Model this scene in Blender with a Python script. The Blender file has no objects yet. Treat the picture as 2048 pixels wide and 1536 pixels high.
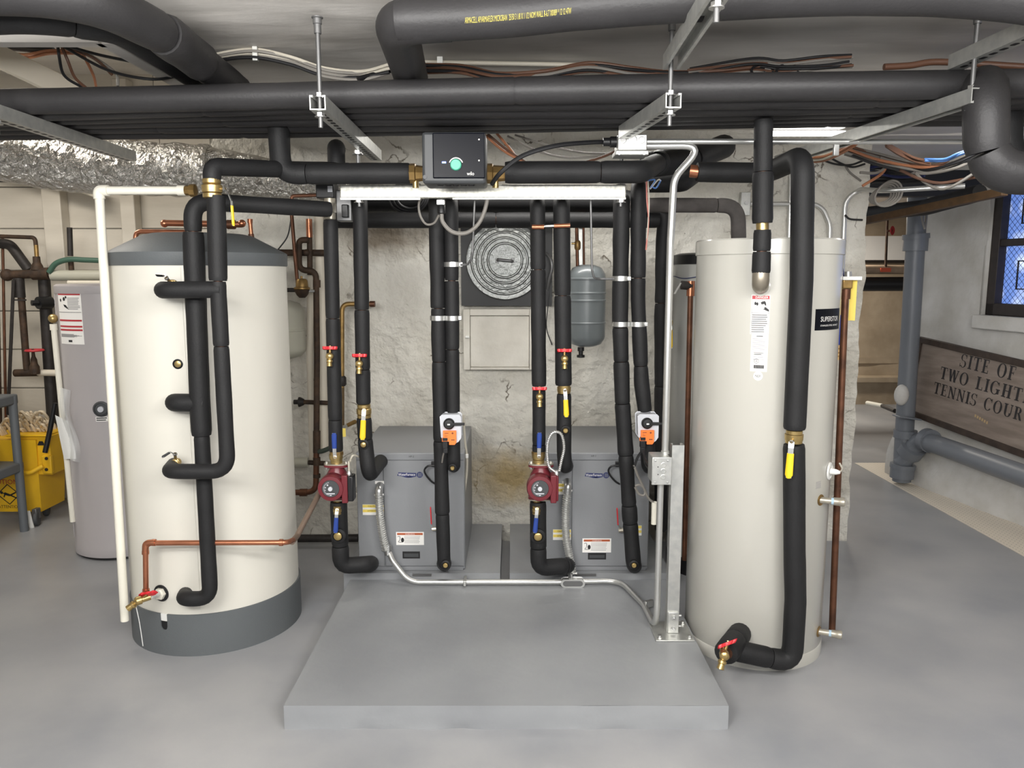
import bpy, math, random
from mathutils import Vector, Matrix, noise
random.seed(7)
SC = bpy.context.scene
COL = SC.collection
PI = math.pi

# ------------------------------------------------------------------ camera
CAM_Z, PITCH, FPX = 1.67, math.radians(8.1), 1538.0
cam_data = bpy.data.cameras.new('camera')
cam_data.sensor_width = 36.0
cam_data.lens = 36.0 * FPX / 2048.0
cam_data.clip_start = 0.05
cam = bpy.data.objects.new('camera', cam_data)
cam.location = (0, 0, CAM_Z)
cam.rotation_euler = (PI / 2 - PITCH, 0, 0)
COL.objects.link(cam)
SC.camera = cam

# ------------------------------------------------------------------ world, lamps, exposure
SC.view_settings.view_transform = 'Standard'
SC.view_settings.look = 'None'
SC.view_settings.gamma = 1.0
SC.view_settings.use_curve_mapping = False
SC.view_settings.exposure = 0.03
w = bpy.data.worlds.new('world')
SC.world = w
w.use_nodes = True
w.node_tree.nodes['Background'].inputs[0].default_value = (0.95, 0.97, 1.0, 1)
w.node_tree.nodes['Background'].inputs[1].default_value = 0.6

def area(name, loc, size, energy, color=(1, 0.96, 0.9), aim=None):
    l = bpy.data.lights.new(name, 'AREA')
    l.shape = 'RECTANGLE'
    l.size, l.size_y = size
    l.energy = energy
    l.color = color
    o = bpy.data.objects.new(name, l)
    o.location = loc
    if aim:
        d = Vector(aim) - Vector(loc)
        o.rotation_euler = d.to_track_quat('-Z', 'Y').to_euler()
    COL.objects.link(o)
    return o

area('ceiling_lamp_behind_left', (-1.3, 0.0, 2.44), (1.2, 0.3), 50, (1, 0.985, 0.95), aim=(-0.9, 2.2, 0.6))
def fill_point(name, loc, energy, color=(1, .985, .965), r=.12):
    l = bpy.data.lights.new(name, 'POINT')
    l.energy = energy; l.color = color; l.shadow_soft_size = r
    o = bpy.data.objects.new(name, l); o.location = loc
    COL.objects.link(o)
area('ceiling_uplight_fill', (-0.3, 0.15, 1.95), (2.6, 0.2), 85, (1, 0.985, 0.96), aim=(-0.3, 1.6, 2.6))  # added uplight that brightens the ceiling and the pipe undersides
fill_point('ceiling_fill_behind', (-0.6, 0.35, 2.2), 40)  # added all-round fill so the ceiling gets light
fill_point('ceiling_fill_behind_right', (1.5, 0.2, 2.2), 40)  # second added fill for the ceiling, right side
area('ceiling_lamp_behind_right', (1.3, 0.3, 2.44), (1.2, 0.3), 46, (1, 0.98, 0.96), aim=(1.0, 2.6, 0.6))
area('ceiling_lamp_over_machines', (0.2, 3.95, 2.36), (1.1, 0.12), 12, (1, 0.97, 0.92))
area('ceiling_lamp_left_corner', (-3.0, 4.1, 2.9), (0.9, 0.3), 32, (1, 0.94, 0.85))
area('ceiling_lamp_right_passage', (2.45, 3.9, 2.33), (0.9, 0.15), 7, (1, 0.97, 0.92))
area('ceiling_lamp_far_room', (2.9, 8.9, 2.42), (1.4, 0.3), 75, (1, 0.93, 0.82))

# ------------------------------------------------------------------ helpers
FWD = Vector((0, math.cos(PITCH), -math.sin(PITCH)))
UPV = Vector((0, math.sin(PITCH), math.cos(PITCH)))
RGT = Vector((1, 0, 0))
CAM = Vector((0, 0, CAM_Z))

def ray(px, py):
    return RGT * ((px - 1024) / FPX) + UPV * (-(py - 768) / FPX) + FWD

def P(px, py, Y):                       # point of the place seen at a pixel, Y metres into the room
    d = ray(px, py)
    return CAM + d * (Y / d.y)

def G(px, py, z=0.0):                   # point on a level plane
    d = ray(px, py)
    return CAM + d * ((z - CAM_Z) / d.z)

def XW(px, py, X):                      # point on a plane of constant X
    d = ray(px, py)
    return CAM + d * (X / d.x)

def S(n, Y):                            # metres that n pixels span at depth Y
    return n * Y * 1.01 / FPX

def V(*a):
    return Vector(a)

# ---- materials
MATS = {}

def nt(name):
    m = bpy.data.materials.new(name)
    m.use_nodes = True
    b = m.node_tree.nodes['Principled BSDF']
    return m, m.node_tree, b

def mat(name, col, rough=0.5, metal=0.0, spec=0.5, bump=0.0, bscale=40, vary=0.0, vscale=6, col2=None, detail=4, emit=None, alpha=None, coat=0, rvary=0.0, stretch=None):
    m, t, b = nt(name)
    c = (*col, 1)
    b.inputs['Base Color'].default_value = c
    b.inputs['Roughness'].default_value = rough
    b.inputs['Metallic'].default_value = metal
    b.inputs['Specular IOR Level'].default_value = spec
    b.inputs['Coat Weight'].default_value = coat
    tc = t.nodes.new('ShaderNodeTexCoord')
    src = tc.outputs['Object']
    if stretch:
        mp = t.nodes.new('ShaderNodeMapping')
        mp.inputs['Scale'].default_value = stretch
        t.links.new(src, mp.inputs[0])
        src = mp.outputs[0]
    if vary or col2:
        n = t.nodes.new('ShaderNodeTexNoise')
        n.inputs['Scale'].default_value = vscale
        n.inputs['Detail'].default_value = detail
        t.links.new(src, n.inputs[0])
        r = t.nodes.new('ShaderNodeValToRGB')
        r.color_ramp.elements[0].position = 0.34
        r.color_ramp.elements[1].position = 0.66
        if col2:
            a, z = col, col2
        else:
            a = tuple(x * (1 - vary) for x in col)
            z = tuple(min(1, x * (1 + vary)) for x in col)
        r.color_ramp.elements[0].color = (*a, 1)
        r.color_ramp.elements[1].color = (*z, 1)
        t.links.new(n.outputs['Fac'], r.inputs[0])
        t.links.new(r.outputs[0], b.inputs['Base Color'])
        if rvary:
            mr = t.nodes.new('ShaderNodeMapRange')
            mr.inputs['To Min'].default_value = rough - rvary
            mr.inputs['To Max'].default_value = rough + rvary
            t.links.new(n.outputs['Fac'], mr.inputs[0])
            t.links.new(mr.outputs[0], b.inputs['Roughness'])
    if bump:
        n2 = t.nodes.new('ShaderNodeTexNoise')
        n2.inputs['Scale'].default_value = bscale
        n2.inputs['Detail'].default_value = 6
        t.links.new(src, n2.inputs[0])
        bp = t.nodes.new('ShaderNodeBump')
        bp.inputs['Strength'].default_value = min(1.0, bump)
        bp.inputs['Distance'].default_value = 0.01
        t.links.new(n2.outputs['Fac'], bp.inputs['Height'])
        t.links.new(bp.outputs[0], b.inputs['Normal'])
    if emit:
        b.inputs['Emission Color'].default_value = (*emit[0], 1)
        b.inputs['Emission Strength'].default_value = emit[1]
    if alpha is not None:
        b.inputs['Alpha'].default_value = alpha
    MATS[name] = m
    return m

def lin(*rgb):
    return tuple(((c / 255) / 12.92 if c / 255 <= 0.04045 else ((c / 255 + 0.055) / 1.055) ** 2.4) for c in rgb)

FOAM = mat('black_foam', lin(31, 31, 32), 0.6, spec=0.3, bump=0.12, bscale=160, vary=0.12, vscale=9)
FOAM_OLD = mat('dusty_foam', lin(84, 80, 78), 0.8, spec=0.3, bump=0.2, bscale=60, vary=0.2, vscale=12)
TAPE = mat('black_tape', lin(18, 18, 19), 0.35)
GALV = mat('galvanized_steel', lin(205, 205, 200), 0.42, 0.75, bump=0.05, bscale=90, col2=lin(188, 189, 186), vscale=30)
GALVB = mat('spangled_zinc', lin(232, 230, 220), 0.45, 0.55, col2=lin(192, 192, 184), vscale=60, bump=0.06, bscale=80)
STEEL = mat('bright_steel', lin(200, 200, 198), 0.3, 0.9)
DSTEEL = mat('dull_steel', lin(120, 120, 120), 0.45, 0.7)
CONDUIT = mat('conduit_zinc', lin(205, 205, 202), 0.33, 0.8)
BRASS = mat('brass', lin(180, 156, 104), 0.34, 0.85, vary=0.12, vscale=30)
BRASSD = mat('aged_brass', lin(150, 122, 76), 0.45, 0.8, vary=0.2, vscale=25)
COPPER = mat('copper', lin(186, 122, 92), 0.32, 0.85, vary=0.12, vscale=20)
COPPERD = mat('aged_copper', lin(116, 78, 58), 0.45, 0.65, col2=lin(86, 58, 44), vscale=14)
RUST = mat('rusty_iron', lin(76, 57, 42), 0.7, 0.3, col2=lin(50, 39, 31), vscale=22, bump=0.3, bscale=60)
IRON = mat('black_iron', lin(46, 42, 40), 0.6, 0.3, vary=0.2, vscale=25, bump=0.2, bscale=60)
PVC = mat('white_pvc', lin(232, 228, 214), 0.4, vary=0.03, vscale=3)
CREAM = mat('cream_enamel', lin(215, 212, 202), 0.42, vary=0.015, vscale=1.5)
TANKB = mat('beige_enamel', lin(188, 186, 178), 0.24, vary=0.015, vscale=1.5, coat=0.3)
TANKG = mat('dim_enamel', lin(168, 168, 164), 0.4, vary=0.02, vscale=2)
MAUVE = mat('mauve_enamel', lin(168, 163, 164), 0.32, vary=0.02, vscale=2)
CHAR = mat('charcoal_plastic', lin(92, 96, 98), 0.55, bump=0.12, bscale=220)
UNIT = mat('grey_cabinet_enamel', lin(132, 134, 137), 0.42, bump=0.05, bscale=150)
UNITD = mat('dark_slot', lin(22, 22, 24), 0.5)
RED = mat('red_paint', lin(206, 44, 52), 0.4)
MAROON = mat('maroon_enamel', lin(106, 36, 44), 0.36)
BLUE = mat('blue_vinyl', lin(34, 62, 138), 0.4)
YEL = mat('yellow_vinyl', lin(236, 196, 34), 0.4)
ORANGE = mat('orange_plastic', lin(244, 124, 52), 0.45)
BLACK = mat('black_plastic', lin(22, 22, 24), 0.42)
BLACKG = mat('black_glass', lin(9, 11, 20), 0.3, spec=0.12)
DGREY = mat('dark_grey_plastic', lin(64, 66, 68), 0.5)
LGREY = mat('light_grey_plastic', lin(196, 198, 204), 0.4, vary=0.04, vscale=30)
WHITE = mat('white_label', lin(238, 236, 232), 0.5)
WHITEP = mat('white_plastic', lin(226, 226, 222), 0.5)
INK = mat('black_ink', lin(30, 30, 32), 0.6)
GINK = mat('grey_print', lin(150, 148, 148), 0.6)
REDINK = mat('red_print', lin(178, 48, 56), 0.5)
ORINK = mat('rust_print', lin(176, 88, 50), 0.5)
NAVY = mat('navy_print', lin(40, 48, 96), 0.5)
YLAB = mat('yellow_label', lin(238, 214, 104), 0.5)
YINK = mat('yellow_stamp', lin(190, 178, 84), 0.6)
GREEN = mat('green_knob', lin(84, 176, 146), 0.45)
XTANK = mat('grey_tank_paint', lin(112, 118, 120), 0.3, coat=0.2)
XTANKB = mat('beige_tank_paint', lin(172, 170, 156), 0.35)
PIPEGREY = mat('grey_pipe_paint', lin(112, 116, 122), 0.38, bump=0.05, bscale=40)
FOIL = None
CABLE = mat('brown_cable', lin(96, 66, 50), 0.5)
CABLEG = mat('grey_cable', lin(124, 120, 114), 0.5)
CABLEK = mat('black_cable', lin(28, 28, 30), 0.45)
CABLEO = mat('copper_coloured_cable', lin(164, 108, 76), 0.45)
CABLEB = mat('blue_cable', lin(70, 110, 170), 0.45)
CABLEW = mat('white_cable', lin(186, 180, 166), 0.5)

# ---- mesh builder
PRINT = {'fine_print', 'label_print', 'red_header', 'red_bars', 'yellow_bars', 'label_header', 'logo_underline', 'logo_emblem', 'danger_lettering',
         'label_lettering', 'mark_lettering', 'sticker_lettering', 'small_lettering', 'nameplate_lettering', 'logo_lettering', 'lettering'}

def printed(o, mb, m):                  # printing on a surface joins that surface's own mesh
    old = o.data
    o0 = world_loc(o)
    vs = [q.co.copy() for q in old.vertices] + [q - o0 for q in mb.v]
    n = len(old.vertices)
    fs = [tuple(p.vertices) for p in old.polygons] + [tuple(i + n for i in f) for f in mb.f]
    mi = [p.material_index for p in old.polygons] + [len(old.materials)] * len(mb.f)
    me = bpy.data.meshes.new(old.name)
    me.from_pydata(vs, [], fs)
    for mm in old.materials:
        me.materials.append(mm)
    me.materials.append(m)
    me.polygons.foreach_set('material_index', mi)
    me.update()
    o.data = me
    return o

class MB:
    def __init__(self):
        self.v, self.f, self.mi, self.cur = [], [], [], 0

    def add(self, vs, fs):
        b = len(self.v)
        self.v += [Vector(x) for x in vs]
        self.f += [tuple(i + b for i in f) for f in fs]
        self.mi += [self.cur] * len(fs)
        return self

    def box(self, c, s, R=None):
        hx, hy, hz = s[0] / 2, s[1] / 2, s[2] / 2
        vs = [V(x, y, z) for x in (-hx, hx) for y in (-hy, hy) for z in (-hz, hz)]
        if R is not None:
            vs = [R @ q for q in vs]
        c = Vector(c)
        return self.add([c + q for q in vs], [(0, 1, 3, 2), (4, 6, 7, 5), (0, 4, 5, 1), (2, 3, 7, 6), (0, 2, 6, 4), (1, 5, 7, 3)])

    def bb(self, a, b):
        a, b = Vector(a), Vector(b)
        return self.box((a + b) / 2, (abs(b.x - a.x), abs(b.y - a.y), abs(b.z - a.z)))

    def bar(self, a, b, w, h, up=(0, 0, 1)):      # rectangular bar between two points
        a, b = Vector(a), Vector(b)
        d = b - a
        y = d.normalized()
        u = Vector(up)
        x = y.cross(u)
        if x.length < 1e-4:
            x = y.cross(V(1, 0, 0))
        x.normalize()
        z = x.cross(y)
        R = Matrix((x, y, z)).transposed()
        return self.box((a + b) / 2, (w, d.length, h), R)

    def rings(self, rings, cap0=True, cap1=True, closed=True):
        n = len(rings[0])
        vs = [q for r in rings for q in r]
        fs = []
        for i in range(len(rings) - 1):
            for j in range(n if closed else n - 1):
                k = (j + 1) % n
                fs.append((i * n + j, i * n + k, (i + 1) * n + k, (i + 1) * n + j))
        if cap0:
            fs.append(tuple(range(n - 1, -1, -1)))
        if cap1:
            fs.append(tuple((len(rings) - 1) * n + j for j in range(n)))
        return self.add(vs, fs)

    def tube(self, pts, r, seg=14, cap=True):
        pts = [Vector(p) for p in pts]
        rs = r if isinstance(r, (list, tuple)) else [r] * len(pts)
        n = len(pts)
        tans = []
        for i in range(n):
            a = pts[max(0, i - 1)]
            b = pts[min(n - 1, i + 1)]
            d = b - a
            tans.append(d.normalized() if d.length > 1e-9 else V(0, 0, 1))
        t = tans[0]
        u = t.cross(V(0, 0, 1))
        if u.length < 1e-3:
            u = t.cross(V(1, 0, 0))
        u.normalize()
        rings = []
        for i in range(n):
            t = tans[i]
            u = (u - t * u.dot(t))
            u.normalize()
            v = t.cross(u)
            rings.append([pts[i] + (u * math.cos(2 * PI * k / seg) + v * math.sin(2 * PI * k / seg)) * rs[i] for k in range(seg)])
        return self.rings(rings, cap, cap)

    def cyl(self, a, b, r, r2=None, seg=18):
        return self.tube([a, b], [r, r if r2 is None else r2], seg)

    def lathe(self, prof, c, axis=(0, 0, 1), seg=32, cap=True):
        c, ax = Vector(c), Vector(axis).normalized()
        u = ax.cross(V(0, 0, 1))
        if u.length < 1e-3:
            u = V(1, 0, 0)
        u.normalize()
        v = ax.cross(u)
        rings = [[c + ax * z + (u * math.cos(2 * PI * k / seg) + v * math.sin(2 * PI * k / seg)) * max(r, 1e-4) for k in range(seg)] for r, z in prof]
        return self.rings(rings, cap, cap)

    def ball(self, c, r, sc=(1, 1, 1), seg=16, rg=10):
        c = Vector(c)
        rings = []
        for i in range(rg + 1):
            a = -PI / 2 + PI * i / rg
            rr = max(math.cos(a), 1e-3) * r
            rings.append([c + V(math.cos(2 * PI * k / seg) * rr * sc[0], math.sin(2 * PI * k / seg) * rr * sc[1], math.sin(a) * r * sc[2]) for k in range(seg)])
        return self.rings(rings)

    def prism(self, poly, fr, d):                  # poly in (s,t); fr(s,t,depth) -> point
        n = len(poly)
        vs = [fr(s, t, 0) for s, t in poly] + [fr(s, t, d) for s, t in poly]
        fs = [tuple(range(n)), tuple(range(2 * n - 1, n - 1, -1))]
        fs += [(i, (i + 1) % n, (i + 1) % n + n, i + n) for i in range(n)]
        return self.add(vs, fs)

    def grid(self, fn, nu, nv):
        vs = [fn(i / nu, j / nv) for j in range(nv + 1) for i in range(nu + 1)]
        fs = [(j * (nu + 1) + i, j * (nu + 1) + i + 1, (j + 1) * (nu + 1) + i + 1, (j + 1) * (nu + 1) + i) for j in range(nv) for i in range(nu)]
        return self.add(vs, fs)

    def patch(self, fr, s0, s1, t0, t1, d, nu=8):  # thin plate following fr(s,t,depth), rounded to a surface
        rings = []
        for i in range(nu + 1):
            s = s0 + (s1 - s0) * i / nu
            rings.append([fr(s, t0, 0), fr(s, t1, 0), fr(s, t1, d), fr(s, t0, d)])
        return self.rings(rings)

    def xf(self, M):
        self.v = [M @ q for q in self.v]
        return self

    def build(self, name, m, parent=None, bevel=0, smooth=True, angle=38, bseg=2):
        if name in PRINT and parent is not None and parent.type == 'MESH':
            return printed(parent, self, m)
        me = bpy.data.meshes.new(name)
        if parent is not None:
            o0 = world_loc(parent)
        else:
            lo = [min(q[i] for q in self.v) for i in range(3)]
            hi = [max(q[i] for q in self.v) for i in range(3)]
            o0 = V((lo[0] + hi[0]) / 2, (lo[1] + hi[1]) / 2, lo[2])
        me.from_pydata([q - o0 for q in self.v], [], self.f)
        me.update()
        if smooth:
            me.shade_smooth()
            me.set_sharp_from_angle(angle=math.radians(angle))
        for mm in (m if isinstance(m, (list, tuple)) else [m]):
            me.materials.append(mm)
        if any(self.mi):
            me.polygons.foreach_set('material_index', self.mi)
        o = MB.last = bpy.data.objects.new(name, me)
        COL.objects.link(o)
        if parent is not None:
            o.parent = parent
        else:
            o.location = o0
        if bevel:
            bm = o.modifiers.new('bevel', 'BEVEL')
            bm.width = bevel
            bm.segments = bseg
            bm.limit_method = 'ANGLE'
            bm.angle_limit = math.radians(40)
        return o

def world_loc(o):
    l = Vector(o.location)
    while o.parent:
        o = o.parent
        l = l + Vector(o.location)
    return l

def tag(o, label, cat, group=None):
    o['label'] = label
    o['category'] = cat
    if group:
        o['group'] = group
    return o

def struct(o):
    o['kind'] = 'structure'
    return o

def thing(name, label, cat, loc, group=None):
    o = bpy.data.objects.new(name, None)
    o.empty_display_size = 0.05
    o.location = Vector(loc)
    COL.objects.link(o)
    return tag(o, label, cat, group)

def fillet(pts, rad, n=7):
    pts = [Vector(p) for p in pts]
    out = [pts[0]]
    for i in range(1, len(pts) - 1):
        a, b, c = pts[i - 1], pts[i], pts[i + 1]
        u, v = (a - b), (c - b)
        lu, lv = u.length, v.length
        u.normalize(); v.normalize()
        ang = u.angle(v, PI)
        if ang > PI - 0.02 or rad <= 0:
            out.append(b)
            continue
        d = min(rad / math.tan(ang / 2), lu * 0.49, lv * 0.49)
        p0, p1 = b + u * d, b + v * d
        for k in range(n + 1):
            s = k / n
            out.append(p0 * (1 - s) ** 2 + b * 2 * s * (1 - s) + p1 * s ** 2)
    out.append(pts[-1])
    return out

def resample(pts, step):
    out = [pts[0].copy()]
    acc = 0.0
    for a, b in zip(pts, pts[1:]):
        L = (b - a).length
        if L < 1e-9:
            continue
        s = step - acc
        while s <= L:
            out.append(a + (b - a) * (s / L))
            s += step
        acc = (acc + L) % step
    if (out[-1] - pts[-1]).length > step * 0.3:
        out.append(pts[-1].copy())
    else:
        out[-1] = pts[-1].copy()
    return out

def spline(pts, n=10):
    pts = [Vector(p) for p in pts]
    q = [pts[0] * 2 - pts[1]] + pts + [pts[-1] * 2 - pts[-2]]
    out = []
    for i in range(1, len(q) - 2):
        a, b, c, d = q[i - 1], q[i], q[i + 1], q[i + 2]
        for k in range(n):
            t = k / n
            out.append(0.5 * ((2 * b) + (c - a) * t + (2 * a - 5 * b + 4 * c - d) * t * t + (3 * b - a - 3 * c + d) * t ** 3))
    out.append(pts[-1])
    return out

def foam_tube(mb, pts, r, seed=0, wob=0.02, ends=True, seg=18):
    pts = resample(pts, max(0.014, r * 0.4))
    n = len(pts)
    rs = []
    for i, p in enumerate(pts):
        k = 1 + wob * noise.noise(V(p.x * 9 + seed, p.y * 9, p.z * 9)) * 2
        rs.append(r * k)
    if ends and n > 4:
        e = (pts[0] - pts[1]).normalized() * 0.004
        rs[0] *= 0.93; rs[-1] *= 0.93
    mb.tube(pts, rs, seg)
    return mb

def foam(name, label, cat, pts, r, splits=(), bend=None, wob=0.02, m=None, core=True, group=None, radii=None):
    """insulated pipe: foam sleeves cut at the given fractions of the run, with the metal pipe inside"""
    m = m or FOAM
    path = fillet(pts, bend if bend is not None else r * 1.7)
    if not splits:
        return tag(foam_tube(MB(), path, r, len(label), wob).build(name, m), label, cat, group)
    fine = resample(path, 0.01)
    n = len(fine)
    base = min(fine, key=lambda q: q.z)
    t = thing(name, label, cat, base, group)
    cuts = [0] + [int(s * (n - 1)) for s in splits] + [n - 1]
    for i in range(len(cuts) - 1):
        sub = fine[cuts[i]:cuts[i + 1] + 1]
        if len(sub) < 3:
            continue
        a = sub[0] + (sub[1] - sub[0]).normalized() * 0.003 if i else sub[0]
        sub = [a] + sub[1:]
        rr = (radii[i] if radii else 1.0) * r
        foam_tube(MB(), sub, rr * (1 + 0.012 * (i % 2)), i * 3.1 + len(label), wob).build('foam_sleeve', m, t)
    if core:
        MB().tube(path, r * 0.55, 12).build('inner_pipe', COPPERD, t)
    return t

def rigid(name, label, cat, pts, r, m, bend=None, group=None, seg=14):
    return tag(MB().tube(fillet(pts, bend if bend is not None else r * 3), r, seg).build(name, m), label, cat, group)

def text(name, s, m, parent, fr, height, align='CENTER', width=None, depth=0.0008, sub=None):
    """lettering: fr(s,t,d) maps text coordinates (metres) to the surface"""
    c = bpy.data.curves.new('t', 'FONT')
    c.body = s
    c.align_x = align
    c.align_y = 'CENTER'
    c.size = 1.0
    c.resolution_u = 2
    o = bpy.data.objects.new('t', c)
    COL.objects.link(o)
    dg = bpy.context.evaluated_depsgraph_get()
    dg.update()
    me = bpy.data.meshes.new_from_object(o.evaluated_get(dg))
    xs = [q.co.x for q in me.vertices] or [0]
    ys = [q.co.y for q in me.vertices] or [0]
    sy = height / max(1e-6, (max(ys) - min(ys)))
    sx = (width / max(1e-6, (max(xs) - min(xs)))) if width else sy
    cy = (max(ys) + min(ys)) / 2
    cx = (max(xs) + min(xs)) / 2 if align == 'CENTER' else min(xs)
    mb = MB()
    n = len(me.vertices)
    vs = [fr((q.co.x - cx) * sx, (q.co.y - cy) * sy, depth) for q in me.vertices]
    fs = [tuple(p.vertices) for p in me.polygons]
    bpy.data.objects.remove(o)
    bpy.data.meshes.remove(me)
    bpy.data.curves.remove(c)
    mb.add(vs, fs)
    return mb.build(name, m, parent, smooth=False)

def flat(o, x=(1, 0, 0), y=(0, 0, 1)):
    o, x, y = Vector(o), Vector(x).normalized(), Vector(y).normalized()
    n = x.cross(y)
    return lambda s, t, d: o + x * s + y * t + n * d

def cylmap(c, R, a0, z0):               # s = arc length from angle a0, t = height from z0
    return lambda s, t, d: V(c[0] + (R + d) * math.sin(a0 + s / R), c[1] - (R + d) * math.cos(a0 + s / R), z0 + t)

def cylhit(px, py, c, R):               # pixel -> (angle, z) on an upright cylinder
    d = ray(px, py)
    a = d.x ** 2 + d.y ** 2
    b = -2 * (d.x * c[0] + d.y * c[1])
    cc = c[0] ** 2 + c[1] ** 2 - R * R
    q = max(0.0, b * b - 4 * a * cc)
    t = (-b - math.sqrt(q)) / (2 * a)
    p = CAM + d * t
    return math.atan2(p.x - c[0], -(p.y - c[1])), p.z, p

def rectpx(x0, y0, x1, y1, Y):
    a, b = P(x0, y0, Y), P(x1, y1, Y)
    return a, b

def plate(mb, x0, y0, x1, y1, Y, d=0.0015):   # thin plate standing at depth Y, given by pixel corners
    a, b = rectpx(x0, y0, x1, y1, Y)
    return mb.bb((a.x, Y, a.z), (b.x, Y + d, b.z))

def lines(mb, fr, s0, s1, t0, t1, n, h, seed=1, ragged=0.2):
    rnd = random.Random(seed)
    for i in range(n):
        t = t1 - (t1 - t0) * (i + 0.5) / n
        e = s1 - (s1 - s0) * rnd.random() * ragged
        mb.patch(fr, s0, e, t - h / 2, t + h / 2, 0.0005, 4)
    return mb
# ------------------------------------------------------------------ the setting
FLOOR = mat('grey_floor_paint', lin(138, 140, 144), 0.34, col2=lin(160, 160, 161), vscale=1.6, detail=8, bump=0.06, bscale=14, rvary=0.1)
PADM = mat('grey_pad_paint', lin(134, 136, 139), 0.42, col2=lin(147, 149, 151), vscale=2.2, detail=8, bump=0.12, bscale=25)
CEIL = mat('ceiling_plaster', lin(222, 218, 212), 0.55, col2=lin(202, 197, 190), vscale=2.5, bump=0.25, bscale=9, stretch=(0.5, 1.6, 1))
PLANK = mat('painted_boards', lin(206, 199, 186), 0.55, col2=lin(188, 181, 168), vscale=3, bump=0.1, bscale=30, stretch=(0.5, 1, 2))
WHITEWASH = mat('whitewashed_masonry', lin(216, 212, 202), 0.75, col2=lin(198, 193, 182), vscale=4, bump=0.6, bscale=22)
WALLR = mat('white_rough_plaster', lin(206, 204, 200), 0.7, col2=lin(190, 187, 180), vscale=5, bump=0.5, bscale=30)
TANW = mat('tan_plaster', lin(176, 160, 138), 0.7, col2=lin(150, 134, 112), vscale=3, bump=0.4, bscale=16)
OFFW = mat('off_white_paint', lin(214, 206, 190), 0.6, vary=0.04, vscale=3)

# back wall material: whitewash with grey stains and a yellow damp patch low down between the machines
m, t, b = nt('stained_whitewash')
tc = t.nodes.new('ShaderNodeTexCoord')
def nz(scale, det=6):
    n = t.nodes.new('ShaderNodeTexNoise'); n.inputs['Scale'].default_value = scale; n.inputs['Detail'].default_value = det
    t.links.new(tc.outputs['Object'], n.inputs[0]); return n
def ramp(src, p0, c0, p1, c1):
    r = t.nodes.new('ShaderNodeValToRGB')
    r.color_ramp.elements[0].position = p0; r.color_ramp.elements[1].position = p1
    r.color_ramp.elements[0].color = (*c0, 1); r.color_ramp.elements[1].color = (*c1, 1)
    t.links.new(src, r.inputs[0]); return r
def mix(f, a, c):
    x = t.nodes.new('ShaderNodeMix'); x.data_type = 'RGBA'
    t.links.new(f, x.inputs[0]); t.links.new(a, x.inputs[6])
    if isinstance(c, tuple): x.inputs[7].default_value = (*c, 1)
    else: t.links.new(c, x.inputs[7])
    return x.outputs[2]
base = ramp(nz(3.2).outputs[0], 0.35, lin(222, 219, 210), 0.65, lin(202, 198, 187))
spots = ramp(nz(15, 4).outputs[0], 0.73, (0, 0, 0), 0.76, (1, 1, 1))
c1 = mix(spots.outputs[0], base.outputs[0], lin(96, 88, 76))
def blob(loc, sc):
    mp = t.nodes.new('ShaderNodeMapping'); mp.vector_type = 'TEXTURE'
    mp.inputs['Location'].default_value = loc; mp.inputs['Scale'].default_value = sc
    t.links.new(tc.outputs['Object'], mp.inputs[0])
    wv = t.nodes.new('ShaderNodeVectorMath'); wv.operation = 'LENGTH'
    ad = t.nodes.new('ShaderNodeVectorMath'); ad.operation = 'MULTIPLY_ADD'
    ad.inputs[1].default_value = (0.9, 0.9, 0.9)
    t.links.new(nz(6).outputs['Color'], ad.inputs[0]); t.links.new(mp.outputs[0], ad.inputs[2])
    sub = t.nodes.new('ShaderNodeVectorMath'); sub.operation = 'SUBTRACT'; sub.inputs[1].default_value = (0.45, 0.45, 0.45)
    t.links.new(ad.outputs[0], sub.inputs[0]); t.links.new(sub.outputs[0], wv.inputs[0])
    return ramp(wv.outputs['Value'], 0.25, (1, 1, 1), 1.05, (0, 0, 0))
BW_O = V(0, 4.68, 0)
damp = blob((0.0, 0, 0.42), (0.42, 1.0, 0.22))
vc = t.nodes.new('ShaderNodeTexVoronoi'); vc.feature = 'DISTANCE_TO_EDGE'; vc.inputs['Scale'].default_value = 2.6
wp = t.nodes.new('ShaderNodeVectorMath'); wp.operation = 'MULTIPLY_ADD'; wp.inputs[1].default_value = (.35, .35, .35)
t.links.new(nz(5).outputs['Color'], wp.inputs[0]); t.links.new(tc.outputs['Object'], wp.inputs[2]); t.links.new(wp.outputs[0], vc.inputs[0])
crk = ramp(vc.outputs['Distance'], 0.006, (1, 1, 1), 0.014, (0, 0, 0))
msk = ramp(nz(3.7, 3).outputs[0], 0.53, (0, 0, 0), 0.60, (1, 1, 1))
ml = t.nodes.new('ShaderNodeMath'); ml.operation = 'MULTIPLY'
t.links.new(crk.outputs[0], ml.inputs[0]); t.links.new(msk.outputs[0], ml.inputs[1])
c1 = mix(ml.outputs[0], c1, lin(112, 104, 92))
grime = ramp(nz(1.7, 8).outputs[0], 0.50, (0, 0, 0), 0.72, (.55, .55, .55))
c1 = mix(grime.outputs[0], c1, lin(150, 142, 128))
c2 = mix(damp.outputs[0], c1, lin(182, 160, 116))
dark_blob = blob((-0.78, 0, 1.90), (0.34, 1.0, 0.17))  # darker grey-brown patch high on the left of the wall
c3 = mix(dark_blob.outputs[0], c2, lin(128, 118, 104))
t.links.new(c3, b.inputs['Base Color'])
b.inputs['Roughness'].default_value = 0.72
bp = t.nodes.new('ShaderNodeBump'); bp.inputs['Strength'].default_value = 1.0; bp.inputs['Distance'].default_value = 0.035
t.links.new(nz(18, 9).outputs[0], bp.inputs['Height']); t.links.new(bp.outputs[0], b.inputs['Normal'])
STAINED = m

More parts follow.
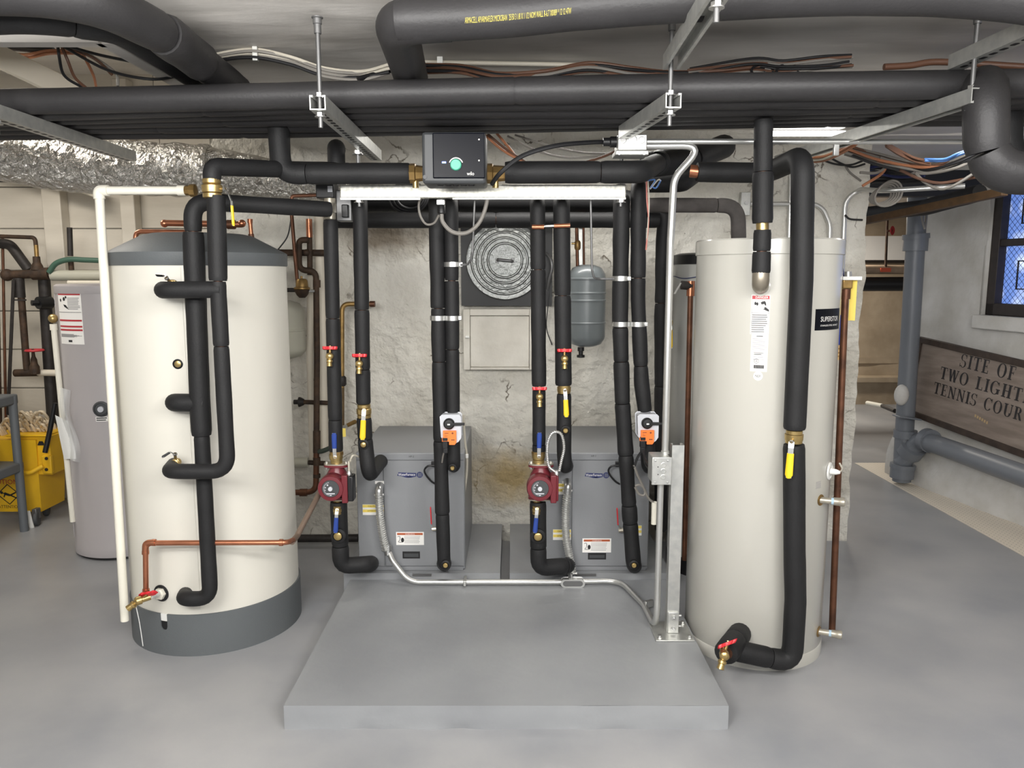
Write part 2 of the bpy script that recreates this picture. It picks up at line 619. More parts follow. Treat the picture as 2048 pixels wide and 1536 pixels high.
def bumpy(x, z, amp, s=0.0):
    q = V(x, z, s)
    return amp * (noise.noise(q * 2.2) + 0.5 * noise.noise(q * 6.1) + 0.3 * abs(noise.noise(q * 13)))

# floor
struct(MB().grid(lambda u, v: V(-6 + 13 * u, -2.5 + 14 * v, 0), 2, 2).build('floor', FLOOR))

# back wall: a long rough face with a return at each end
mb = MB()
def amp_at(x):
    return 0.034 if x < 1.0 else 0.006
mb.grid(lambda u, v: V(-1.78 + 3.9 * u + (0.025 * noise.noise(V(v * 9, 3, 1)) + 0.012 * noise.noise(V(v * 30, 3, 1)) if u > 0.999 else 0),
                       4.68 - bumpy(-1.78 + 3.9 * u, v * 2.7, amp_at(-1.78 + 3.9 * u)) * (1 if u < 0.999 else 0), 2.7 * v), 150, 110)
mb.grid(lambda u, v: V(2.12 + (0.025 * noise.noise(V(v * 9, 3, 1)) + 0.012 * noise.noise(V(v * 30, 3, 1)) if u < 0.01 else bumpy(u, v * 2.7, 0.02, 4)), 4.68 + 0.45 * u, 2.7 * v), 8, 60)
mb.grid(lambda u, v: V(-1.78, 5.6 - 0.92 * u, 2.7 * v), 2, 2)
o = mb.build('wall_back', STAINED, angle=180)
# keep the material's stain coordinates tied to the wall's own corner
for q in o.data.vertices:
    q.co += Vector(o.location) - BW_O
o.location = BW_O
struct(o)

# board wall at the back left
mb = MB()
z = 0.0
rnd = random.Random(3)
i = 0
while z < 3.1:
    h = 0.27 + 0.03 * rnd.random()
    cuts = [-5.4, -4.3 + 0.5 * rnd.random(), -3.0 + 0.6 * rnd.random(), -1.75]
    for a, c in zip(cuts, cuts[1:]):
        y = 5.6 + 0.006 * rnd.random()
        mb.bb((a + 0.002, y, z + 0.004), (c - 0.002, y + 0.025, z + h - 0.004))
    z += h
    i += 1
mb.bb((-5.4, 5.635, 0), (-1.75, 5.68, 3.2))
wl = struct(mb.build('wall_left', PLANK, bevel=0.003))
for k, (px, w_) in enumerate(((112, 0.13), (262, 0.10), (430, 0.09))):
    x = P(px, 430, 5.55).x
    struct(MB().bb((x - w_ / 2, 5.50, 0.0), (x + w_ / 2, 5.6, 3.0)).build('trim_%d' % (k + 2), PLANK, bevel=0.006))
struct(MB().bar(P(-60, 292, 5.3), P(200, 388, 5.45), 0.10, 0.075).build('trim_5', OFFW, bevel=0.006))
struct(MB().grid(lambda u, v: V(-5.4, -2.5 + 8.2 * u, 3.1 * v), 2, 2).build('wall_side', WHITEWASH))

# ceilings
mb = MB()
def cz(x, y):
    return 2.515 + 0.016 * noise.noise(V(x * 1.3, y * 2.6, 0)) + 0.006 * noise.noise(V(x * 4, y * 14, 2))
mb.grid(lambda u, v: V(-1.42 + 5.0 * u, -2.5 + 7.3 * v, cz(-1.42 + 5.0 * u, -2.5 + 7.3 * v)), 90, 130)
mb.grid(lambda u, v: V(-5.4 + 3.98 * u, -2.5 + 5.3 * v, cz(-5.4 + 3.98 * u, -2.5 + 5.3 * v)), 40, 60)
mb.bb((-1.42, -2.5, 2.62), (3.58, 4.8, 2.8))
mb.bb((-5.4, -2.5, 2.62), (-1.42, 2.8, 2.8))
mb.bb((-1.44, 2.8, 2.46), (-1.38, 4.75, 3.05))
mb.bb((-5.4, 2.78, 2.46), (-1.42, 2.84, 3.05))
mb.bb((-5.4, 2.8, 3.05), (-1.42, 5.7, 3.15))
mb.bb((2.1, 4.8, 2.5), (7.0, 11.5, 2.6))
struct(mb.build('ceiling', CEIL, angle=60))

# right wall with a window opening 
# the wall stands slightly askew: local y runs along it, local x points out of the room
WTH = math.atan(0.17)
WM = Matrix.Translation((3.34, 6.1, 0)) @ Matrix.Rotation(WTH, 4, 'Z')
WMI = WM.inverted()
def WL(px, py):
    d = ray(px, py)
    n_ = V(math.cos(WTH), math.sin(WTH), 0)
    return WMI @ (CAM + d * ((V(3.34, 6.1, 0) - CAM).dot(n_) / d.dot(n_)))
XR = 0.0
q_ = WL(1974, 520)
wy0, wy1 = -2.1, q_.y
wz0, wz1 = WL(1974, 630).z, 2.36
mb = MB()
def wr(y, z):
    bul = 0.13 * max(0.0, 1 - (z / 0.42) ** 3) if z < 0.42 else 0
    return XR - bul - bumpy(y, z, 0.020, 9)
def wgrid(y0, y1, z0, z1, nu, nv):
    mb.grid(lambda u, v: V(wr(y1 + (y0 - y1) * u, z0 + (z1 - z0) * v), y1 + (y0 - y1) * u, z0 + (z1 - z0) * v), nu, nv)
wgrid(-6.5, 0.28, 0, wz0, 120, 40)
wgrid(wy1, 0.28, wz0, 2.6, 24, 44)
wgrid(-6.5, wy0, wz0, 2.6, 60, 30)
wgrid(wy0, wy1, wz1, 2.6, 12, 4)
mb.bb((XR + 0.02, 0.2, 0), (XR + 0.6, 0.28, 2.6))
mb.bb((XR, wy0, wz0 - 0.03), (XR + 0.3, wy1, wz0))
mb.bb((XR, wy1, wz0), (XR + 0.3, wy1 + 0.03, wz1))
struct(mb.xf(WM).build('wall_right', WALLR, angle=180))

# window: dark frame, blue film panes, diamond wire mesh
WPANE = mat('daylit_blue_pane', lin(120, 150, 214), 0.3, emit=(lin(122, 150, 218), 1.25))
m_, t_, b_ = MATS['daylit_blue_pane'], MATS['daylit_blue_pane'].node_tree, MATS['daylit_blue_pane'].node_tree.nodes['Principled BSDF']
tc_ = t_.nodes.new('ShaderNodeTexCoord')
n_ = t_.nodes.new('ShaderNodeTexVoronoi'); n_.inputs['Scale'].default_value = 7
r_ = t_.nodes.new('ShaderNodeValToRGB')
r_.color_ramp.elements[0].color = (*lin(210, 222, 246), 1); r_.color_ramp.elements[1].color = (*lin(84, 112, 178), 1)
r_.color_ramp.elements[0].position = 0.1; r_.color_ramp.elements[1].position = 0.55
t_.links.new(tc_.outputs['Object'], n_.inputs[0]); t_.links.new(n_.outputs['Distance'], r_.inputs[0]); t_.links.new(r_.outputs[0], b_.inputs['Emission Color'])
DWOOD = mat('dark_frame_wood', lin(44, 36, 32), 0.55, vary=0.2, vscale=20)
fx = XR + 0.05
wmid = WL(1975, 488).z
win = bpy.data.objects.new('window_1', None); COL.objects.link(win); win.location = WM @ V(fx, (wy0 + wy1) / 2, wz0); struct(win)
mb = MB()
for a, c in (((wy1 - 0.075), wy1), (wy0, wy0 + 0.075)):
    mb.bb((fx - 0.03, a, wz0), (fx + 0.05, c, wz1))
mb.bb((fx - 0.03, wy0, wz0), (fx + 0.05, wy1, wz0 + 0.085))
mb.bb((fx - 0.03, wy0, wz1 - 0.07), (fx + 0.05, wy1, wz1))
mb.bb((fx - 0.02, wy0, wmid - 0.02), (fx + 0.05, wy1, wmid + 0.03))
mb.xf(WM).build('window_frame', DWOOD, win, bevel=0.004)
for a, c in ((wz0 + 0.085, wmid - 0.02), (wmid + 0.03, wz1 - 0.07)):
    MB().bb((fx + 0.035, wy0 + 0.075, a), (fx + 0.042, wy1 - 0.075, c)).xf(WM).build('window_pane', WPANE, win)
    mb = MB()
    y0, y1 = wy0 + 0.08, wy1 - 0.08
    H = c - a
    k = -H
    while k < (y1 - y0) + H:
        for sgn in (1, -1):
            # diagonal wires clipped to the pane
            pa, pb = (y0 + k, a), (y0 + k + H, c)
            if sgn < 0:
                pa, pb = (y0 + k + H, a), (y0 + k, c)
            def clip(p, q):
                (ya, za), (yb, zb) = p, q
                out = []
                for lo in (0,):
                    t0, t1 = 0.0, 1.0
                    dy = yb - ya
                    for bound, s in ((y0, 1), (y1, -1)):
                        f0 = s * (ya - bound); f1 = s * (yb - bound)
                        if f0 < 0 and f1 < 0: return None
                        if f0 < 0: t0 = max(t0, f0 / (f0 - f1))
                        if f1 < 0: t1 = min(t1, f0 / (f0 - f1))
                    if t0 >= t1: return None
                    return (ya + dy * t0, za + (zb - za) * t0), (ya + dy * t1, za + (zb - za) * t1)
            r = clip(pa, pb)
            if r:
                mb.cyl((fx + 0.028, r[0][0], r[0][1]), (fx + 0.028, r[1][0], r[1][1]), 0.0013, seg=5)
        k += 0.045
    mb.xf(WM).build('wire_mesh', IRON, win)
    # inner dark bar of the storm sash
    mb = MB()
    yy = wy1 - 0.2
    mb.bb((fx + 0.026, yy, a + 0.10), (fx + 0.034, yy + 0.008, c - 0.10))
    mb.bb((fx + 0.026, y0, a + 0.10), (fx + 0.034, yy, a + 0.108))
    mb.bb((fx + 0.026, y0, c - 0.108), (fx + 0.034, yy, c - 0.10))
    mb.xf(WM).build('sash_bar', IRON, win)
struct(MB().bb((XR - 0.06, wy0, wz0 - 0.10), (XR + 0.04, wy1 + 0.03, wz0)).xf(WM).build('trim_6', WALLR, bevel=0.008))

# perforated strip along the right wall
m, t, b = nt('perforated_tile')
tc = t.nodes.new('ShaderNodeTexCoord')
vo = t.nodes.new('ShaderNodeTexVoronoi'); vo.inputs['Scale'].default_value = 34; vo.inputs['Randomness'].default_value = 0.0
t.links.new(tc.outputs['Object'], vo.inputs[0])
r = t.nodes.new('ShaderNodeValToRGB')
r.color_ramp.elements[0].position = 0.17; r.color_ramp.elements[1].position = 0.24
r.color_ramp.elements[0].color = (*lin(120, 112, 100), 1); r.color_ramp.elements[1].color = (*lin(222, 212, 196), 1)
t.links.new(vo.outputs['Distance'], r.inputs[0]); t.links.new(r.outputs[0], b.inputs['Base Color'])
b.inputs['Roughness'].default_value = 0.5
struct(MB().bb((3.06, -2.5, 0.001), (3.75, 6.7, 0.006)).build('trim_1', m))

# far room
mb = MB()
mb.grid(lambda u, v: V(1.0 + 7 * u, 10.3 - 0.5 * u - bumpy(u * 7, v * 2.6, 0.03, 2), 2.6 * v), 60, 30)
for z0, z1, d in ((0.0, 0.30, 0.35), (0.30, 0.36, 0.42), (0.52, 0.60, 0.2), (0.66, 0.70, 0.16), (1.30, 1.34, 0.08)):
    mb.bb((1.0, 10.2 - d, z0), (8.0, 10.4, z1))
struct(mb.build('wall_far', TANW, angle=50))
struct(MB().bb((6.9, 3, 0), (7.0, 11, 2.6)).build('wall_far_right', TANW))

# raised pads
def rough_pad(name, x0, x1, y0, y1, z, label, amp=0.004, group=None):
    mb = MB()
    n, k = 40, 24
    mb.grid(lambda u, v: V(x0 + (x1 - x0) * u, y0 + (y1 - y0) * v, z + 0.002 * noise.noise(V(u * 9, v * 7, z * 40))), n, k)
    mb.grid(lambda u, v: V(x0 + (x1 - x0) * u, y0 - amp * (1 - v) * (1 + 2.2 * noise.noise(V(u * 14, v * 3, 5))), z * v), n, 4)
    mb.grid(lambda u, v: V(x1 + 0.0 * u, y0 + (y1 - y0) * u, z * v), n, 2)
    mb.grid(lambda u, v: V(x0, y1 + (y0 - y1) * u, z * v), n, 2)
    mb.grid(lambda u, v: V(x1 + (x0 - x1) * u, y1, z * v), n, 2)
    return tag(mb.build(name, PADM, angle=45), label, 'concrete pad', group)
PADZ, SLABZ = 0.09, 0.125
rough_pad('concrete_pad', -0.845, 0.802, 2.65, 3.835, PADZ, 'large low grey painted concrete pad on the floor in front of both cabinets', 0.005)
rough_pad('concrete_slab', -0.88, -0.062, 3.84, 4.64, SLABZ, 'grey concrete slab under the left heat pump cabinet', 0.003, 'slabs under the cabinets')
rough_pad('concrete_slab', -0.012, 0.83, 3.84, 4.64, SLABZ, 'grey concrete slab under the right heat pump cabinet', 0.003, 'slabs under the cabinets')
# ------------------------------------------------------------------ storage tanks
def label_on(parent, c, R, x0, y0, x1, y1, name, m, off=0.0012):
    a0, z0, _ = cylhit(x0, y1, c, R)
    a1, z1, _ = cylhit(x1, y0, c, R)
    fr = cylmap(c, R, (a0 + a1) / 2, (z0 + z1) / 2)
    hw, hh = (a1 - a0) * R / 2, (z1 - z0) / 2
    MB().patch(fr, -hw, hw, -hh, hh, off, 10).build(name, m, parent)
    fr2 = lambda s, t, d: fr(s, t, d + off + 0.0003)
    return fr2, hw, hh

# left cream tank
LC, LR = (-1.435, 3.58), 0.38
tk = thing('storage_tank', 'large cream cylindrical storage tank with charcoal cap and charcoal base', 'water tank', (*LC, 0))
MB().lathe([(LR - 0.01, 0.004), (LR, 0.012), (LR, 1.712), (LR - 0.012, 1.722)], (*LC, 0), seg=96).build('tank_body', CREAM, tk)
MB().lathe([(LR + 0.004, 1.708), (LR + 0.007, 1.712), (LR + 0.007, 1.763), (LR + 0.002, 1.768), (0.235, 1.845), (0.20, 1.852), (0.0, 1.853)], (*LC, 0), seg=96).build('tank_cap', CHAR, tk)
# skirt with a rounded notch at the front
na, nz0, _ = cylhit(328, 1232, LC, LR + 0.004)
_, nz1, _ = cylhit(328, 1258, LC, LR + 0.004)
SK = 0.192
mb = MB()
fr = cylmap(LC, LR + 0.0005, na, 0)
hw = 0.017
# notched skirt: a ring left open at the notch, plus the web under it
arc0, arc1 = hw, 2 * PI * (LR + 0.0005) - hw
rings = []
for i in range(121):
    s = arc0 + (arc1 - arc0) * i / 120
    rings.append([fr(s, 0.0, 0), fr(s, SK, 0), fr(s, SK, 0.007), fr(s, 0.0, 0.007)])
mb.rings(rings)
zb = 0.118
n = 10
for i in range(n):
    s0, s1 = -hw + 2 * hw * i / n, -hw + 2 * hw * (i + 1) / n
    f = lambda s: zb + hw - math.sqrt(max(0, hw * hw - s * s))
    mb.add([fr(s0, 0, 0), fr(s1, 0, 0), fr(s1, f(s1), 0), fr(s0, f(s0), 0), fr(s0, 0, 0.007), fr(s1, 0, 0.007), fr(s1, f(s1), 0.007), fr(s0, f(s0), 0.007)],
           [(0, 1, 2, 3), (4, 5, 6, 7), (0, 1, 5, 4), (3, 2, 6, 7)])
mb.build('tank_skirt', CHAR, tk)
MB().patch(fr, -hw, hw, zb, zb + 0.038, 0.0015, 4).build('notch_opening', UNITD, tk)
MB().patch(fr, -hw * 0.95, hw * 0.95, SK - 0.032, SK, 0.004, 4).build('notch_tab', WHITEP, tk)
mb = MB()
mb.tube(spline([cylhit(272, 1213, LC, LR + 0.009)[2], cylhit(279, 1245, LC, LR + 0.011)[2], cylhit(286, 1292, LC, LR + 0.009)[2]], 6), 0.002, 6)
mb.build('skirt_edge_strip', WHITEP, tk)
# long joint cover strip on the jacket
mb = MB()
sa, _, _ = cylhit(374, 900, LC, LR)
mb.patch(cylmap(LC, LR, sa, 0), -0.018, 0.018, 0.20, 1.70, 0.003, 4)
mb.build('jacket_joint_strip', CREAM, tk)
def port(parent, px, py, C, R, r, mring, mplug=None, depth=0.006, name='port_ring', plug='brass_plug'):
    a, z, p = cylhit(px, py, C, R)
    nrm = V(math.sin(a), -math.cos(a), 0)
    MB().lathe([(r * 1.25, 0.0), (r * 1.25, depth * 0.6), (r, depth), (r * 0.9, depth * 0.5)], p, nrm, 24).build(name, mring, parent)
    if mplug:
        MB().lathe([(r * 0.8, 0.0), (r * 0.8, depth * 0.9), (r * 0.5, depth * 1.2), (0, depth * 1.2)], p, nrm, 18).build(plug, mplug, parent)
    return p, nrm
port(tk, 356, 728, LC, LR, 0.017, BLACK, BRASS)
p, nrm = port(tk, 323, 1186, LC, LR, 0.030, BLACK, None)
MB().lathe([(0.026, 0), (0.026, 0.018), (0.02, 0.02)], p, nrm, 6).build('hex_fitting', PVC, tk)

# right beige tank
RC, RR, RH = (1.108, 3.37), 0.301, 1.815
tr = thing('hot_water_tank', 'tall glossy beige hot water tank with black insulated pipe running down its front', 'water tank', (*RC, 0))
MB().lathe([(RR - 0.006, 0.01), (RR, 0.02), (RR, 1.752)], (*RC, 0), seg=96).build('tank_body', TANKB, tr)
trb = MB.last
MB().lathe([(RR + 0.003, 1.750), (RR + 0.006, 1.753), (RR + 0.006, RH - 0.006), (RR + 0.001, RH), (RR - 0.03, RH - 0.004), (0, RH - 0.004)], (*RC, 0), seg=96).build('tank_lid', TANKB, tr)
MB().lathe([(RR + 0.003, 0.0), (RR + 0.003, 0.052), (RR, 0.056)], (*RC, 0), seg=96).build('base_ring', TANKB, tr)
f2, hw, hh = label_on(trb, RC, RR, 1500, 590, 1541, 668, 'danger_label', WHITE)
dl = MB.last
mb = MB(); mb.patch(f2, -hw + 0.003, hw - 0.003, hh - 0.017, hh - 0.003, 0.0004, 8)
mb.build('red_header', REDINK, dl)
text('danger_lettering', 'DANGER', WHITE, dl, lambda s, t, d: f2(s + 0.004, t + hh - 0.010, d + 0.0006), 0.009, width=0.048)
mb = MB()
for s0, s1, t0, t1 in ((-hw + .003, hw - .003, hh - .072, hh - .071), (-hw + .003, -hw + .0038, -hh + .003, hh - .017), (hw - .0038, hw - .003, -hh + .003, hh - .017), (-hw + .003, hw - .003, -hh + .003, -hh + .0038)):
    mb.patch(f2, s0, s1, t0, t1, 0.0005, 8)
# tap, drop and open hand pictogram, as plain dark shapes
def poly_on(mb, fr, pts):
    n = len(pts)
    cx_ = sum(p[0] for p in pts) / n; cy_ = sum(p[1] for p in pts) / n
    mb.add([fr(cx_, cy_, 0.0006)] + [fr(a, b, 0.0006) for a, b in pts], [(0, i + 1, (i + 1) % n + 1) for i in range(n)])
def disc_on(mb, fr, s, t, rs, rt):
    poly_on(mb, fr, [(s + rs * math.cos(2 * PI * i / 14), t + rt * math.sin(2 * PI * i / 14)) for i in range(14)])
disc_on(mb, f2, -hw * .55, hh - .034, .004, .007)
disc_on(mb, f2, -hw * .34, hh - .036, .004, .007)
poly_on(mb, f2, [(0.0, hh - .030), (0.006, hh - .026), (0.016, hh - .024), (.02, hh - .03), (.022, hh - .042), (.018, hh - .042), (.014, hh - .036), (0.004, hh - .038)])
poly_on(mb, f2, [(hw - .004, hh - .066), (hw - .004, hh - .058), (hw - .016, hh - .048), (hw - .024, hh - .050), (hw - .018, hh - .054), (hw - .028, hh - .056), (hw - .02, hh - .059), (hw - .014, hh - .062)])
lines(mb, f2, -hw + .005, hw - .006, -hh + .006, hh - .076, 9, 0.0026, 4, 0.25)
mb.build('label_print', INK, dl)
f2, hw, hh = label_on(trb, RC, RR, 1500, 670, 1537, 742, 'data_label', WHITE)
dl = MB.last
mb = MB(); lines(mb, f2, -hw + .004, hw - .004, 0.012, hh - .014, 9, 0.0018, 5, 0.15); lines(mb, f2, -hw + .01, hw - .01, -.03, .008, 4, 0.002, 6, 0.3)
mb.build('fine_print', GINK, dl)
mb = MB(); lines(mb, f2, -hw * .4, hw * .4, hh - .009, hh - .003, 1, 0.003, 4)
lines(mb, f2, -hw * .6, hw * .6, -.006, .002, 2, 0.0016, 8, .3)
for i in range(22):
    s = -hw * .6 + hw * 1.2 * i / 21
    mb.patch(f2, s, s + 0.0009 + 0.0009 * ((i * 7) % 3), -hh + .012, -hh + .026, 0.0005, 1)
for k in range(20):
    a = 2 * PI * k / 20; q = 2 * PI * (k + 1) / 20
    for r0 in (0.0085,):
        mb.add([f2(-hw * .3 + r0 * math.cos(x), -hh + .042 + r0 * math.sin(x), .0006) for x in (a, q)] + [f2(-hw * .3 + (r0 + .0013) * math.cos(x), -hh + .042 + (r0 + .0013) * math.sin(x), .0006) for x in (q, a)], [(0, 1, 2, 3)])
mb.build('label_print', INK, dl)
text('mark_lettering', 'UL', INK, dl, lambda s, t, d: f2(s - hw * .3, t - hh + .042, d), 0.008)
a0, z0, _ = cylhit(1516, 752, RC, RR)
fs = cylmap(RC, RR, a0, z0)
mb = MB()
mb.add([fs(0, 0, .0012)] + [fs(.0185 * math.cos(2 * PI * i / 28), .0185 * math.sin(2 * PI * i / 28), .0012) for i in range(28)], [(0, i + 1, (i + 1) % 28 + 1) for i in range(28)])
st = mb.build('round_sticker', WHITE, trb)
text('sticker_lettering', 'NSF', INK, st, lambda s, t, d: fs(s, t, d + .0014), 0.011, width=0.021)
f2, hw, hh = label_on(trb, RC, RR, 1629, 616, 1678, 661, 'nameplate', BLACKG, 0.003)
a0, z0, _ = cylhit(1629, 638, RC, RR)
npl = MB.last
text('nameplate_lettering', 'SUPERSTOR', WHITE, npl, lambda s, t, d: f2(s - hw + 0.026, t + .002, d), 0.020, 'LEFT', width=0.125)
text('small_lettering', 'STAINLESS STEEL INDIRECT', WHITE, npl, lambda s, t, d: f2(s - hw + 0.026, t - .024, d), 0.0065, 'LEFT', width=0.125)
f2, hw, hh = label_on(trb, RC, RR, 1631, 961, 1642, 978, 'small_grey_label', TANKB)
mb = MB(); lines(mb, f2, -hw, hw, -hh, hh, 6, 0.0024, 3, .1); mb.build('fine_print', GINK, MB.last)
port(tr, 1522, 574, RC, RR, 0.030, TANKB, None, 0.004)
port(tr, 1480, 1268, RC, RR, 0.034, WHITEP, None, 0.004)
p, nrm = port(tr, 1658, 942, RC, RR, 0.030, WHITEP, None, 0.008, 'cable_grommet')
MB().lathe([(0.014, 0.006), (0.012, 0.03), (0.006, 0.045)], p, nrm, 14).build('sensor_plug', WHITEP, tr)
NIP = mat('nipple_steel', lin(176, 170, 156), 0.4, 0.6)
TEAL = mat('pale_blue_tape', lin(170, 196, 214), 0.5)
for px, py in ((1641, 1000), (1637, 1263)):
    a, z, p = cylhit(px, py, RC, RR)
    nrm = V(math.sin(a), -math.cos(a), 0)
    d = V(0.93, -0.36, 0)
    MB().lathe([(0.024, 0), (0.024, 0.003), (0.018, 0.004)], p, nrm, 20).build('port_collar', BRASSD, tr)
    MB().cyl(p - d * 0.02, p + d * 0.050, 0.0135).build('pipe_nipple', NIP, tr)
    MB().cyl(p + d * 0.042, p + d * 0.054, 0.0145).build('thread_tape', TEAL, tr)
    MB().lathe([(0.017, 0), (0.017, 0.022), (0.0185, 0.024), (0.0185, 0.04), (0.0155, 0.043), (0, 0.043)], p + d * 0.052, d, 18).build('end_cap', NIP, tr)

# tank behind, dim grey with dark lid
BC, BR = (1.19, 4.30), 0.29
tb = thing('hot_water_tank', 'dim grey hot water tank with black lid standing behind the beige tank', 'water tank', (*BC, 0))
MB().lathe([(BR, 0.10), (BR, 1.735)], (*BC, 0), seg=64).build('tank_body', TANKG, tb)
MB().lathe([(BR + 0.006, 1.725), (BR + 0.006, 1.775), (BR - 0.03, 1.785), (0, 1.79)], (*BC, 0), seg=64).build('tank_lid', BLACK, tb)
MB().lathe([(BR - 0.004, 0), (BR - 0.004, 0.11)], (*BC, 0), seg=64).build('base_ring', BLACK, tb)
mb = MB(); pts = [V(BC[0] + (BR + .004) * math.sin(a), BC[1] - (BR + .004) * math.cos(a), 1.655 + 0.006 * math.sin(7 * a)) for a in [(-1.6 + 3.2 * i / 40) for i in range(41)]]
mb.tube(pts, 0.0025, 6); mb.build('blue_strap_wire', NAVY, tb)

# mauve water heater at the back left
MC, MR = (-2.40, 4.62), 0.285
tm = thing('water_heater', 'mauve grey electric water heater with red and white warning label', 'water heater', (*MC, 0))
MB().lathe([(MR - 0.012, 0.0), (MR - 0.012, 0.02)], (*MC, 0), seg=64).build('base_gasket', BLACK, tm)
MB().lathe([(MR + .003, 0.018), (MR + .003, 0.07), (MR, 0.075), (MR, 1.565)], (*MC, 0), seg=72).build('tank_body', MAUVE, tm)
tmb = MB.last
MB().lathe([(MR + 0.003, 1.563), (MR + 0.004, 1.566), (MR + 0.004, 1.605), (MR - 0.01, 1.615), (0, 1.62)], (*MC, 0), seg=72).build('tank_lid', MAUVE, tm)
f2, hw, hh = label_on(tmb, MC, MR, 124, 584, 161, 687, 'warning_label', WHITE)
wl_ = MB.last
mb = MB()
for t0 in (hh - .018, -.018, -.052, -.072):
    mb.patch(f2, -hw + .004, hw - .004, t0, t0 + .010, 0.0005, 8)
mb.build('red_bars', REDINK, wl_)
mb = MB(); lines(mb, f2, 0.0, hw - .008, hh - .10, hh - .03, 8, .004, 3, .2); lines(mb, f2, -hw + .008, hw - .01, -hh + .04, -.09, 8, .003, 6, .4)
mb.build('fine_print', GINK, wl_)
mb = MB()
disc_on(mb, f2, -hw * .66, hh - .047, .007, .009); disc_on(mb, f2, -hw * .3, hh - .040, .010, .011); disc_on(mb, f2, -hw * .12, hh - .030, .007, .007)
poly_on(mb, f2, [(-hw * .4, hh - .070), (-hw * .15, hh - .074), (hw * .1, hh - .10), (-hw * .05, hh - .094), (-hw * .3, hh - .084)])
mb.patch(f2, -hw + .004, hw - .004, hh - .115, hh - .113, .0005); mb.patch(f2, -.014, .014, -hh + .012, -hh + .024, .0005)
mb.build('label_print', INK, wl_)
p, nrm = port(tm, 203, 818, MC, MR, 0.036, DGREY, None, 0.012, 'thermostat_collar')
MB().lathe([(0.032, 0.0), (0.030, 0.004), (0, 0.004)], p, nrm, 24).build('thermostat_well', BLACK, tm)
MB().lathe([(0.017, 0.002), (0.016, 0.02), (0, 0.021)], p, nrm, 20).build('thermostat_knob', LGREY, tm)
f2, hw, hh = label_on(tmb, MC, MR, 192, 833, 217, 843, 'thermostat_label', WHITE)
mb = MB(); lines(mb, f2, -hw + .004, hw - .004, -hh + .002, hh - .002, 2, .006, 3, .3); mb.build('fine_print', INK, MB.last)
mb = MB(); a0, z0, p0 = cylhit(126, 680, MC, MR); 
mb.patch(cylmap(MC, MR, cylhit(118, 800, MC, MR)[0], 0), -.004, .004, 0.1, 1.56, .003, 2); mb.build('jacket_seam', MAUVE, tm)

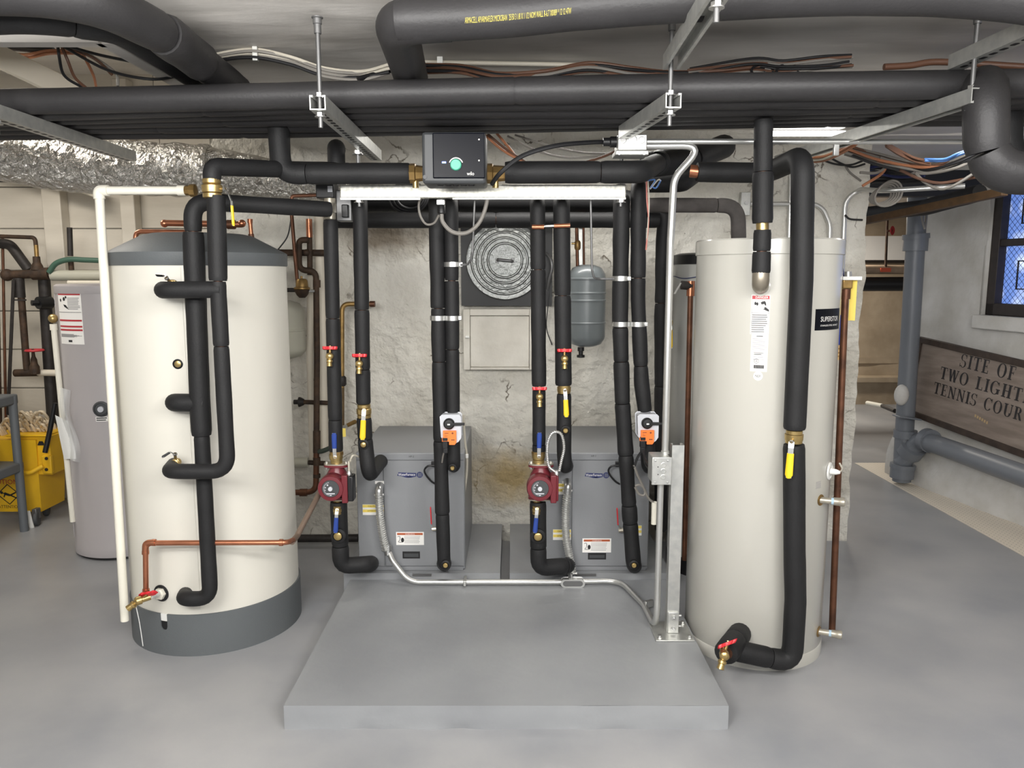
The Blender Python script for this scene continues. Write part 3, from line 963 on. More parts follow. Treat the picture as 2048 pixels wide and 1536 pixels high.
# ------------------------------------------------------------------ heat pump cabinets
UY = 3.88
def heat_pump(x0, x1, label, px):
    zb, zt = SLABZ + 0.004, 0.758
    y1 = 4.60
    t = thing('heat_pump', label, 'heat pump', ((x0 + x1) / 2, UY, SLABZ))
    MB().bb((x0, UY + 0.004, zb), (x1, y1, zt)).build('cabinet', UNIT, t, bevel=0.006)
    seam = P(px['seam'], 1020, UY).x
    z_top = P(900, 921, UY).z
    MB().bb((seam + 0.002, UY - 0.004, zb + 0.02), (x1 - 0.003, UY + 0.006, z_top)).build('front_panel', UNIT, t, bevel=0.003)
    fpn = MB.last
    MB().bb((x0 + 0.003, UY - 0.003, zb + 0.02), (seam - 0.002, UY + 0.006, z_top)).build('corner_panel', UNIT, t, bevel=0.003)
    cpn = MB.last
    MB().bb((x0 + 0.002, UY - 0.003, z_top + 0.003), (x1 - 0.002, UY + 0.006, zt - 0.001)).build('top_rail', UNIT, t, bevel=0.003)
    MB().bb((x0 + 0.01, UY - 0.002, SLABZ), (x1 - 0.01, y1, SLABZ + 0.02)).build('base_tray', UNIT, t, bevel=0.002)
    yf = UY - 0.0045
    # logo
    l0 = P((px['logo'][0] + px['logo'][2]) / 2, (px['logo'][1] + px['logo'][3]) / 2, yf)
    W_ = S(px['logo'][2] - px['logo'][0], yf)
    fr = flat((l0.x, yf, l0.z))
    mb = MB()
    mb.prism([(-W_ / 2, -.004), (-W_ / 2 + .006, .014), (W_ / 2 - .034, .011), (W_ / 2 - .034, -.008), (W_ / 2 - .06, -.014), (-W_ / 2 + .045, -.014), (-W_ / 2 + .02, -.006)], fr, 0.0005)
    mb.lathe([(0.016, 0), (0.016, 0.0006), (0, 0.0006)], fr(W_ / 2 - 0.016, 0.001, 0), (0, -1, 0), 24)
    lg = mb.build('logo_badge', NAVY, fpn)
    text('logo_lettering', 'WaterFurnace', WHITE, lg, lambda s, q, d: fr(s - .017, q + .003, d + .0006), 0.013, width=W_ - 0.045)
    mb = MB(); lines(mb, fr, -W_ / 2 + .048, W_ / 2 - .06, -.012, -.008, 1, .003, 2, 0)
    mb.build('logo_underline', WHITE, lg)
    mb = MB()
    for k in range(5):
        mb.bb(fr(W_ / 2 - .024 + k * .004, -.009, .0009), fr(W_ / 2 - .0225 + k * .004, .011, .0004))
    mb.build('logo_emblem', UNIT, lg)
    # warning label
    x0_, y0_, x1_, y1_ = px['warn']
    wl = plate(MB(), x0_, y0_, x1_, y1_, yf - 0.0008, 0.001).build('warning_label', WHITE, fpn)
    c = P((x0_ + x1_) / 2, (y0_ + y1_) / 2, yf - 0.001)
    fr2 = flat((c.x, yf - 0.001, c.z)); hw, hh = S(x1_ - x0_, yf) / 2, S(y1_ - y0_, yf) / 2
    mb = MB(); mb.patch(fr2, -hw + .004, hw - .004, hh - .014, hh - .003, .0006); mb.build('label_header', ORINK, wl)
    text('label_lettering', 'WARNING', WHITE, wl, lambda s, q, d: fr2(s, q + hh - .0085, d + .0007), 0.006, width=.05)
    mb = MB(); lines(mb, fr2, -hw * .42, hw - .006, -hh + .006, hh - .018, 6, .0022, 5, .2); mb.build('fine_print', GINK, wl)
    mb = MB()
    disc_on(mb, fr2, -hw * .55, -hh * .25, .008, .013)
    mb.tube(spline([fr2(-hw + .006, hh * .3, .001), fr2(-hw * .75, hh * .35, .001), fr2(-hw * .74, -hh * .2, .001), fr2(-hw * .86, -hh * .55, .001), fr2(-hw * .6, -hh * .6, .001)], 5), 0.0012, 5)
    mb.build('label_print', INK, wl)
    # louvre slot
    x0_, y0_, x1_, y1_ = px['slot']
    plate(MB(), x0_, y0_, x1_, y1_, yf - 0.0005, 0.001).build('drain_slot', UNITD, fpn)
    plate(MB(), x0_ + 3, y0_ + 4, x1_ - 3, y1_ - 3, yf - 0.0010, 0.0006).build('slot_blade', DGREY, fpn)
    # caution stickers
    for x0_, y0_, x1_, y1_ in px['caution']:
        cl = plate(MB(), x0_, y0_, x1_, y1_, yf - 0.0008, 0.001).build('caution_label', WHITE, cpn if x0_ < px['seam'] else fpn)
        c = P((x0_ + x1_) / 2, (y0_ + y1_) / 2, yf - 0.001)
        fr3 = flat((c.x, yf - 0.001, c.z)); hw, hh = S(x1_ - x0_, yf) / 2, S(y1_ - y0_, yf) / 2
        mb = MB(); mb.patch(fr3, -hw, hw, hh * .45, hh, .0005); mb.patch(fr3, -hw, hw, -hh * .5, hh * .05, .0005); mb.build('yellow_bars', YLAB, cl)
        if hw > .03:
            text('label_lettering', 'CAUTION', INK, cl, lambda s, q, d: fr3(s, q + hh * .72, d + .0006), 0.007, width=hw * 1.0)
            text('label_lettering', 'ATTENTION', INK, cl, lambda s, q, d: fr3(s, q - hh * .22, d + .0006), 0.007, width=hw * 1.1)
    x0_, y0_, x1_, y1_ = px['strip']
    plate(MB(), x0_, y0_, x1_, y1_, yf - 0.0008, 0.001).build('paper_strip', WHITE, cpn)
    tx, ty, word = px['name']
    c = P(tx, ty, UY - 0.004)
    text('lettering', word, INK, [q for q in t.children if q.name.startswith('top_rail')][0], flat((c.x, UY - 0.0035, c.z)), 0.009)
    return t
heat_pump(-0.808, -0.247, 'grey heat pump cabinet left of the whitewashed gap, on the left slab', dict(seam=768, logo=(794, 942, 846, 958), warn=(792, 1064, 848, 1090),
          slot=(805, 1103, 840, 1117), caution=[(725, 1009, 768, 1030)], strip=(750, 962, 768, 968), name=(823, 913, 'HP-2')))
heat_pump(0.152, 0.716, 'grey heat pump cabinet nearer the beige tank, on the right slab', dict(seam=1143, logo=(1169, 943, 1219, 959), warn=(1165, 1077, 1222, 1105),
          slot=(1176, 1106, 1212, 1119), caution=[(1106, 1059, 1142, 1080), (1100, 967, 1131, 989), (1274, 1051, 1283, 1071)], strip=(1124, 962, 1142, 967), name=(1187, 912, 'HP-1')))
for x0, x1, px0, px1, lab in ((0, 0, 825, 863, 'metal data strip on the slab edge under the left cabinet'), (0, 0, 1152, 1192, 'metal data strip on the slab edge under the right cabinet')):
    a, b_ = rectpx(px0, 1145, px1, 1152, 3.836)
    tag(MB().bb((a.x, 3.832, max(0.1, b_.z)), (b_.x, 3.838, SLABZ - .002)).build('data_strip', DSTEEL), lab, 'metal strip')
# ------------------------------------------------------------------ fittings
def lever_valve(name, label, c, r, axis, path, grip, gw, cat='valve', body=True, group=None, body_len=2.1, mbody=None):
    """ball valve: brass body on its pipe, steel stem and arm, vinyl grip along the last leg of path"""
    c = Vector(c)
    ax = Vector(axis).normalized()
    t = thing(name, label, cat, c, group)
    L = r * body_len
    mb = MB()
    mb.lathe([(r * 0.8, -L / 2), (r * 0.98, -L / 2 + r * .1), (r * 0.98, -L / 2 + r * .5), (r * 0.8, -L / 2 + r * .56), (r * 1.05, -r * .4), (r * 1.08, r * .3), (r * 0.82, L / 2 - r * .55), (r * 0.95, L / 2 - r * .5), (r * 0.95, L / 2 - r * .1), (r * 0.8, L / 2)], c, ax, 20)
    mb.build('valve_body', mbody or BRASS, t, angle=30)
    p = [Vector(q) for q in path]
    d = (p[0] - c)
    d.normalize()
    MB().cyl(c + d * r * .5, p[0] + d * .004, 0.006, seg=10).build('stem', BRASS, t)
    MB().lathe([(0.009, -0.004), (0.009, 0.003), (0.006, 0.004)], p[0], d, 6).build('handle_nut', STEEL, t)
    mb = MB()
    for a, b in zip(p[:-1], p[1:]):
        mb.bar(a, b, gw * .8, 0.003, up=d)
    arm_ = mb.build('lever_arm', STEEL, t)
    a, b = p[-2], p[-1]
    a2 = a + (b - a) * 0.18
    u = (b - a).normalized()
    sd = u.cross(d).normalized()
    n = 8
    rings = []
    for i in range(n + 1):
        k = i / n
        q = a2 + (b - a2) * k
        hw = gw * .5 * (1.0 + .15 * k) * (1.0 if i < n else .55)
        rings.append([q + sd * hw * math.cos(x) + d * 0.005 * math.sin(x) for x in [2 * PI * j / 12 for j in range(12)]])
    MB().rings(rings).build('lever_grip', grip, arm_)
    return t

def drain_cock(label, px, py, Y, s=1.0, down=(0, -0.25, -1), group='brass drain cocks with red handles', hx=(1, 0, 0), out=(0, -1, 0)):
    """brass drain tap: body out of the pipe, spout turned down, red wing handle on top"""
    c = P(px, py, Y)
    o = Vector(out).normalized()
    dn = Vector(down).normalized()
    t = thing('drain_cock', label, 'drain valve', c, group)
    b0 = c - o * 0.035 * s
    MB().lathe([(0.012 * s, 0), (0.012 * s, 0.03 * s), (0.0165 * s, 0.032 * s), (0.0165 * s, 0.05 * s), (0.012 * s, 0.055 * s), (0.006 * s, 0.058 * s)], b0, o, 14).build('valve_body', BRASS, t)
    sp0 = c + o * 0.006 * s
    mb = MB()
    mb.tube([sp0, sp0 + dn * .016 * s, sp0 + dn * .020 * s, sp0 + dn * 0.028 * s, sp0 + dn * .030 * s, sp0 + dn * 0.046 * s, sp0 + dn * 0.048 * s],
            [0.010 * s, .010 * s, .0145 * s, .0145 * s, .011 * s, .0125 * s, .0125 * s], 14)
    mb.build('spout', BRASS, t)
    MB().cyl(sp0 + dn * 0.0482 * s, sp0 + dn * 0.049 * s, .008 * s, seg=12).build('spout_opening', UNITD, t)
    up = -dn
    h0 = c + up * 0.012 * s + o * .004
    MB().cyl(c, h0 + up * 0.022 * s, 0.0055 * s, seg=10).build('stem', BRASSD, t)
    hc = h0 + up * 0.022 * s
    x = Vector(hx).normalized()
    y = up.cross(x).normalized()
    prof = [(-.034, .006), (-.034, -.006), (-.030, -.011), (-.020, -.012), (-.015, -.007), (-.007, -.011), (.007, -.011), (.015, -.007), (.020, -.012), (.030, -.011), (.034, -.006), (.034, .006),
            (.030, .011), (.020, .012), (.015, .007), (.007, .011), (-.007, .011), (-.015, .007), (-.020, .012), (-.030, .011)]
    mb = MB()
    mb.prism([(a * s, b * s) for a, b in prof], lambda q, r_, d: hc + x * q + y * r_ + up * d, 0.010 * s)
    mb.prism([(a * s * .93, b * s * .9) for a, b in prof], lambda q, r_, d: hc + x * q * (1) + y * r_ + up * (d - 0.004 * s), 0.005 * s)
    wh_ = mb.build('wing_handle', RED, t, bevel=0.001)
    MB().lathe([(0.005 * s, 0), (0.005 * s, 0.004 * s), (0, .0045 * s)], hc + up * .010 * s, up, 8).build('handle_screw', BRASS, wh_)
    return t

def pump(label, px, py, Y, boxm, side_dark):
    c = P(px, py, Y)
    t = thing('circulator_pump', label, 'pump', c - V(0, 0, 0.09), 'circulator pumps')
    k = S(1, Y)
    # volute between flanges
    mb = MB()
    mb.lathe([(.034, -.078), (.036, -.06), (.050, -.035), (.058, 0), (.050, .035), (.036, .06), (.034, .078)], c + V(.004, 0, 0), (0, 0, 1), 28)
    mb.build('pump_volute', MAROON, t)
    for s in (-1, 1):
        z = c.z + s * .080
        mb = MB()
        prof = []
        for i in range(28):
            a = 2 * PI * i / 28
            prof.append((.060 * math.copysign(abs(math.cos(a)) ** .7, math.cos(a)), .038 * math.copysign(abs(math.sin(a)) ** .8, math.sin(a))))
        mb.prism(prof, lambda q, r_, d: V(c.x + .004 + q, c.y + r_, z - s * .006 + d * s), .010)
        fl = mb.build('flange', MAROON, t, bevel=.0015)
        MB().prism([(a * .98, b * .98) for a, b in prof], lambda q, r_, d: V(c.x + .004 + q, c.y + r_, z + s * .004 + d * s), .006).build('counter_flange', NIP, t, bevel=.001)
        for sx in (-1, 1):
            mb = MB()
            mb.cyl((c.x + .004 + sx * .047, c.y, z - s * .024), (c.x + .004 + sx * .047, c.y, z + s * .014), .0045, seg=8)
            mb.lathe([(.0085, 0), (.0085, .007)], (c.x + .004 + sx * .047, c.y, z + s * .010), (0, 0, s), 6)
            mb.lathe([(.0085, 0), (.0085, .007)], (c.x + .004 + sx * .047, c.y, z - s * .018), (0, 0, s), 6)
            mb.build('flange_bolt', STEEL, t)
    # motor drum facing the room
    f = c + V(-.004, -.045, -.008)
    MB().lathe([(.052, -.02), (.062, .0), (.062, .055), (.058, .064), (.042, .066), (.040, .060)], f, (0, -1, 0), 40).build('motor_drum', MAROON, t)
    drum = MB.last
    fp = MB().lathe([(.0405, 0.058), (.0405, .0635), (0, .0637)], f, (0, -1, 0), 32).build('motor_faceplate', DGREY, drum)
    fr = flat(f + V(0, -.0645, 0))
    MB().lathe([(.011, 0), (.010, .007), (0, .008)], fr(0, 0, 0), (0, -1, 0), 20).build('vent_plug', LGREY, drum)
    mb = MB()
    for a, rr, r2 in ((2.2, .022, .004), (2.9, .024, .003), (3.4, .026, .0025)):
        disc_on(mb, fr, rr * math.cos(a), rr * math.sin(a), r2, r2)
    mb.patch(fr, -.020, .020, -.026, -.021, .0006, 2); mb.patch(fr, -.005, .005, -.034, -.029, .0006, 2)
    for k_ in range(16):
        a = 1.8 + k_ * .17
        mb.add([fr(.028 * math.cos(a), .028 * math.sin(a), .0005), fr(.034 * math.cos(a), .034 * math.sin(a), .0005), fr(.034 * math.cos(a + .06), .034 * math.sin(a + .06), .0005), fr(.028 * math.cos(a + .06), .028 * math.sin(a + .06), .0005)], [(0, 1, 2, 3)])
    mb.build('label_print', LGREY, fp)
    # terminal box on the right of the drum
    bx = f.x + .062
    MB().bb((bx - .012, f.y - .060, f.z - .072), (bx + .016, f.y + .012, f.z + .062)).build('terminal_box', MAROON, t, bevel=.004)
    tbx = MB.last
    MB().bb((bx + .012, f.y - .052, f.z - .066), (bx + .042 if side_dark else bx + .026, f.y + .012, f.z + .056)).build('terminal_cover', boxm, tbx, bevel=.006)
    MB().lathe([(.012, 0), (.012, .010), (.009, .014), (.009, .022)], V(bx + .018, f.y - .02, f.z + .056), (0, 0, 1), 12).build('cable_connector', STEEL, tbx)
    return V(bx + .018, f.y - .02, f.z + .078)

# ------------------------------------------------------------------ insulated pipes on the left tank
Y1, Y2 = 2.98, 3.09
foam('insulated_pipe', 'front black foam riser bending left into the cream tank low on its side', 'pipe',
     [P(432, 391, Y1), P(437, 590, Y1), P(456, 943, Y1), P(338, 943, Y1), P(352, 924, 3.30)], S(15.5, Y1), (0.20, 0.355), radii=(1.16, 1.0, 1.0), bend=0.07)
foam('insulated_pipe', 'short black foam branch into the upper port of the cream tank', 'pipe',
     [P(444, 579, Y1), P(325, 580, Y1), P(331, 580, 3.24)], S(17, Y1), bend=0.06)
foam('insulated_pipe', 'black foam riser behind the front one, ending in the lowest tank port', 'pipe',
     [P(660, 419, 3.42), P(384, 402, Y2), P(400, 806, Y2), P(421, 1197, Y2), P(366, 1198, Y2), P(374, 1183, 3.26)], S(16, Y2), (0.272, 0.608), radii=(1.05, 1.24, 0.98), bend=0.07)
foam('insulated_pipe', 'short black foam stub into the middle port of the cream tank', 'pipe',
     [P(412, 806, Y2), P(348, 805, Y2), P(352, 805, 3.26)], S(18, Y2), bend=0.05)
foam('insulated_pipe', 'black foam pipe from the brass valve turning right under the pipe rack', 'pipe',
     [P(424, 362, Y1), P(424, 333, Y1), P(545, 338, 3.2), P(700, 340, 3.7)], S(17, Y1), bend=0.06)
lever_valve('ball_valve', 'brass ball valve with a bent yellow lever above the front tank riser', P(424, 377, Y1), S(18, Y1), (0, 0, 1), [P(449, 378, Y1 - .01), P(458, 390, Y1 - .03), P(463, 402, Y1 - .035), P(467, 452, Y1 - .035)], YEL, .013)
lever_valve('ball_valve', 'small brass valve with black lever on the upper cream tank branch', P(345, 568, Y1 + .12), .017, (0, 1, 0), [P(333, 556, Y1 + .08), P(329, 552, Y1 + .08), P(312, 551, Y1 + .05)], BLACK, .011)
lever_valve('ball_valve', 'small valve with grey lever where the front riser enters the tank', P(352, 925, Y1 + .14), .017, (0, 1, 0), [P(350, 908, Y1 + .12), P(341, 904, Y1 + .1), P(325, 914, Y1 + .04)], DGREY, .011)

# white drain pipe beside the cream tank
YV = 3.28
t = thing('drain_pipe', 'white plastic drain pipe standing left of the cream tank', 'pipe', P(250, 1241, YV))
MB().tube([P(199, 395, YV), P(250, 1241, YV)], S(8.5, YV), 16).build('upright', PVC, t)
MB().tube(fillet([P(199, 398, YV), P(197, 381, YV), P(217, 381, YV)], .03), S(10.5, YV), 16).build('elbow', PVC, t)
MB().tube([P(212, 381, YV), P(362, 381, YV)], S(8, YV), 16).build('cross_pipe', PVC, t)
MB().tube([P(356, 381, YV), P(371, 381, YV)], S(10, YV), 16).build('socket', PVC, t)
MB().lathe([(.020, 0), (.020, .018), (.026, .02), (.026, .042), (.016, .045)], P(371, 381, YV), (1, 0, 0), 8).build('brass_adapter', BRASSD, t)

# copper drain line across the cream tank
YC = 3.10
t = thing('copper_pipe', 'bright copper drain line crossing low in front of the cream tank', 'pipe', P(292, 1190, YC))
MB().tube(fillet([P(292, 1186, YC), P(291, 1086, YC), P(575, 1085, YC), P(586, 1080, 3.2)], .035), S(5.5, YC), 14).build('pipe_run', COPPER, t)
for a, b_ in ((P(291, 1108, YC), P(291, 1102, YC)), (P(305, 1085, YC), P(311, 1085, YC)), (P(566, 1085, YC), P(559, 1085, YC)), (P(292, 1186, YC), P(292, 1178, YC))):
    MB().tube([a, b_], S(7.2, YC), 14).build('fitting_collar', COPPER, t)
MB().tube(fillet([P(291, 1103, YC), P(291, 1086, YC), P(307, 1085, YC)], .03), S(6.6, YC), 14).build('elbow', COPPER, t)
rigid('copper_pipe', 'dull grey copper pipe slanting up from the drain line to the left pump', 'pipe', [P(584, 1084, 3.2), P(594, 1072, 3.3), P(650, 965, 3.62)], S(6, 3.3), mat('tarnished_copper', lin(140, 122, 108), .5, .6), bend=.03)
t0 = P(320, 1186, 3.2)
rigid('pipe_nipple', 'short white taped nipple between drain valve and cream tank', 'pipe', [P(324, 1184, 3.25), P(300, 1192, YC)], .014, WHITEP)
drain_cock('brass drain cock with red handle under the copper line on the cream tank', 281, 1200, 3.06, 1.1, down=(-0.85, -0.3, -0.62), hx=(1, -0.2, 0.25), out=(-.75, -.55, -.1))

# ------------------------------------------------------------------ vertical insulated pipes in front of the machines
YP = 3.60
foam('insulated_pipe', 'black foam pipe down to the left pump, leftmost of the wall risers', 'pipe', [P(661, 440, YP), P(672, 902, YP)], S(14, YP), (.42, .55, .86))
foam('insulated_pipe', 'black foam pipe below the left pump turning to the left cabinet', 'pipe', [P(677, 1003, YP), P(682, 1132, YP), P(738, 1128, YP + .05), P(742, 1127, UY)], S(17, YP), (.33,), bend=.05)
foam('insulated_pipe', 'black foam riser with a yellow lever valve over the left cabinet', 'pipe', [P(720, 404, YP + .25), P(720, 404, YP), P(727, 807, YP)], S(14.5, YP), (.62, .86), bend=.05)
foam('insulated_pipe', 'short black foam sleeve under the yellow lever valve, elbowing into the left cabinet', 'pipe', [P(728, 836, YP), P(731, 888, YP), P(738, 952, YP - .02), P(762, 922, UY)], S(15, YP), (.18,), bend=.05)
foam('insulated_pipe', 'wavy black foam pipe reaching the bottom right of the left cabinet', 'pipe', [P(872, 404, YP + .25), P(872, 404, YP), P(876, 610, YP), P(880, 830, YP), P(884, 1000, YP), P(888, 1126, YP), P(889, 1130, UY)], S(14.5, YP), (.32, .43, .60, .76, .88), wob=.05, bend=.05)
foam('insulated_pipe', 'black foam pipe with the left actuator, ending in a rounded boot', 'pipe', [P(902, 404, YP + .25), P(902, 404, YP), P(907, 930, YP), P(907, 932, UY)], S(14, YP), (.34, .52, .75), bend=.055)
foam('insulated_pipe', 'black foam pipe down to the right pump', 'pipe', [P(1075, 404, YP + .25), P(1075, 404, YP), P(1078, 772, YP)], S(14.8, YP), (.32, .50), bend=.05)
foam('insulated_pipe', 'short black foam sleeve with a drain cock above the right pump', 'pipe', [P(1078, 777, YP), P(1078, 902, YP)], S(13.5, YP), (.9,))
foam('insulated_pipe', 'black foam pipe below the right pump turning to the right cabinet', 'pipe', [P(1076, 1003, YP), P(1077, 1136, YP), P(1132, 1132, YP + .05), P(1136, 1130, UY)], S(17, YP), (.33, .66), bend=.05)
foam('insulated_pipe', 'thick black foam riser beside the grey expansion tank', 'pipe', [P(1123, 404, YP + .25), P(1123, 404, YP), P(1127, 770, YP)], S(16.5, YP), (.62,), bend=.05)
foam('insulated_pipe', 'black foam sleeve under the thick riser, hooked into the right cabinet', 'pipe', [P(1128, 788, YP), P(1128, 905, YP), P(1130, 932, YP), P(1133, 932, UY)], S(14.8, YP), (.72,), bend=.05)
foam('insulated_pipe', 'long wavy black foam pipe reaching the bottom right of the right cabinet', 'pipe', [P(1243, 400, YP + .25), P(1243, 400, YP), P(1240, 640, YP), P(1245, 810, YP), P(1251, 900, YP), P(1260, 1040, YP), P(1267, 1128, YP), P(1269, 1132, UY)], S(15.5, YP), (.36, .43, .52, .63, .74, .78), wob=.06, bend=.05)
foam('insulated_pipe', 'black foam pipe with the right actuator beside the conduit', 'pipe', [P(1277, 374, YP + .25), P(1277, 374, YP), P(1276, 600, YP), P(1283, 765, YP), P(1293, 850, YP), P(1297, 930, YP), P(1298, 934, UY)], S(14.6, YP), (.36, .58, .70, .9), wob=.04, bend=.05)
foam('insulated_pipe', 'dark foam pipe in the shade behind the vertical conduit', 'pipe', [P(1330, 400, 4.15), P(1325, 480, 4.15), P(1322, 640, 4.15), P(1321, 900, 4.15), P(1322, 1060, 4.15)], S(13, 4.15), (.3, .55), wob=.05)
# cross pipes behind
foam('insulated_pipe', 'black foam header pipe running across behind the risers', 'pipe', [P(664, 441, 4.12), P(1318, 440, 4.12)], S(15, 4.12), (.5,))
foam('insulated_pipe', 'upper black foam header pipe under the steel rail', 'pipe', [P(690, 402, 4.22), P(1262, 404, 4.22)], S(22, 4.22), (.4,))
foam('insulated_pipe', 'dusty grey foam pipe elbowing down behind the beige tank', 'pipe', [P(1262, 410, 4.05), P(1476, 411, 4.05), P(1478, 520, 4.1)], S(14, 4.05), (.55,), m=FOAM_OLD, bend=.09)
# brass unions at the pump necks and sleeve gaps
def union(label, x, y0, y1, r):
    t = thing('brass_union', label, 'pipe fitting', P(x, y1, YP))
    a, b_ = P(x, y0, YP), P(x, y1, YP)
    L = (b_ - a).length
    MB().lathe([(r * .9, 0), (r, L * .05), (r, L * .30), (r * .8, L * .34), (r * .78, L * .62), (r * .95, L * .66), (r * .95, L)], a, (b_ - a), 20).build('union_body', BRASS, t)
    MB().lathe([(r * 1.12, -.007), (r * 1.12, .007)], a + (b_ - a) * .2, (b_ - a), 8).build('union_nut', BRASSD, t)
union('brass union on top of the left pump', 673, 900, 929, S(12.5, YP))
union('brass union on top of the right pump', 1077, 900, 929, S(12.5, YP))
union('small brass union under the left pump', 675, 998, 1030, S(8, YP))
union('small brass union under the right pump', 1074, 998, 1030, S(8, YP))

la = pump('maroon circulator pump with dark terminal box, on the left pipe', 673, 962, YP, BLACK, True)
lb = pump('maroon circulator pump with maroon terminal box, in front of the right cabinet', 1080, 962, YP, MAROON, False)

lever_valve('ball_valve', 'brass valve with hanging yellow lever over the left cabinet', P(728, 822, YP), S(14, YP), (0, 0, 1), [P(728, 820, YP - .045), P(727, 832, YP - .055), P(725, 880, YP - .06)], YEL, .024)
lever_valve('ball_valve', 'brass valve with hanging yellow lever on the thick riser', P(1128, 778, YP), S(13, YP), (0, 0, 1), [P(1130, 781, YP - .04), P(1131, 792, YP - .05), P(1133, 834, YP - .055)], YEL, .022, body_len=1.5)
lever_valve('ball_valve', 'brass valve with blue lever pointing up above the left pump', P(672, 912, YP - .002), S(12.8, YP), (0, 0, 1), [P(670, 914, YP - .045), P(669, 904, YP - .05), P(668, 866, YP - .052)], BLUE, .021, body_len=1.4)
lever_valve('ball_valve', 'brass valve with blue lever pointing up above the right pump', P(1077, 910, YP - .002), S(12.8, YP), (0, 0, 1), [P(1078, 913, YP - .045), P(1078, 903, YP - .05), P(1079, 865, YP - .052)], BLUE, .021, body_len=1.4)
lever_valve('ball_valve', 'small brass valve with blue lever hanging below the left pump', P(675, 1020, YP - .03), .020, (0, 0, 1), [P(674, 1020, YP - .075), P(673, 1029, YP - .08), P(671, 1066, YP - .085)], BLUE, .020)
lever_valve('ball_valve', 'small brass valve with blue lever hanging below the right pump', P(1073, 1020, YP - .03), .020, (0, 0, 1), [P(1074, 1018, YP - .075), P(1073, 1030, YP - .08), P(1070, 1066, YP - .085)], BLUE, .020)
for x, y, lab, r, yy in ((727, 889, 'round brass test plug in the elbow over the left cabinet', .013, YP - .045), (676, 1072, 'large round brass plug in the foam below the left pump', .019, YP - .05),
                     (1076, 1073, 'large round brass plug in the foam below the right pump', .019, YP - .05), (1131, 861, 'round brass test plug on the thick riser', .012, YP - .05),
                     (891, 1130, 'round brass plug at the foot of the left wavy pipe', .012, YP - .05), (1268, 1130, 'round brass plug at the foot of the right wavy pipe', .012, YP - .05),
                     (905, 936, 'oval plug in the rounded boot under the left actuator', .010, YP - .05)):
    c = P(x, y, yy)
    t = thing('test_plug', lab, 'plug', c)
    MB().lathe([(r * 1.9, .0), (r * 1.9, .012), (r * 1.3, .016), (r * 1.2, 0.008)], c + V(0, .012, 0), (0, -1, 0), 24).build('foam_collar', FOAM, t)
    MB().lathe([(r, -.02), (r, .008), (r * .7, .011), (0, .011)], c, (0, -1, 0), 20).build('plug_face', BRASS, t)

drain_cock('brass drain cock with red handle on the leftmost wall riser', 660, 712, YP - .055)
drain_cock('brass drain cock with red handle on the riser over the left cabinet', 719, 727, YP - .055)
drain_cock('brass drain cock with red handle just above the right pump sleeve', 1079, 793, YP - .055)
drain_cock('brass drain cock with red handle on the thick riser by the expansion tank', 1129, 717, YP - .06)

# pipe clamps
def clamp(label, x0, x1, y, Y, n=1):
    t = thing('pipe_clamp', label, 'pipe clamp', P((x0 + x1) / 2, y, Y))
    w_ = (x1 - x0) / n
    for i in range(n):
        c = P(x0 + w_ * (i + .5), y, Y)
        r = S(w_ / 2, Y) * 1.02
        MB().lathe([(r, -.011), (r + .003, -.011), (r + .003, .011), (r, .011)], c, (0, 0, 1), 28).build('clamp_ring', STEEL, t)
    MB().box(P(x1, y, Y - .03), (.016, .02, .02)).build('clamp_lug', STEEL, t, bevel=.002)
    return t
clamp('bright steel strap around both pipes over the left cabinet', 862, 920, 636, YP, 2)
clamp('bright steel strap on the actuator pipe left of the round lid', 889, 922, 529, YP)
clamp('bright steel strap on the long wavy pipe beside the expansion tank', 1226, 1258, 557, YP)
clamp('bright steel strap around both pipes under the right rail end', 1226, 1292, 648, YP, 2)
for a, lab in (([P(950, 385, 3.5), P(945, 505, 3.52), P(942, 520, 3.53), P(935, 529, 3.55), P(921, 530, 3.56)], 'thin bent hanger rod to the strap left of the round lid'), ([P(1181, 385, 3.5), P(1184, 540, 3.52), P(1188, 556, 3.53), P(1200, 558, 3.55), P(1228, 558, 3.56)], 'thin bent hanger rod to the strap beside the expansion tank')):
    rigid('hanger_rod', lab, 'hanger rod', a, .005, DSTEEL, bend=.02)

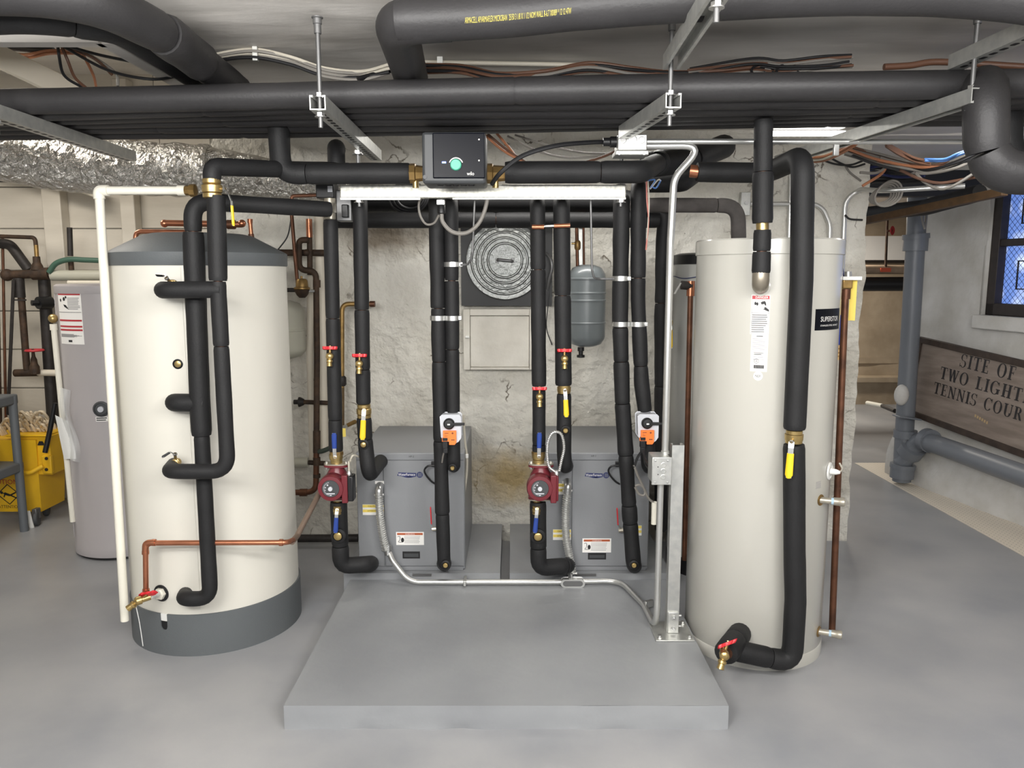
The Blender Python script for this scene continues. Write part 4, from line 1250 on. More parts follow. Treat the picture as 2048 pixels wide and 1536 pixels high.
# actuators
def actuator(label, x, y, Y):
    c = P(x, y, Y)
    k = S(1, Y)
    t = thing('valve_actuator', label, 'valve actuator', c, 'orange and grey valve actuators')
    poly = [(-20, 26), (-17, 29), (16, 29), (19, 26), (19, -16), (14, -23), (8, -26), (-14, -20), (-18, -14)]
    MB().prism([(a * k, b_ * k) for a, b_ in poly], lambda s, q, d: V(c.x + s, c.y + .03 - d, c.z + q), .075).build('actuator_housing', LGREY, t, bevel=.004)
    f = c.y + .03 - .075
    fr = lambda s, q, d: V(c.x + s * k, f - d, c.z + q * k)
    poly = [(-15, -1), (11, -1), (11, -25), (8, -29), (-3, -29), (-3, -22), (-17, -22), (-17, -16), (-15, -16)]
    cover = MB().prism(poly, fr, .014).build('orange_cover', ORANGE, t, bevel=.002)
    fr2 = lambda s, q, d: V(c.x + s * k, f - .0145 - d, c.z + q * k)
    mb = MB()
    for s0, s1, q0, q1 in ((-12, -4, -6, -4.6), (-12, -9, -9, -8.4), (-12, -6, -11, -10.4), (1, 8, -20, -18), (-12, -7, -13, -12.4)):
        mb.patch(fr2, s0, s1, q0, q1, .0005, 1)
    disc_on(mb, fr2, 4, -5.5, 2, 2)
    mb.build('label_print', mat('brown_print', lin(120, 60, 30), .6) if 'brown_print' not in MATS else MATS['brown_print'], cover)
    MB().bb(fr(-16, -21, .017), fr(-6, -15, 0)).build('cable_gland', BLACK, t, bevel=.001)
    kc = fr(-3, 13, 0)
    MB().lathe([(.026, 0), (.026, .012), (.020, .018), (.020, .024), (0, .026)], kc, (0, -1, 0), 24).build('override_knob', BLACK, t)
    knob = MB.last
    MB().bar(kc + V(.012, -.014, 0), kc + V(.072, -.014, 0), .012, .015, up=(0, -1, 0)).build('position_handle', BLACK, knob, bevel=.002)
    MB().bb(kc + V(-.006, -.0275, -.003), kc + V(.006, -.026, .003)).build('position_mark', WHITE, knob)
    MB().bb(fr(-16, -36, .02), fr(-6, -22, -.01)).build('cable_plug', BLACK, t, bevel=.002)
    MB().bb(fr(-15, -46, .018), fr(-6, -36, -.006)).build('cable_plug', BLACK, t, bevel=.002)
    return fr(-11, -46, .006)
ca = actuator('orange and grey valve actuator on the pipe over the left cabinet', 903, 856, YP - .05)
cb = actuator('orange and grey valve actuator on the pipe beside the junction box', 1293, 855, YP - .05)
# ------------------------------------------------------------------ overhead pipe bundle
FOAM_LIT = mat('lit_black_foam', lin(45, 44, 45), 0.5, spec=0.4, bump=0.1, bscale=120, vary=0.08, vscale=5)  # black foam lightened in colour for the light on the overhead pipes
ZR = 2.246                                    # level of the rack channels' top
def over(x0, y0, x1, y1, Ya, Yb, z=None):
    return P(x0, y0, Ya), P(x1, y1, Yb)
def bundle_line(i):                           # the i-th pipe back from the front, level, slightly skewed in plan
    Ya, Yb = 2.93 + i * 0.105, 2.655 + i * 0.105
    r = 0.045
    z = ZR + r + .006
    xa, xb = -2.6, 2.62
    ya = Ya + (Yb - Ya) * (xa + 1.96) / 3.6
    yb = Ya + (Yb - Ya) * (xb + 1.96) / 3.6
    pts = []
    for k in range(27):
        u = k / 26
        x = xa + (xb - xa) * u
        zz = z - 0.012 * math.sin(u * 9 + i) * (0.5 if i else 0.3) - (0.02 if i else 0) * max(0, 0.35 - u)
        pts.append(V(x, ya + (yb - ya) * u, zz))
    return pts, r
words = ['front', 'second', 'third', 'fourth', 'fifth', 'rearmost']
where = ['lying on the rack channels nearest the room', 'just behind the front pipe on the rack channels', 'third from the front on the rack channels', 'fourth from the front on the rack channels', 'fifth from the front on the rack channels', 'farthest back on the rack channels']
for i in range(6):
    pts, r = bundle_line(i)
    path = spline(pts, 4)
    lab = '%s long black insulated pipe, %s' % (words[i], where[i])
    t = thing('insulated_pipe', lab, 'pipe', pts[0], 'long insulated pipes on the rack')
    fine = resample(path, 0.02)
    n = len(fine)
    cuts = [0, int(n * (0.50 - 0.07 * i)), n - 1] if i % 2 == 0 else [0, int(n * .28), int(n * .74), n - 1]
    for j in range(len(cuts) - 1):
        foam_tube(MB(), fine[cuts[j]:cuts[j + 1] + 1], r * (1 + .03 * (j % 2)), i * 2.3 + j, .012, seg=22).build('foam_sleeve', FOAM_LIT, t)
    if i == 0:
        front = t
        # faint yellow print along the front sleeve
        y_at = lambda x: pts[0].y + (pts[-1].y - pts[0].y) * (x - pts[0].x) / (pts[-1].x - pts[0].x)
        xa = P(1352, 163, 2.75).x
        text('sleeve_lettering', 'ARMACELL AP/ARMAFLEX MICROBAN 25/50 2 1/8 X 1 WALL', YINK, t,
             lambda s, q, d: V(xa + s, y_at(xa + s) - (r * 1.04 + .001) * math.cos(.62 + q / r), ZR + r + (r * 1.04 + .001) * math.sin(.62 + q / r)), .006, 'LEFT', width=.30)

# big insulated pipe above, coming from the right and turning back over the bundle
BY = 2.35
br = S(40, BY)
pr = [P(2330, 62, 2.0), P(2048, -4, 2.1), P(1700, -18, 2.2), P(1250, 6, 2.28), P(1000, 30, 2.33), P(795, 42, 2.35)]
t = thing('insulated_pipe', 'thickest black insulated pipe under the ceiling, turning back above the rack', 'pipe', P(795, 42, BY))
main = spline(pr, 8)
foam_tube(MB(), main, br, 5, .008, seg=26).build('foam_sleeve', FOAM_LIT, t)
MB().tube(fillet([P(900, 36, BY), P(790, 43, BY), P(822, 155, 3.05)], br * 1.5), br * 1.04, 26).build('foam_elbow', FOAM_LIT, t)
foam_tube(MB(), [P(800, 78, 2.55), P(822, 160, 3.05), P(826, 200, 3.3)], br * 1.0, 9, .01, seg=24).build('foam_sleeve', FOAM_LIT, t)
c0 = P(932, 40, BY)
dv = (P(1250, 6, BY) - P(932, 40, BY)).normalized()
def big_fr(s, q, d):
    # position along the sleeve axis by x, wrapped on its front
    x = P(932, 0, BY).x + s
    best = min(range(len(main) - 1), key=lambda i: abs(main[i].x - x))
    a, b_ = main[best], main[best + 1] if main[best + 1].x != main[best].x else main[best - 1]
    k = (x - a.x) / (b_.x - a.x) if abs(b_.x - a.x) > 1e-6 else 0
    c = a + (b_ - a) * k
    ang = -0.42 + q / br
    return V(x, c.y - (br * 1.012 + .001) * math.cos(ang), c.z + (br * 1.012 + .001) * math.sin(ang))
text('sleeve_lettering', 'ARMACELL AP/ARMAFLEX MICROBAN  25/50 3 1/8 X 1 1/2 NOM WALL R-6.7 X0089 * 12 12 47W', YINK, t, big_fr, .016, 'LEFT', width=S(192, BY))

# pair of pipes running back under the ceiling at the upper left
ra = S(38, 2.35)
foam('insulated_pipe', 'large black insulated pipe slanting from the upper left corner to the rack', 'pipe', [P(-160, -25, 2.1), P(170, -12, 2.18), P(330, 70, 2.5), P(476, 180, 3.25)], ra, (.47, .70), bend=.25, radii=(1.05, 1.1, 1.0), m=FOAM_LIT)
foam('insulated_pipe', 'black insulated pipe under the large slanting pipe at the upper left', 'pipe', [P(-160, 38, 2.35), P(60, 32, 2.35), P(230, 50, 2.5), P(410, 165, 3.25), P(430, 185, 3.4)], S(30, 2.45), (.3,), bend=.2)

# J line with the smart pump
JY = 3.25
foam('insulated_pipe', 'black foam pipe dropping from the rack and running into the controller pump', 'pipe', [P(556, 232, JY), P(562, 348, JY), P(820, 347, JY)], S(20, JY), (.42,), bend=.07)
foam('insulated_pipe', 'black foam pipe leaving the controller pump to the big elbow', 'pipe', [P(1010, 345, JY), P(1282, 344, JY), P(1330, 318, 3.95)], S(21, JY), (.3, .78), radii=(1, 1, 1.25), bend=.08)
foam('insulated_pipe', 'black foam pipe arching down from the back under the rack', 'pipe', [P(676, 300, 4.3), P(672, 296, 3.62), P(674, 360, 3.62)], S(17, 3.6), bend=.07)
for x0, x1, lab in ((816, 846, 'brass union on the left of the controller pump'), (970, 1012, 'brass union on the right of the controller pump')):
    t = thing('brass_union', lab, 'pipe fitting', P((x0 + x1) / 2, 365, JY))
    a, b_ = P(x0, 347, JY), P(x1, 347, JY)
    MB().lathe([(.034, 0), (.040, .004), (.040, .030), (.034, .034), (.030, (b_ - a).length)], a, b_ - a, 8).build('union_nut', BRASSD, t)
    MB().lathe([(.032, -.02), (.032, .0)], a, b_ - a, 20).build('union_body', BRASS, t)
    MB().cyl((a + b_) / 2 + V(0, 0, -.03), (a + b_) / 2 + V(0, 0, -.058), .013).build('drain_boss', BRASS, t)

t = thing('smart_pump', 'dark grey controller pump with black glass screen and green dial on the steel rail', 'pump', P(908, 368, 3.1))
WY = 3.06
a, b_ = rectpx(843, 263, 972, 367, WY)
MB().bb((a.x, WY, b_.z), (b_.x, WY + .19, a.z)).build('pump_housing', DGREY, t, bevel=.012)
a, b_ = rectpx(865, 266, 970, 357, WY)
MB().bb((a.x, WY - .008, b_.z), (b_.x, WY + .01, a.z)).build('glass_front', BLACKG, t, bevel=.004)
glass = MB.last
kc = P(912, 330, WY - .008)
MB().lathe([(.022, 0), (.021, .014), (.018, .017), (0, .017)], kc, (0, -1, 0), 32).build('green_dial', GREEN, glass)
mb = MB()
frw = flat(kc)
for k in range(18):
    a0 = .35 + k * (PI - .7) / 18; a1 = .35 + (k + 1) * (PI - .7) / 18
    mb.add([frw(.0245 * math.cos(a0), .0245 * math.sin(a0), .001), frw(.0285 * math.cos(a0), .0285 * math.sin(a0), .001), frw(.0285 * math.cos(a1), .0285 * math.sin(a1), .001), frw(.0245 * math.cos(a1), .0245 * math.sin(a1), .001)], [(0, 1, 2, 3)])
mb.build('dial_ring', WHITE, glass)
LED = mat('blue_status_light', lin(120, 160, 255), .4, emit=(lin(110, 150, 255), 3.0))
plate(MB(), 884, 323, 892, 326.5, WY - .0092, .001).build('status_light', LED, glass)
c = P(941, 347, WY - .0085)
text('logo_lettering', 'wilo', WHITE, glass, flat(c), .014, width=.028)
for px, py in ((958, 279), (958, 321)):
    c = P(px, py, WY - .0085); mb = MB(); disc_on(mb, flat(c), 0, 0, .003, .003); mb.build('touch_mark', WHITE, glass)
for k in range(5):
    MB().lathe([(.014, 0), (.014, .012), (.009, .016)], P(881 + k * 15.5, 364, WY + .05), (0, 0, -1), 6).build('cable_gland', BLACK, t)
MB().lathe([(.008, 0), (.008, .003)], P(850, 354, WY), (0, -1, 0), 16).build('corner_screw', DGREY, t)

# ------------------------------------------------------------------ strut channels and threaded rods
def channel(mb, a, b, w=.052, h=.046, th=.0035, flip=False, slots=True, side=None):
    """slotted C channel; open face up unless flipped; slots go in material slot 1"""
    a, b = Vector(a), Vector(b)
    d = (b - a); L = d.length; y = d.normalized()
    up = V(0, 0, 1) if side is None else Vector(side)
    x = y.cross(up).normalized(); z = x.cross(y)
    if flip: z = -z
    prof = [(-w/2, 0), (w/2, 0), (w/2, h), (w/2 - .010, h), (w/2 - .010, h - .008), (w/2 - th, h - .008 + .004), (w/2 - th, th), (-w/2 + th, th), (-w/2 + th, h - .004), (-w/2 + .010, h - .008), (-w/2 + .010, h), (-w/2, h)]
    n = len(prof)
    vs = [a + x * p + z * q for p, q in prof] + [b + x * p + z * q for p, q in prof]
    fs = [(i, (i + 1) % n, (i + 1) % n + n, i + n) for i in range(n)]
    # end caps of the thin section, built from quads
    caps = [(0, 1, 6, 7), (1, 2, 5, 6), (2, 3, 4, 5), (0, 7, 8, 11), (8, 9, 10, 11)]
    fs += caps + [tuple(i + n for i in reversed(c)) for c in caps]
    mb.cur = 0
    mb.add(vs, fs)
    if slots:
        mb.cur = 1
        k = .03
        while k < L - .03:
            c = a + y * k - z * .0006
            m = 10
            pts = []
            for i in range(m):
                t_ = 2 * PI * i / m
                pts.append(c + x * (.0095 * math.cos(t_)) + y * (.008 * math.sin(t_) + (.007 if math.sin(t_) > 0 else -.007)))
            mb.add(pts, [tuple(range(m))])
            k += .048
        mb.cur = 0
    return mb

def rod(t, x, y, z0, z1, r=.0075, name='threaded_rod'):
    pts = []
    mb = MB(); mb.cyl((x, y, z0), (x, y, z1), r, seg=10); mb.build(name, DSTEEL, t)
def nut(t, x, y, z, r=.011, h=.012):
    r *= 1.3
    mb = MB(); mb.lathe([(r, 0), (r, h)], (x, y, z), (0, 0, 1), 6); mb.lathe([(r * 1.35, -.003), (r * 1.35, 0)], (x, y, z), (0, 0, 1), 16); mb.build('hex_nut', STEEL, t)
def anchor(t, x, y, z):
    MB().lathe([(.012, 0), (.012, .028), (.0145, .03), (.0145, .046), (.019, .048), (.019, .051)], (x, y, z), (0, 0, 1), 14).build('ceiling_anchor', DSTEEL, t)

def rack(label, xa, ya, xb, yb, Yf, Yr, rodf=None, rodr=None, flip=False, ztop=ZR, slots=True, rod2=True):
    """hanger channel under the pipes from a front end (pixel) to a rear end"""
    h = .046
    z = ztop - h
    A = V(P(xa, ya, Yf).x, Yf, z); B = V(P(xb, yb, Yr).x, Yr, z)
    if flip:
        A.z = B.z = z + h
    t = thing('strut_channel', label, 'strut channel', A, 'hanging strut channels')
    channel(MB(), A, B, flip=flip, slots=slots).build('channel', [GALV, UNITD], t, smooth=False)
    d = (B - A).normalized()
    for k, zt in ((.035, 2.50),):
        q = A + d * k
        zz = A.z - (h if flip else 0)
        rod(t, q.x, q.y, zz - .05, zt)
        nut(t, q.x, q.y, zz - .014)
        nut(t, q.x, q.y, zz + h + .002)
        anchor(t, q.x, q.y, zt - .055)
    return t, A, B, d
rack('galvanized slotted channel hanging under the pipes left of the controller pump', 635, 205, 752, 305, 2.60, 3.72)
rack('galvanized slotted channel hanging under the pipes above the junction box', 1347, 205, 1250, 272, 2.57, 3.13)
rack('dark slotted channel under the pipes at the far left', -20, 235, 262, 320, 2.72, 3.75)
rack('long bright channel with its open side down, hung at the right end of the pipes', 1960, 170, 1560, 290, 2.50, 3.9, flip=True, slots=False)
# channels that carry the thick pipe
t, A, B, d = rack('galvanized channel crossing under the thick ceiling pipe above the junction box', 1440, 5, 1342, 118, 1.95, 2.62, ztop=2.375, slots=False, flip=True)
rack('slotted channel at the right edge of the photo, under the ceiling', 2120, 30, 1912, 122, 2.2, 2.66, ztop=2.385)

# zinc rail in front of the risers
RY = 3.41
a, b_ = P(680, 384, RY), P(1252, 381, RY)
t = thing('support_rail', 'spangled zinc support rail hanging level in front of the risers', 'strut channel', a)
z_ = (a.z + b_.z) / 2
hh = S(12.5, RY)
MB().bb((a.x, RY, z_ - hh), (b_.x, RY + .041, z_ + hh)).build('rail', GALVB, t, bevel=.004)
MB().bb((a.x, RY + .002, z_ - hh - .008), (P(840, 390, RY).x, RY + .012, z_ - hh + .002)).build('rail_lip', GALVB, t)
MB().bb((P(905, 390, RY).x, RY + .002, z_ - hh - .006), (b_.x, RY + .012, z_ - hh + .002)).build('rail_lip', GALVB, t)
for px in (716, 1243):
    x = P(px, 383, RY).x
    rod(t, x, RY + .02, z_ - hh - .035, ZR - .04, .007)
    nut(t, x, RY + .02, z_ - hh - .016, .013, .012)
    nut(t, x, RY + .02, z_ + hh + .003, .013, .012)
    MB().cyl((x, RY + .02, z_ + .04), (x, RY + .02, ZR - .07), .0085, seg=12).build('rod_sleeve', DSTEEL, t)
    nut(t, x, RY + .02, ZR - .060, .014, .014)

# ------------------------------------------------------------------ junction boxes, conduit and post
def knock(mb, fr, s, q, r):
    c = fr(s, q, 0); n = (fr(0, 0, 1) - fr(0, 0, 0)).normalized()
    mb.lathe([(r, 0), (r, .0012), (r * .86, .0018), (r * .82, .0004), (r * .5, .0002), (0, .0002)], c, n, 20)
t = thing('junction_box', 'square steel junction box with three knockouts at the rack channel end', 'electrical box', P(1262, 308, 3.2))
BYX = 3.16
a, b_ = rectpx(1236, 268, 1294, 301, BYX)
MB().bb((a.x, BYX, b_.z), (b_.x, BYX + .10, a.z)).build('box_body', GALV, t, bevel=.004)
a2, b2 = rectpx(1231, 301, 1292, 310, BYX)
MB().bb((a2.x, BYX - .006, b2.z), (b2.x + .01, BYX + .11, a2.z)).build('box_cover', GALV, t, bevel=.003)
cov = MB.last
mb = MB()
fr = flat(P(1265, 280, BYX))
for s in (-18, 0, 18):
    knock(mb, lambda u, v, d: fr(u, v, d), S(s, BYX), 0, .019 if s == 0 else .014)
mb.build('knockouts', STEEL, t)
MB().lathe([(.022, 0), (.022, .03), (.017, .035), (.017, .06)], P(1236, 284, BYX + .05), (-1, 0, 0), 12).build('cable_connector', BLACK, t)
for px, py in ((1238, 307), (1288, 307)):
    MB().lathe([(.007, 0), (.006, .005), (0, .006)], P(px, py, BYX - .006), (0, -1, 0), 10).build('cover_screw', STEEL, cov)
# horizontal conduit from that box to the right
CY = 3.24
rigid('conduit', 'long straight steel conduit running right from the upper junction box', 'conduit', [P(1290, 283, CY), P(2300, 284, 3.2)], S(5.2, CY), CONDUIT)
t = thing('conduit_strap', 'small strap under the long straight conduit', 'conduit strap', P(1672, 290, CY))
MB().bb(P(1669, 284, CY - .012), P(1675, 312, CY + .004)).build('strap', STEEL, t, bevel=.002)
# vertical conduit
rigid('conduit', 'bent steel conduit down to the lower junction box in front of the dim tank', 'conduit',
      [P(1292, 292, 3.24), P(1406, 291, 3.24), P(1348, 356, 3.24), P(1341, 480, 3.24), P(1330, 908, 3.24)], S(7, 3.24), CONDUIT, bend=.10)
# lower junction box
t = thing('junction_box', 'square steel junction box on the left of the steel post', 'electrical box', P(1322, 968, 3.2))
JX = 3.16
a, b_ = rectpx(1308, 916, 1339, 968, JX)
a_, b__ = rectpx(1297, 903, 1325, 962, JX + .12)
MB().bb((a.x - .004, JX + .004, b_.z), (b_.x + .004, JX + .115, a.z)).build('box_body', GALV, t, bevel=.003)
MB().bb((a.x - .008, JX - .003, b_.z - .004), (b_.x + .008, JX + .003, a.z + .004)).build('box_cover', GALV, t, bevel=.003)
cov = MB.last
mb = MB(); fr = flat(P(1323, 942, JX - .003))
for q in (-.026, 0, .026):
    knock(mb, fr, .008, q, .0115)
mb.build('knockouts', GALV, t)
for px, py in ((1316, 934), (1316, 949)):
    c = P(px, py, JX - .0036); MB().lathe([(.0025, 0), (.0025, .0006), (0, .0006)], c, (0, -1, 0), 8).build('screw_hole', UNITD, cov)
for sx, sz in ((-.026, .044), (.026, .044), (-.026, -.05), (.026, -.05)):
    MB().lathe([(.005, 0), (.004, .003), (0, .004)], P(1323, 942, JX - .003) + V(sx, 0, sz), (0, -1, 0), 10).build('cover_screw', STEEL, cov)
MB().lathe([(.018, 0), (.018, .012), (.014, .016), (.014, .030)], V(P(1330, 912, 3.24).x, 3.24, a.z), (0, 0, 1), 16).build('conduit_connector', GALV, t)
# floor conduit from the box round to the left cabinet
FZ = PADZ + .02
pA = V(P(1317, 1100, 3.22).x, 3.215, b_.z + .01)
pts = [pA, V(pA.x, 3.215, FZ + .005), V(pA.x - .005, 3.25, FZ), G(1290, 1212, FZ), G(1225, 1160, FZ), G(1170, 1162, FZ)]
t = thing('conduit', 'steel conduit lying across the pad from the steel post to the left cabinet', 'conduit', pts[2])
MB().tube(fillet([pA, V(pA.x, 3.215, FZ + .004), G(1287, 1209, FZ), G(1240, 1161, FZ), G(1163, 1163, FZ)], .11), S(6, 3.5), 14).build('pipe_run', CONDUIT, t)
yb = G(1145, 1164, FZ).y
xl = P(842, 1164, yb).x
MB().tube(fillet([G(1130, 1164, FZ), V(xl - .06, yb, FZ), V(P(776, 1106, 3.79).x + .02, 3.80, FZ + .10), P(776, 1100, 3.83)], .12), S(5.8, 3.7), 14).build('pipe_run', CONDUIT, t)
MB().tube([P(776, 1110, 3.82), P(776, 1090, 3.83)], S(7, 3.8), 14).build('coupling', STEEL, t)
c = G(930, 1164, FZ)
MB().bb((c.x - .007, yb - .03, FZ - .012), (c.x + .007, yb + .045, FZ + .017)).build('one_hole_strap', CONDUIT, t, bevel=.003)
c = G(1237, 1175, FZ)
MB().box(G(1297, 1210, FZ) + V(0, 0, .006), (.05, .018, .034), Matrix.Rotation(.6, 3, 'Z')).build('one_hole_strap', STEEL, t, bevel=.003)
t = thing('conduit_outlet', 'flat oval steel conduit body in the floor conduit', 'conduit fitting', G(1145, 1170, PADZ))
c = V(P(1145, 1163, yb).x, yb - .008, FZ + .002)
prof = []
for i in range(24):
    a0 = 2 * PI * i / 24
    prof.append(((.040 if math.cos(a0) > 0 else -.040) + .018 * math.cos(a0), .018 * math.sin(a0)))
MB().prism(prof, lambda s, q, d: V(c.x + s, c.y + .016 - d, c.z + q), .034).build('fitting_body', CONDUIT, t, bevel=.004)
MB().prism([(p * .86, q * .74) for p, q in prof], lambda s, q, d: V(c.x + s, c.y - .018 - d, c.z + q), .003).build('fitting_cover', DSTEEL, t, bevel=.001)
MB().cyl((c.x - .01, c.y + .005, c.z + .012), (c.x - .01, 3.81, c.z + .05), .012).build('hub', CONDUIT, t)
# spiral flexible conduits from the cabinets
def flex(label, path, r, step=.0115, connector=True):
    fine = resample(spline(path, 12), step / 4)
    rs = [r * (1.0, .98, .84, .82)[i % 4] for i in range(len(fine))]
    t = thing('flexible_conduit', label, 'conduit', fine[-1])
    MB().tube(fine, rs, 14).build('spiral_hose', CONDUIT, t, angle=24)
    if connector:
        d = (fine[0] - fine[3]).normalized()
        MB().tube(fillet([fine[0] - d * .02, fine[0] + d * .022, fine[0] + d * .035 + V(0, .04, 0)], .02), r * .95, 14).build('angle_connector', STEEL, t)
        MB().bar(fine[0] + V(-.026, 0, -.004), fine[0] + V(.026, 0, -.004), .012, .012).build('connector_clamp', STEEL, t, bevel=.003)
        MB().bar(fine[-1] + V(-.026, 0, 0), fine[-1] + V(.026, 0, 0), .014, .012).build('end_clamp', STEEL, t, bevel=.003)
    return t
flex('spiral steel hose down the front of the left cabinet', [P(758, 988, 3.82), P(760, 1030, 3.815), P(766, 1075, 3.82), P(773, 1100, 3.825)], S(8.5, 3.8))
flex('spiral steel hose down the front of the right cabinet', [P(1135, 980, 3.82), P(1131, 1030, 3.815), P(1133, 1080, 3.81), P(1142, 1128, 3.80), P(1145, 1146, 3.79)], S(8.5, 3.8))
flex('thin looped spiral steel hose above the right pump', [lb + V(-.004, 0, -.01), P(1097, 930, 3.54), P(1095, 890, 3.53), P(1105, 866, 3.52), P(1122, 868, 3.52), P(1128, 895, 3.52), P(1122, 925, 3.53), lb + V(.012, 0, -.005)], .0075, .009, False)
tag(MB().tube(spline([la, la + V(0, 0, .04), P(699, 925, 3.57), P(706, 911, 3.57), P(720, 915, 3.62), P(735, 925, 3.72)], 8), .005, 8).build('power_cable', CABLEW), 'white cable curving from the left pump to the left cabinet', 'cable')

# steel post on the pad
PX = P(1342, 1200, 3.25).x
t = thing('strut_post', 'slotted steel post on a square base plate, bolted to the pad', 'post', V(PX, 3.25, PADZ))
zt = P(1345, 888, 3.25).z
MB().add([], [])
mb = channel(MB(), (PX + .006, 3.225, PADZ + .006), (PX + .006, 3.225, zt), side=(0, 1, 0), slots=False)
mb.build('channel', [GALV, UNITD], t, smooth=False)
MB().bb((PX - .082, 3.15, PADZ), (PX + .088, 3.335, PADZ + .007)).build('base_plate', GALV, t, bevel=.002)
bpl = MB.last
MB().bb((PX - .018, 3.215, PADZ + .007), (PX + .030, 3.228, PADZ + .105)).build('post_socket', GALV, t, bevel=.003)
for sx in (-.062, .068):
    for sy in (3.175, 3.31):
        MB().lathe([(.011, 0), (.011, .004), (.008, .005), (.008, .013)], (PX + sx, sy, PADZ + .007), (0, 0, 1), 6).build('anchor_bolt', STEEL, bpl)
for z in (.03, .08):
    MB().lathe([(.010, 0), (.010, .007), (.005, .008), (.005, .014)], (PX + .006, 3.214, PADZ + z), (0, -1, 0), 6).build('socket_bolt', STEEL, t)
    MB().cyl((PX + .028, 3.24, PADZ + z), (PX + .045, 3.24, PADZ + z), .005, seg=8).build('socket_bolt', STEEL, t)
for z in (.74, .70):
    MB().lathe([(.008, 0), (.008, .007)], (PX + .027, 3.24, PADZ + z), (1, 0, 0), 6).build('side_bolt', STEEL, t)

# ------------------------------------------------------------------ pipes on the beige tank
KY = 3.0
foam('insulated_pipe', 'thick black foam pipe arching over and down the front of the beige tank', 'pipe',
     [P(1394, 344, 3.45), P(1535, 346, 3.45), P(1606, 312, KY), P(1603, 560, KY), P(1589, 858, KY)], S(22, KY), bend=.085, wob=.01, m=FOAM)
tag(MB().cyl(P(1380, 342, 3.46), P(1402, 344, 3.45), S(12, 3.45)).build('copper_pipe', COPPER), 'short bare copper pipe end showing at the open foam left of the beige tank', 'pipe')
lever_valve('ball_valve', 'brass valve with hanging yellow lever in front of the beige tank', P(1588, 873, KY), S(17, KY), (0, 0, 1), [P(1583, 884, KY - .05), P(1582, 896, KY - .055), P(1577, 956, KY - .06)], YEL, .026, body_len=1.7)
foam('insulated_pipe', 'thick black foam pipe below the yellow lever, bending left at the tank foot', 'pipe',
     [P(1588, 889, KY), P(1589, 1100, KY), P(1591, 1200, KY), P(1584, 1325, KY), P(1472, 1301, 2.98)], S(22, KY), (.87,), bend=.055, wob=.012)
foam('insulated_pipe', 'stubby black foam tee from the lower tank port to the drain cock', 'pipe', [P(1481, 1266, 3.10), P(1470, 1281, 3.0), P(1452, 1306, 2.88)], S(24, 3.0), (.45,), wob=.03)
drain_cock('brass drain cock with red handle low in front of the beige tank', 1448, 1308, 2.82, 1.15, down=(-.35, -.35, -.87), hx=(.9, -.1, .42), out=(-.15, -.95, -.15))
foam('insulated_pipe', 'black foam pipe dropping from the rack to the upper port of the beige tank', 'pipe', [P(1527, 240, 3.02), P(1525, 446, 3.02)], S(19, 3.02), (.5,), radii=(.95, 1.03))
foam('insulated_pipe', 'short black foam sleeve above the brown elbow of the beige tank', 'pipe', [P(1525, 460, 3.02), P(1522, 546, 3.02)], S(17.5, 3.02), (.5,), radii=(.97, 1.03))
ELB = mat('bronze_elbow', lin(146, 138, 124), .4, .6)
t = thing('pipe_elbow', 'bare bronze elbow entering the upper port of the beige tank', 'pipe fitting', P(1521, 580, 3.02))
MB().tube(fillet([P(1522, 540, 3.02), P(1521, 568, 3.015), P(1521, 572, 3.11)], .05), S(16.5, 3.02), 20).build('elbow_body', ELB, t)
MB().tube([P(1525, 440, 3.02), P(1525, 466, 3.02)], S(12, 3.02), 16).build('inner_pipe', BRASS, t)
# copper pipes beside the beige tank
t = thing('copper_pipe', 'brown copper pipe standing left of the beige tank below a small valve', 'pipe', P(1369, 1118, 3.95))
MB().tube([P(1381, 585, 3.93), P(1375, 850, 3.93), P(1369, 1120, 3.93)], S(5.5, 3.95), 12).build('pipe_run', COPPERD, t)
MB().tube([P(1381, 592, 3.93), P(1382, 562, 3.93)], S(8, 3.95), 12).build('relief_valve_body', COPPER, t)
MB().tube([P(1384, 572, 3.93), P(1362, 570, 3.93)], S(8.5, 3.95), 12).build('valve_spring_cap', IRON, t)
MB().bar(P(1362, 566, 3.92), P(1349, 588, 3.90), .012, .003).build('test_lever', STEEL, t)
t = thing('copper_pipe', 'tall brown copper pipe standing right of the beige tank', 'pipe', P(1664, 1262, 3.3))
MB().tube([P(1691, 582, 3.36), P(1678, 900, 3.36), P(1664, 1264, 3.36)], S(6.8, 3.36), 14).build('pipe_run', COPPERD, t)
MB().tube([P(1691, 598, 3.36), P(1692, 578, 3.36)], S(9, 3.36), 14).build('fitting_collar', COPPERD, t)
t2 = thing('relief_valve', 'brass relief valve on top of the tall copper pipe right of the beige tank', 'valve', P(1692, 578, 3.36))
MB().box(P(1692, 566, 3.36), (.045, .04, .05)).build('valve_body', BRASSD, t2, bevel=.006)
MB().cyl(P(1676, 566, 3.36), P(1700, 566, 3.36), .014).build('inlet', BRASSD, t2)
MB().cyl(P(1696, 556, 3.36), P(1696, 543, 3.36), .014).build('spring_cap', STEEL, t2)
MB().bb(P(1686, 560, 3.33), P(1714, 553, 3.38)).build('paper_tag', WHITEP, t2)
tag(MB().patch(flat(P(1706, 595, 3.37), x=(.6, -.5, 0)), -.014, .014, -.10, .075, .001, 2).build('yellow_tag', YLAB), 'long yellow paper tag hanging beside the tall copper pipe', 'tag')
# little yellow lever valve right of the vertical conduit
lever_valve('ball_valve', 'small valve with yellow lever just right of the vertical conduit', P(1341, 645, 3.98), .012, (0, 0, 1), [P(1341, 645, 3.96), P(1341, 652, 3.955), P(1341, 697, 3.95)], YEL, .020)
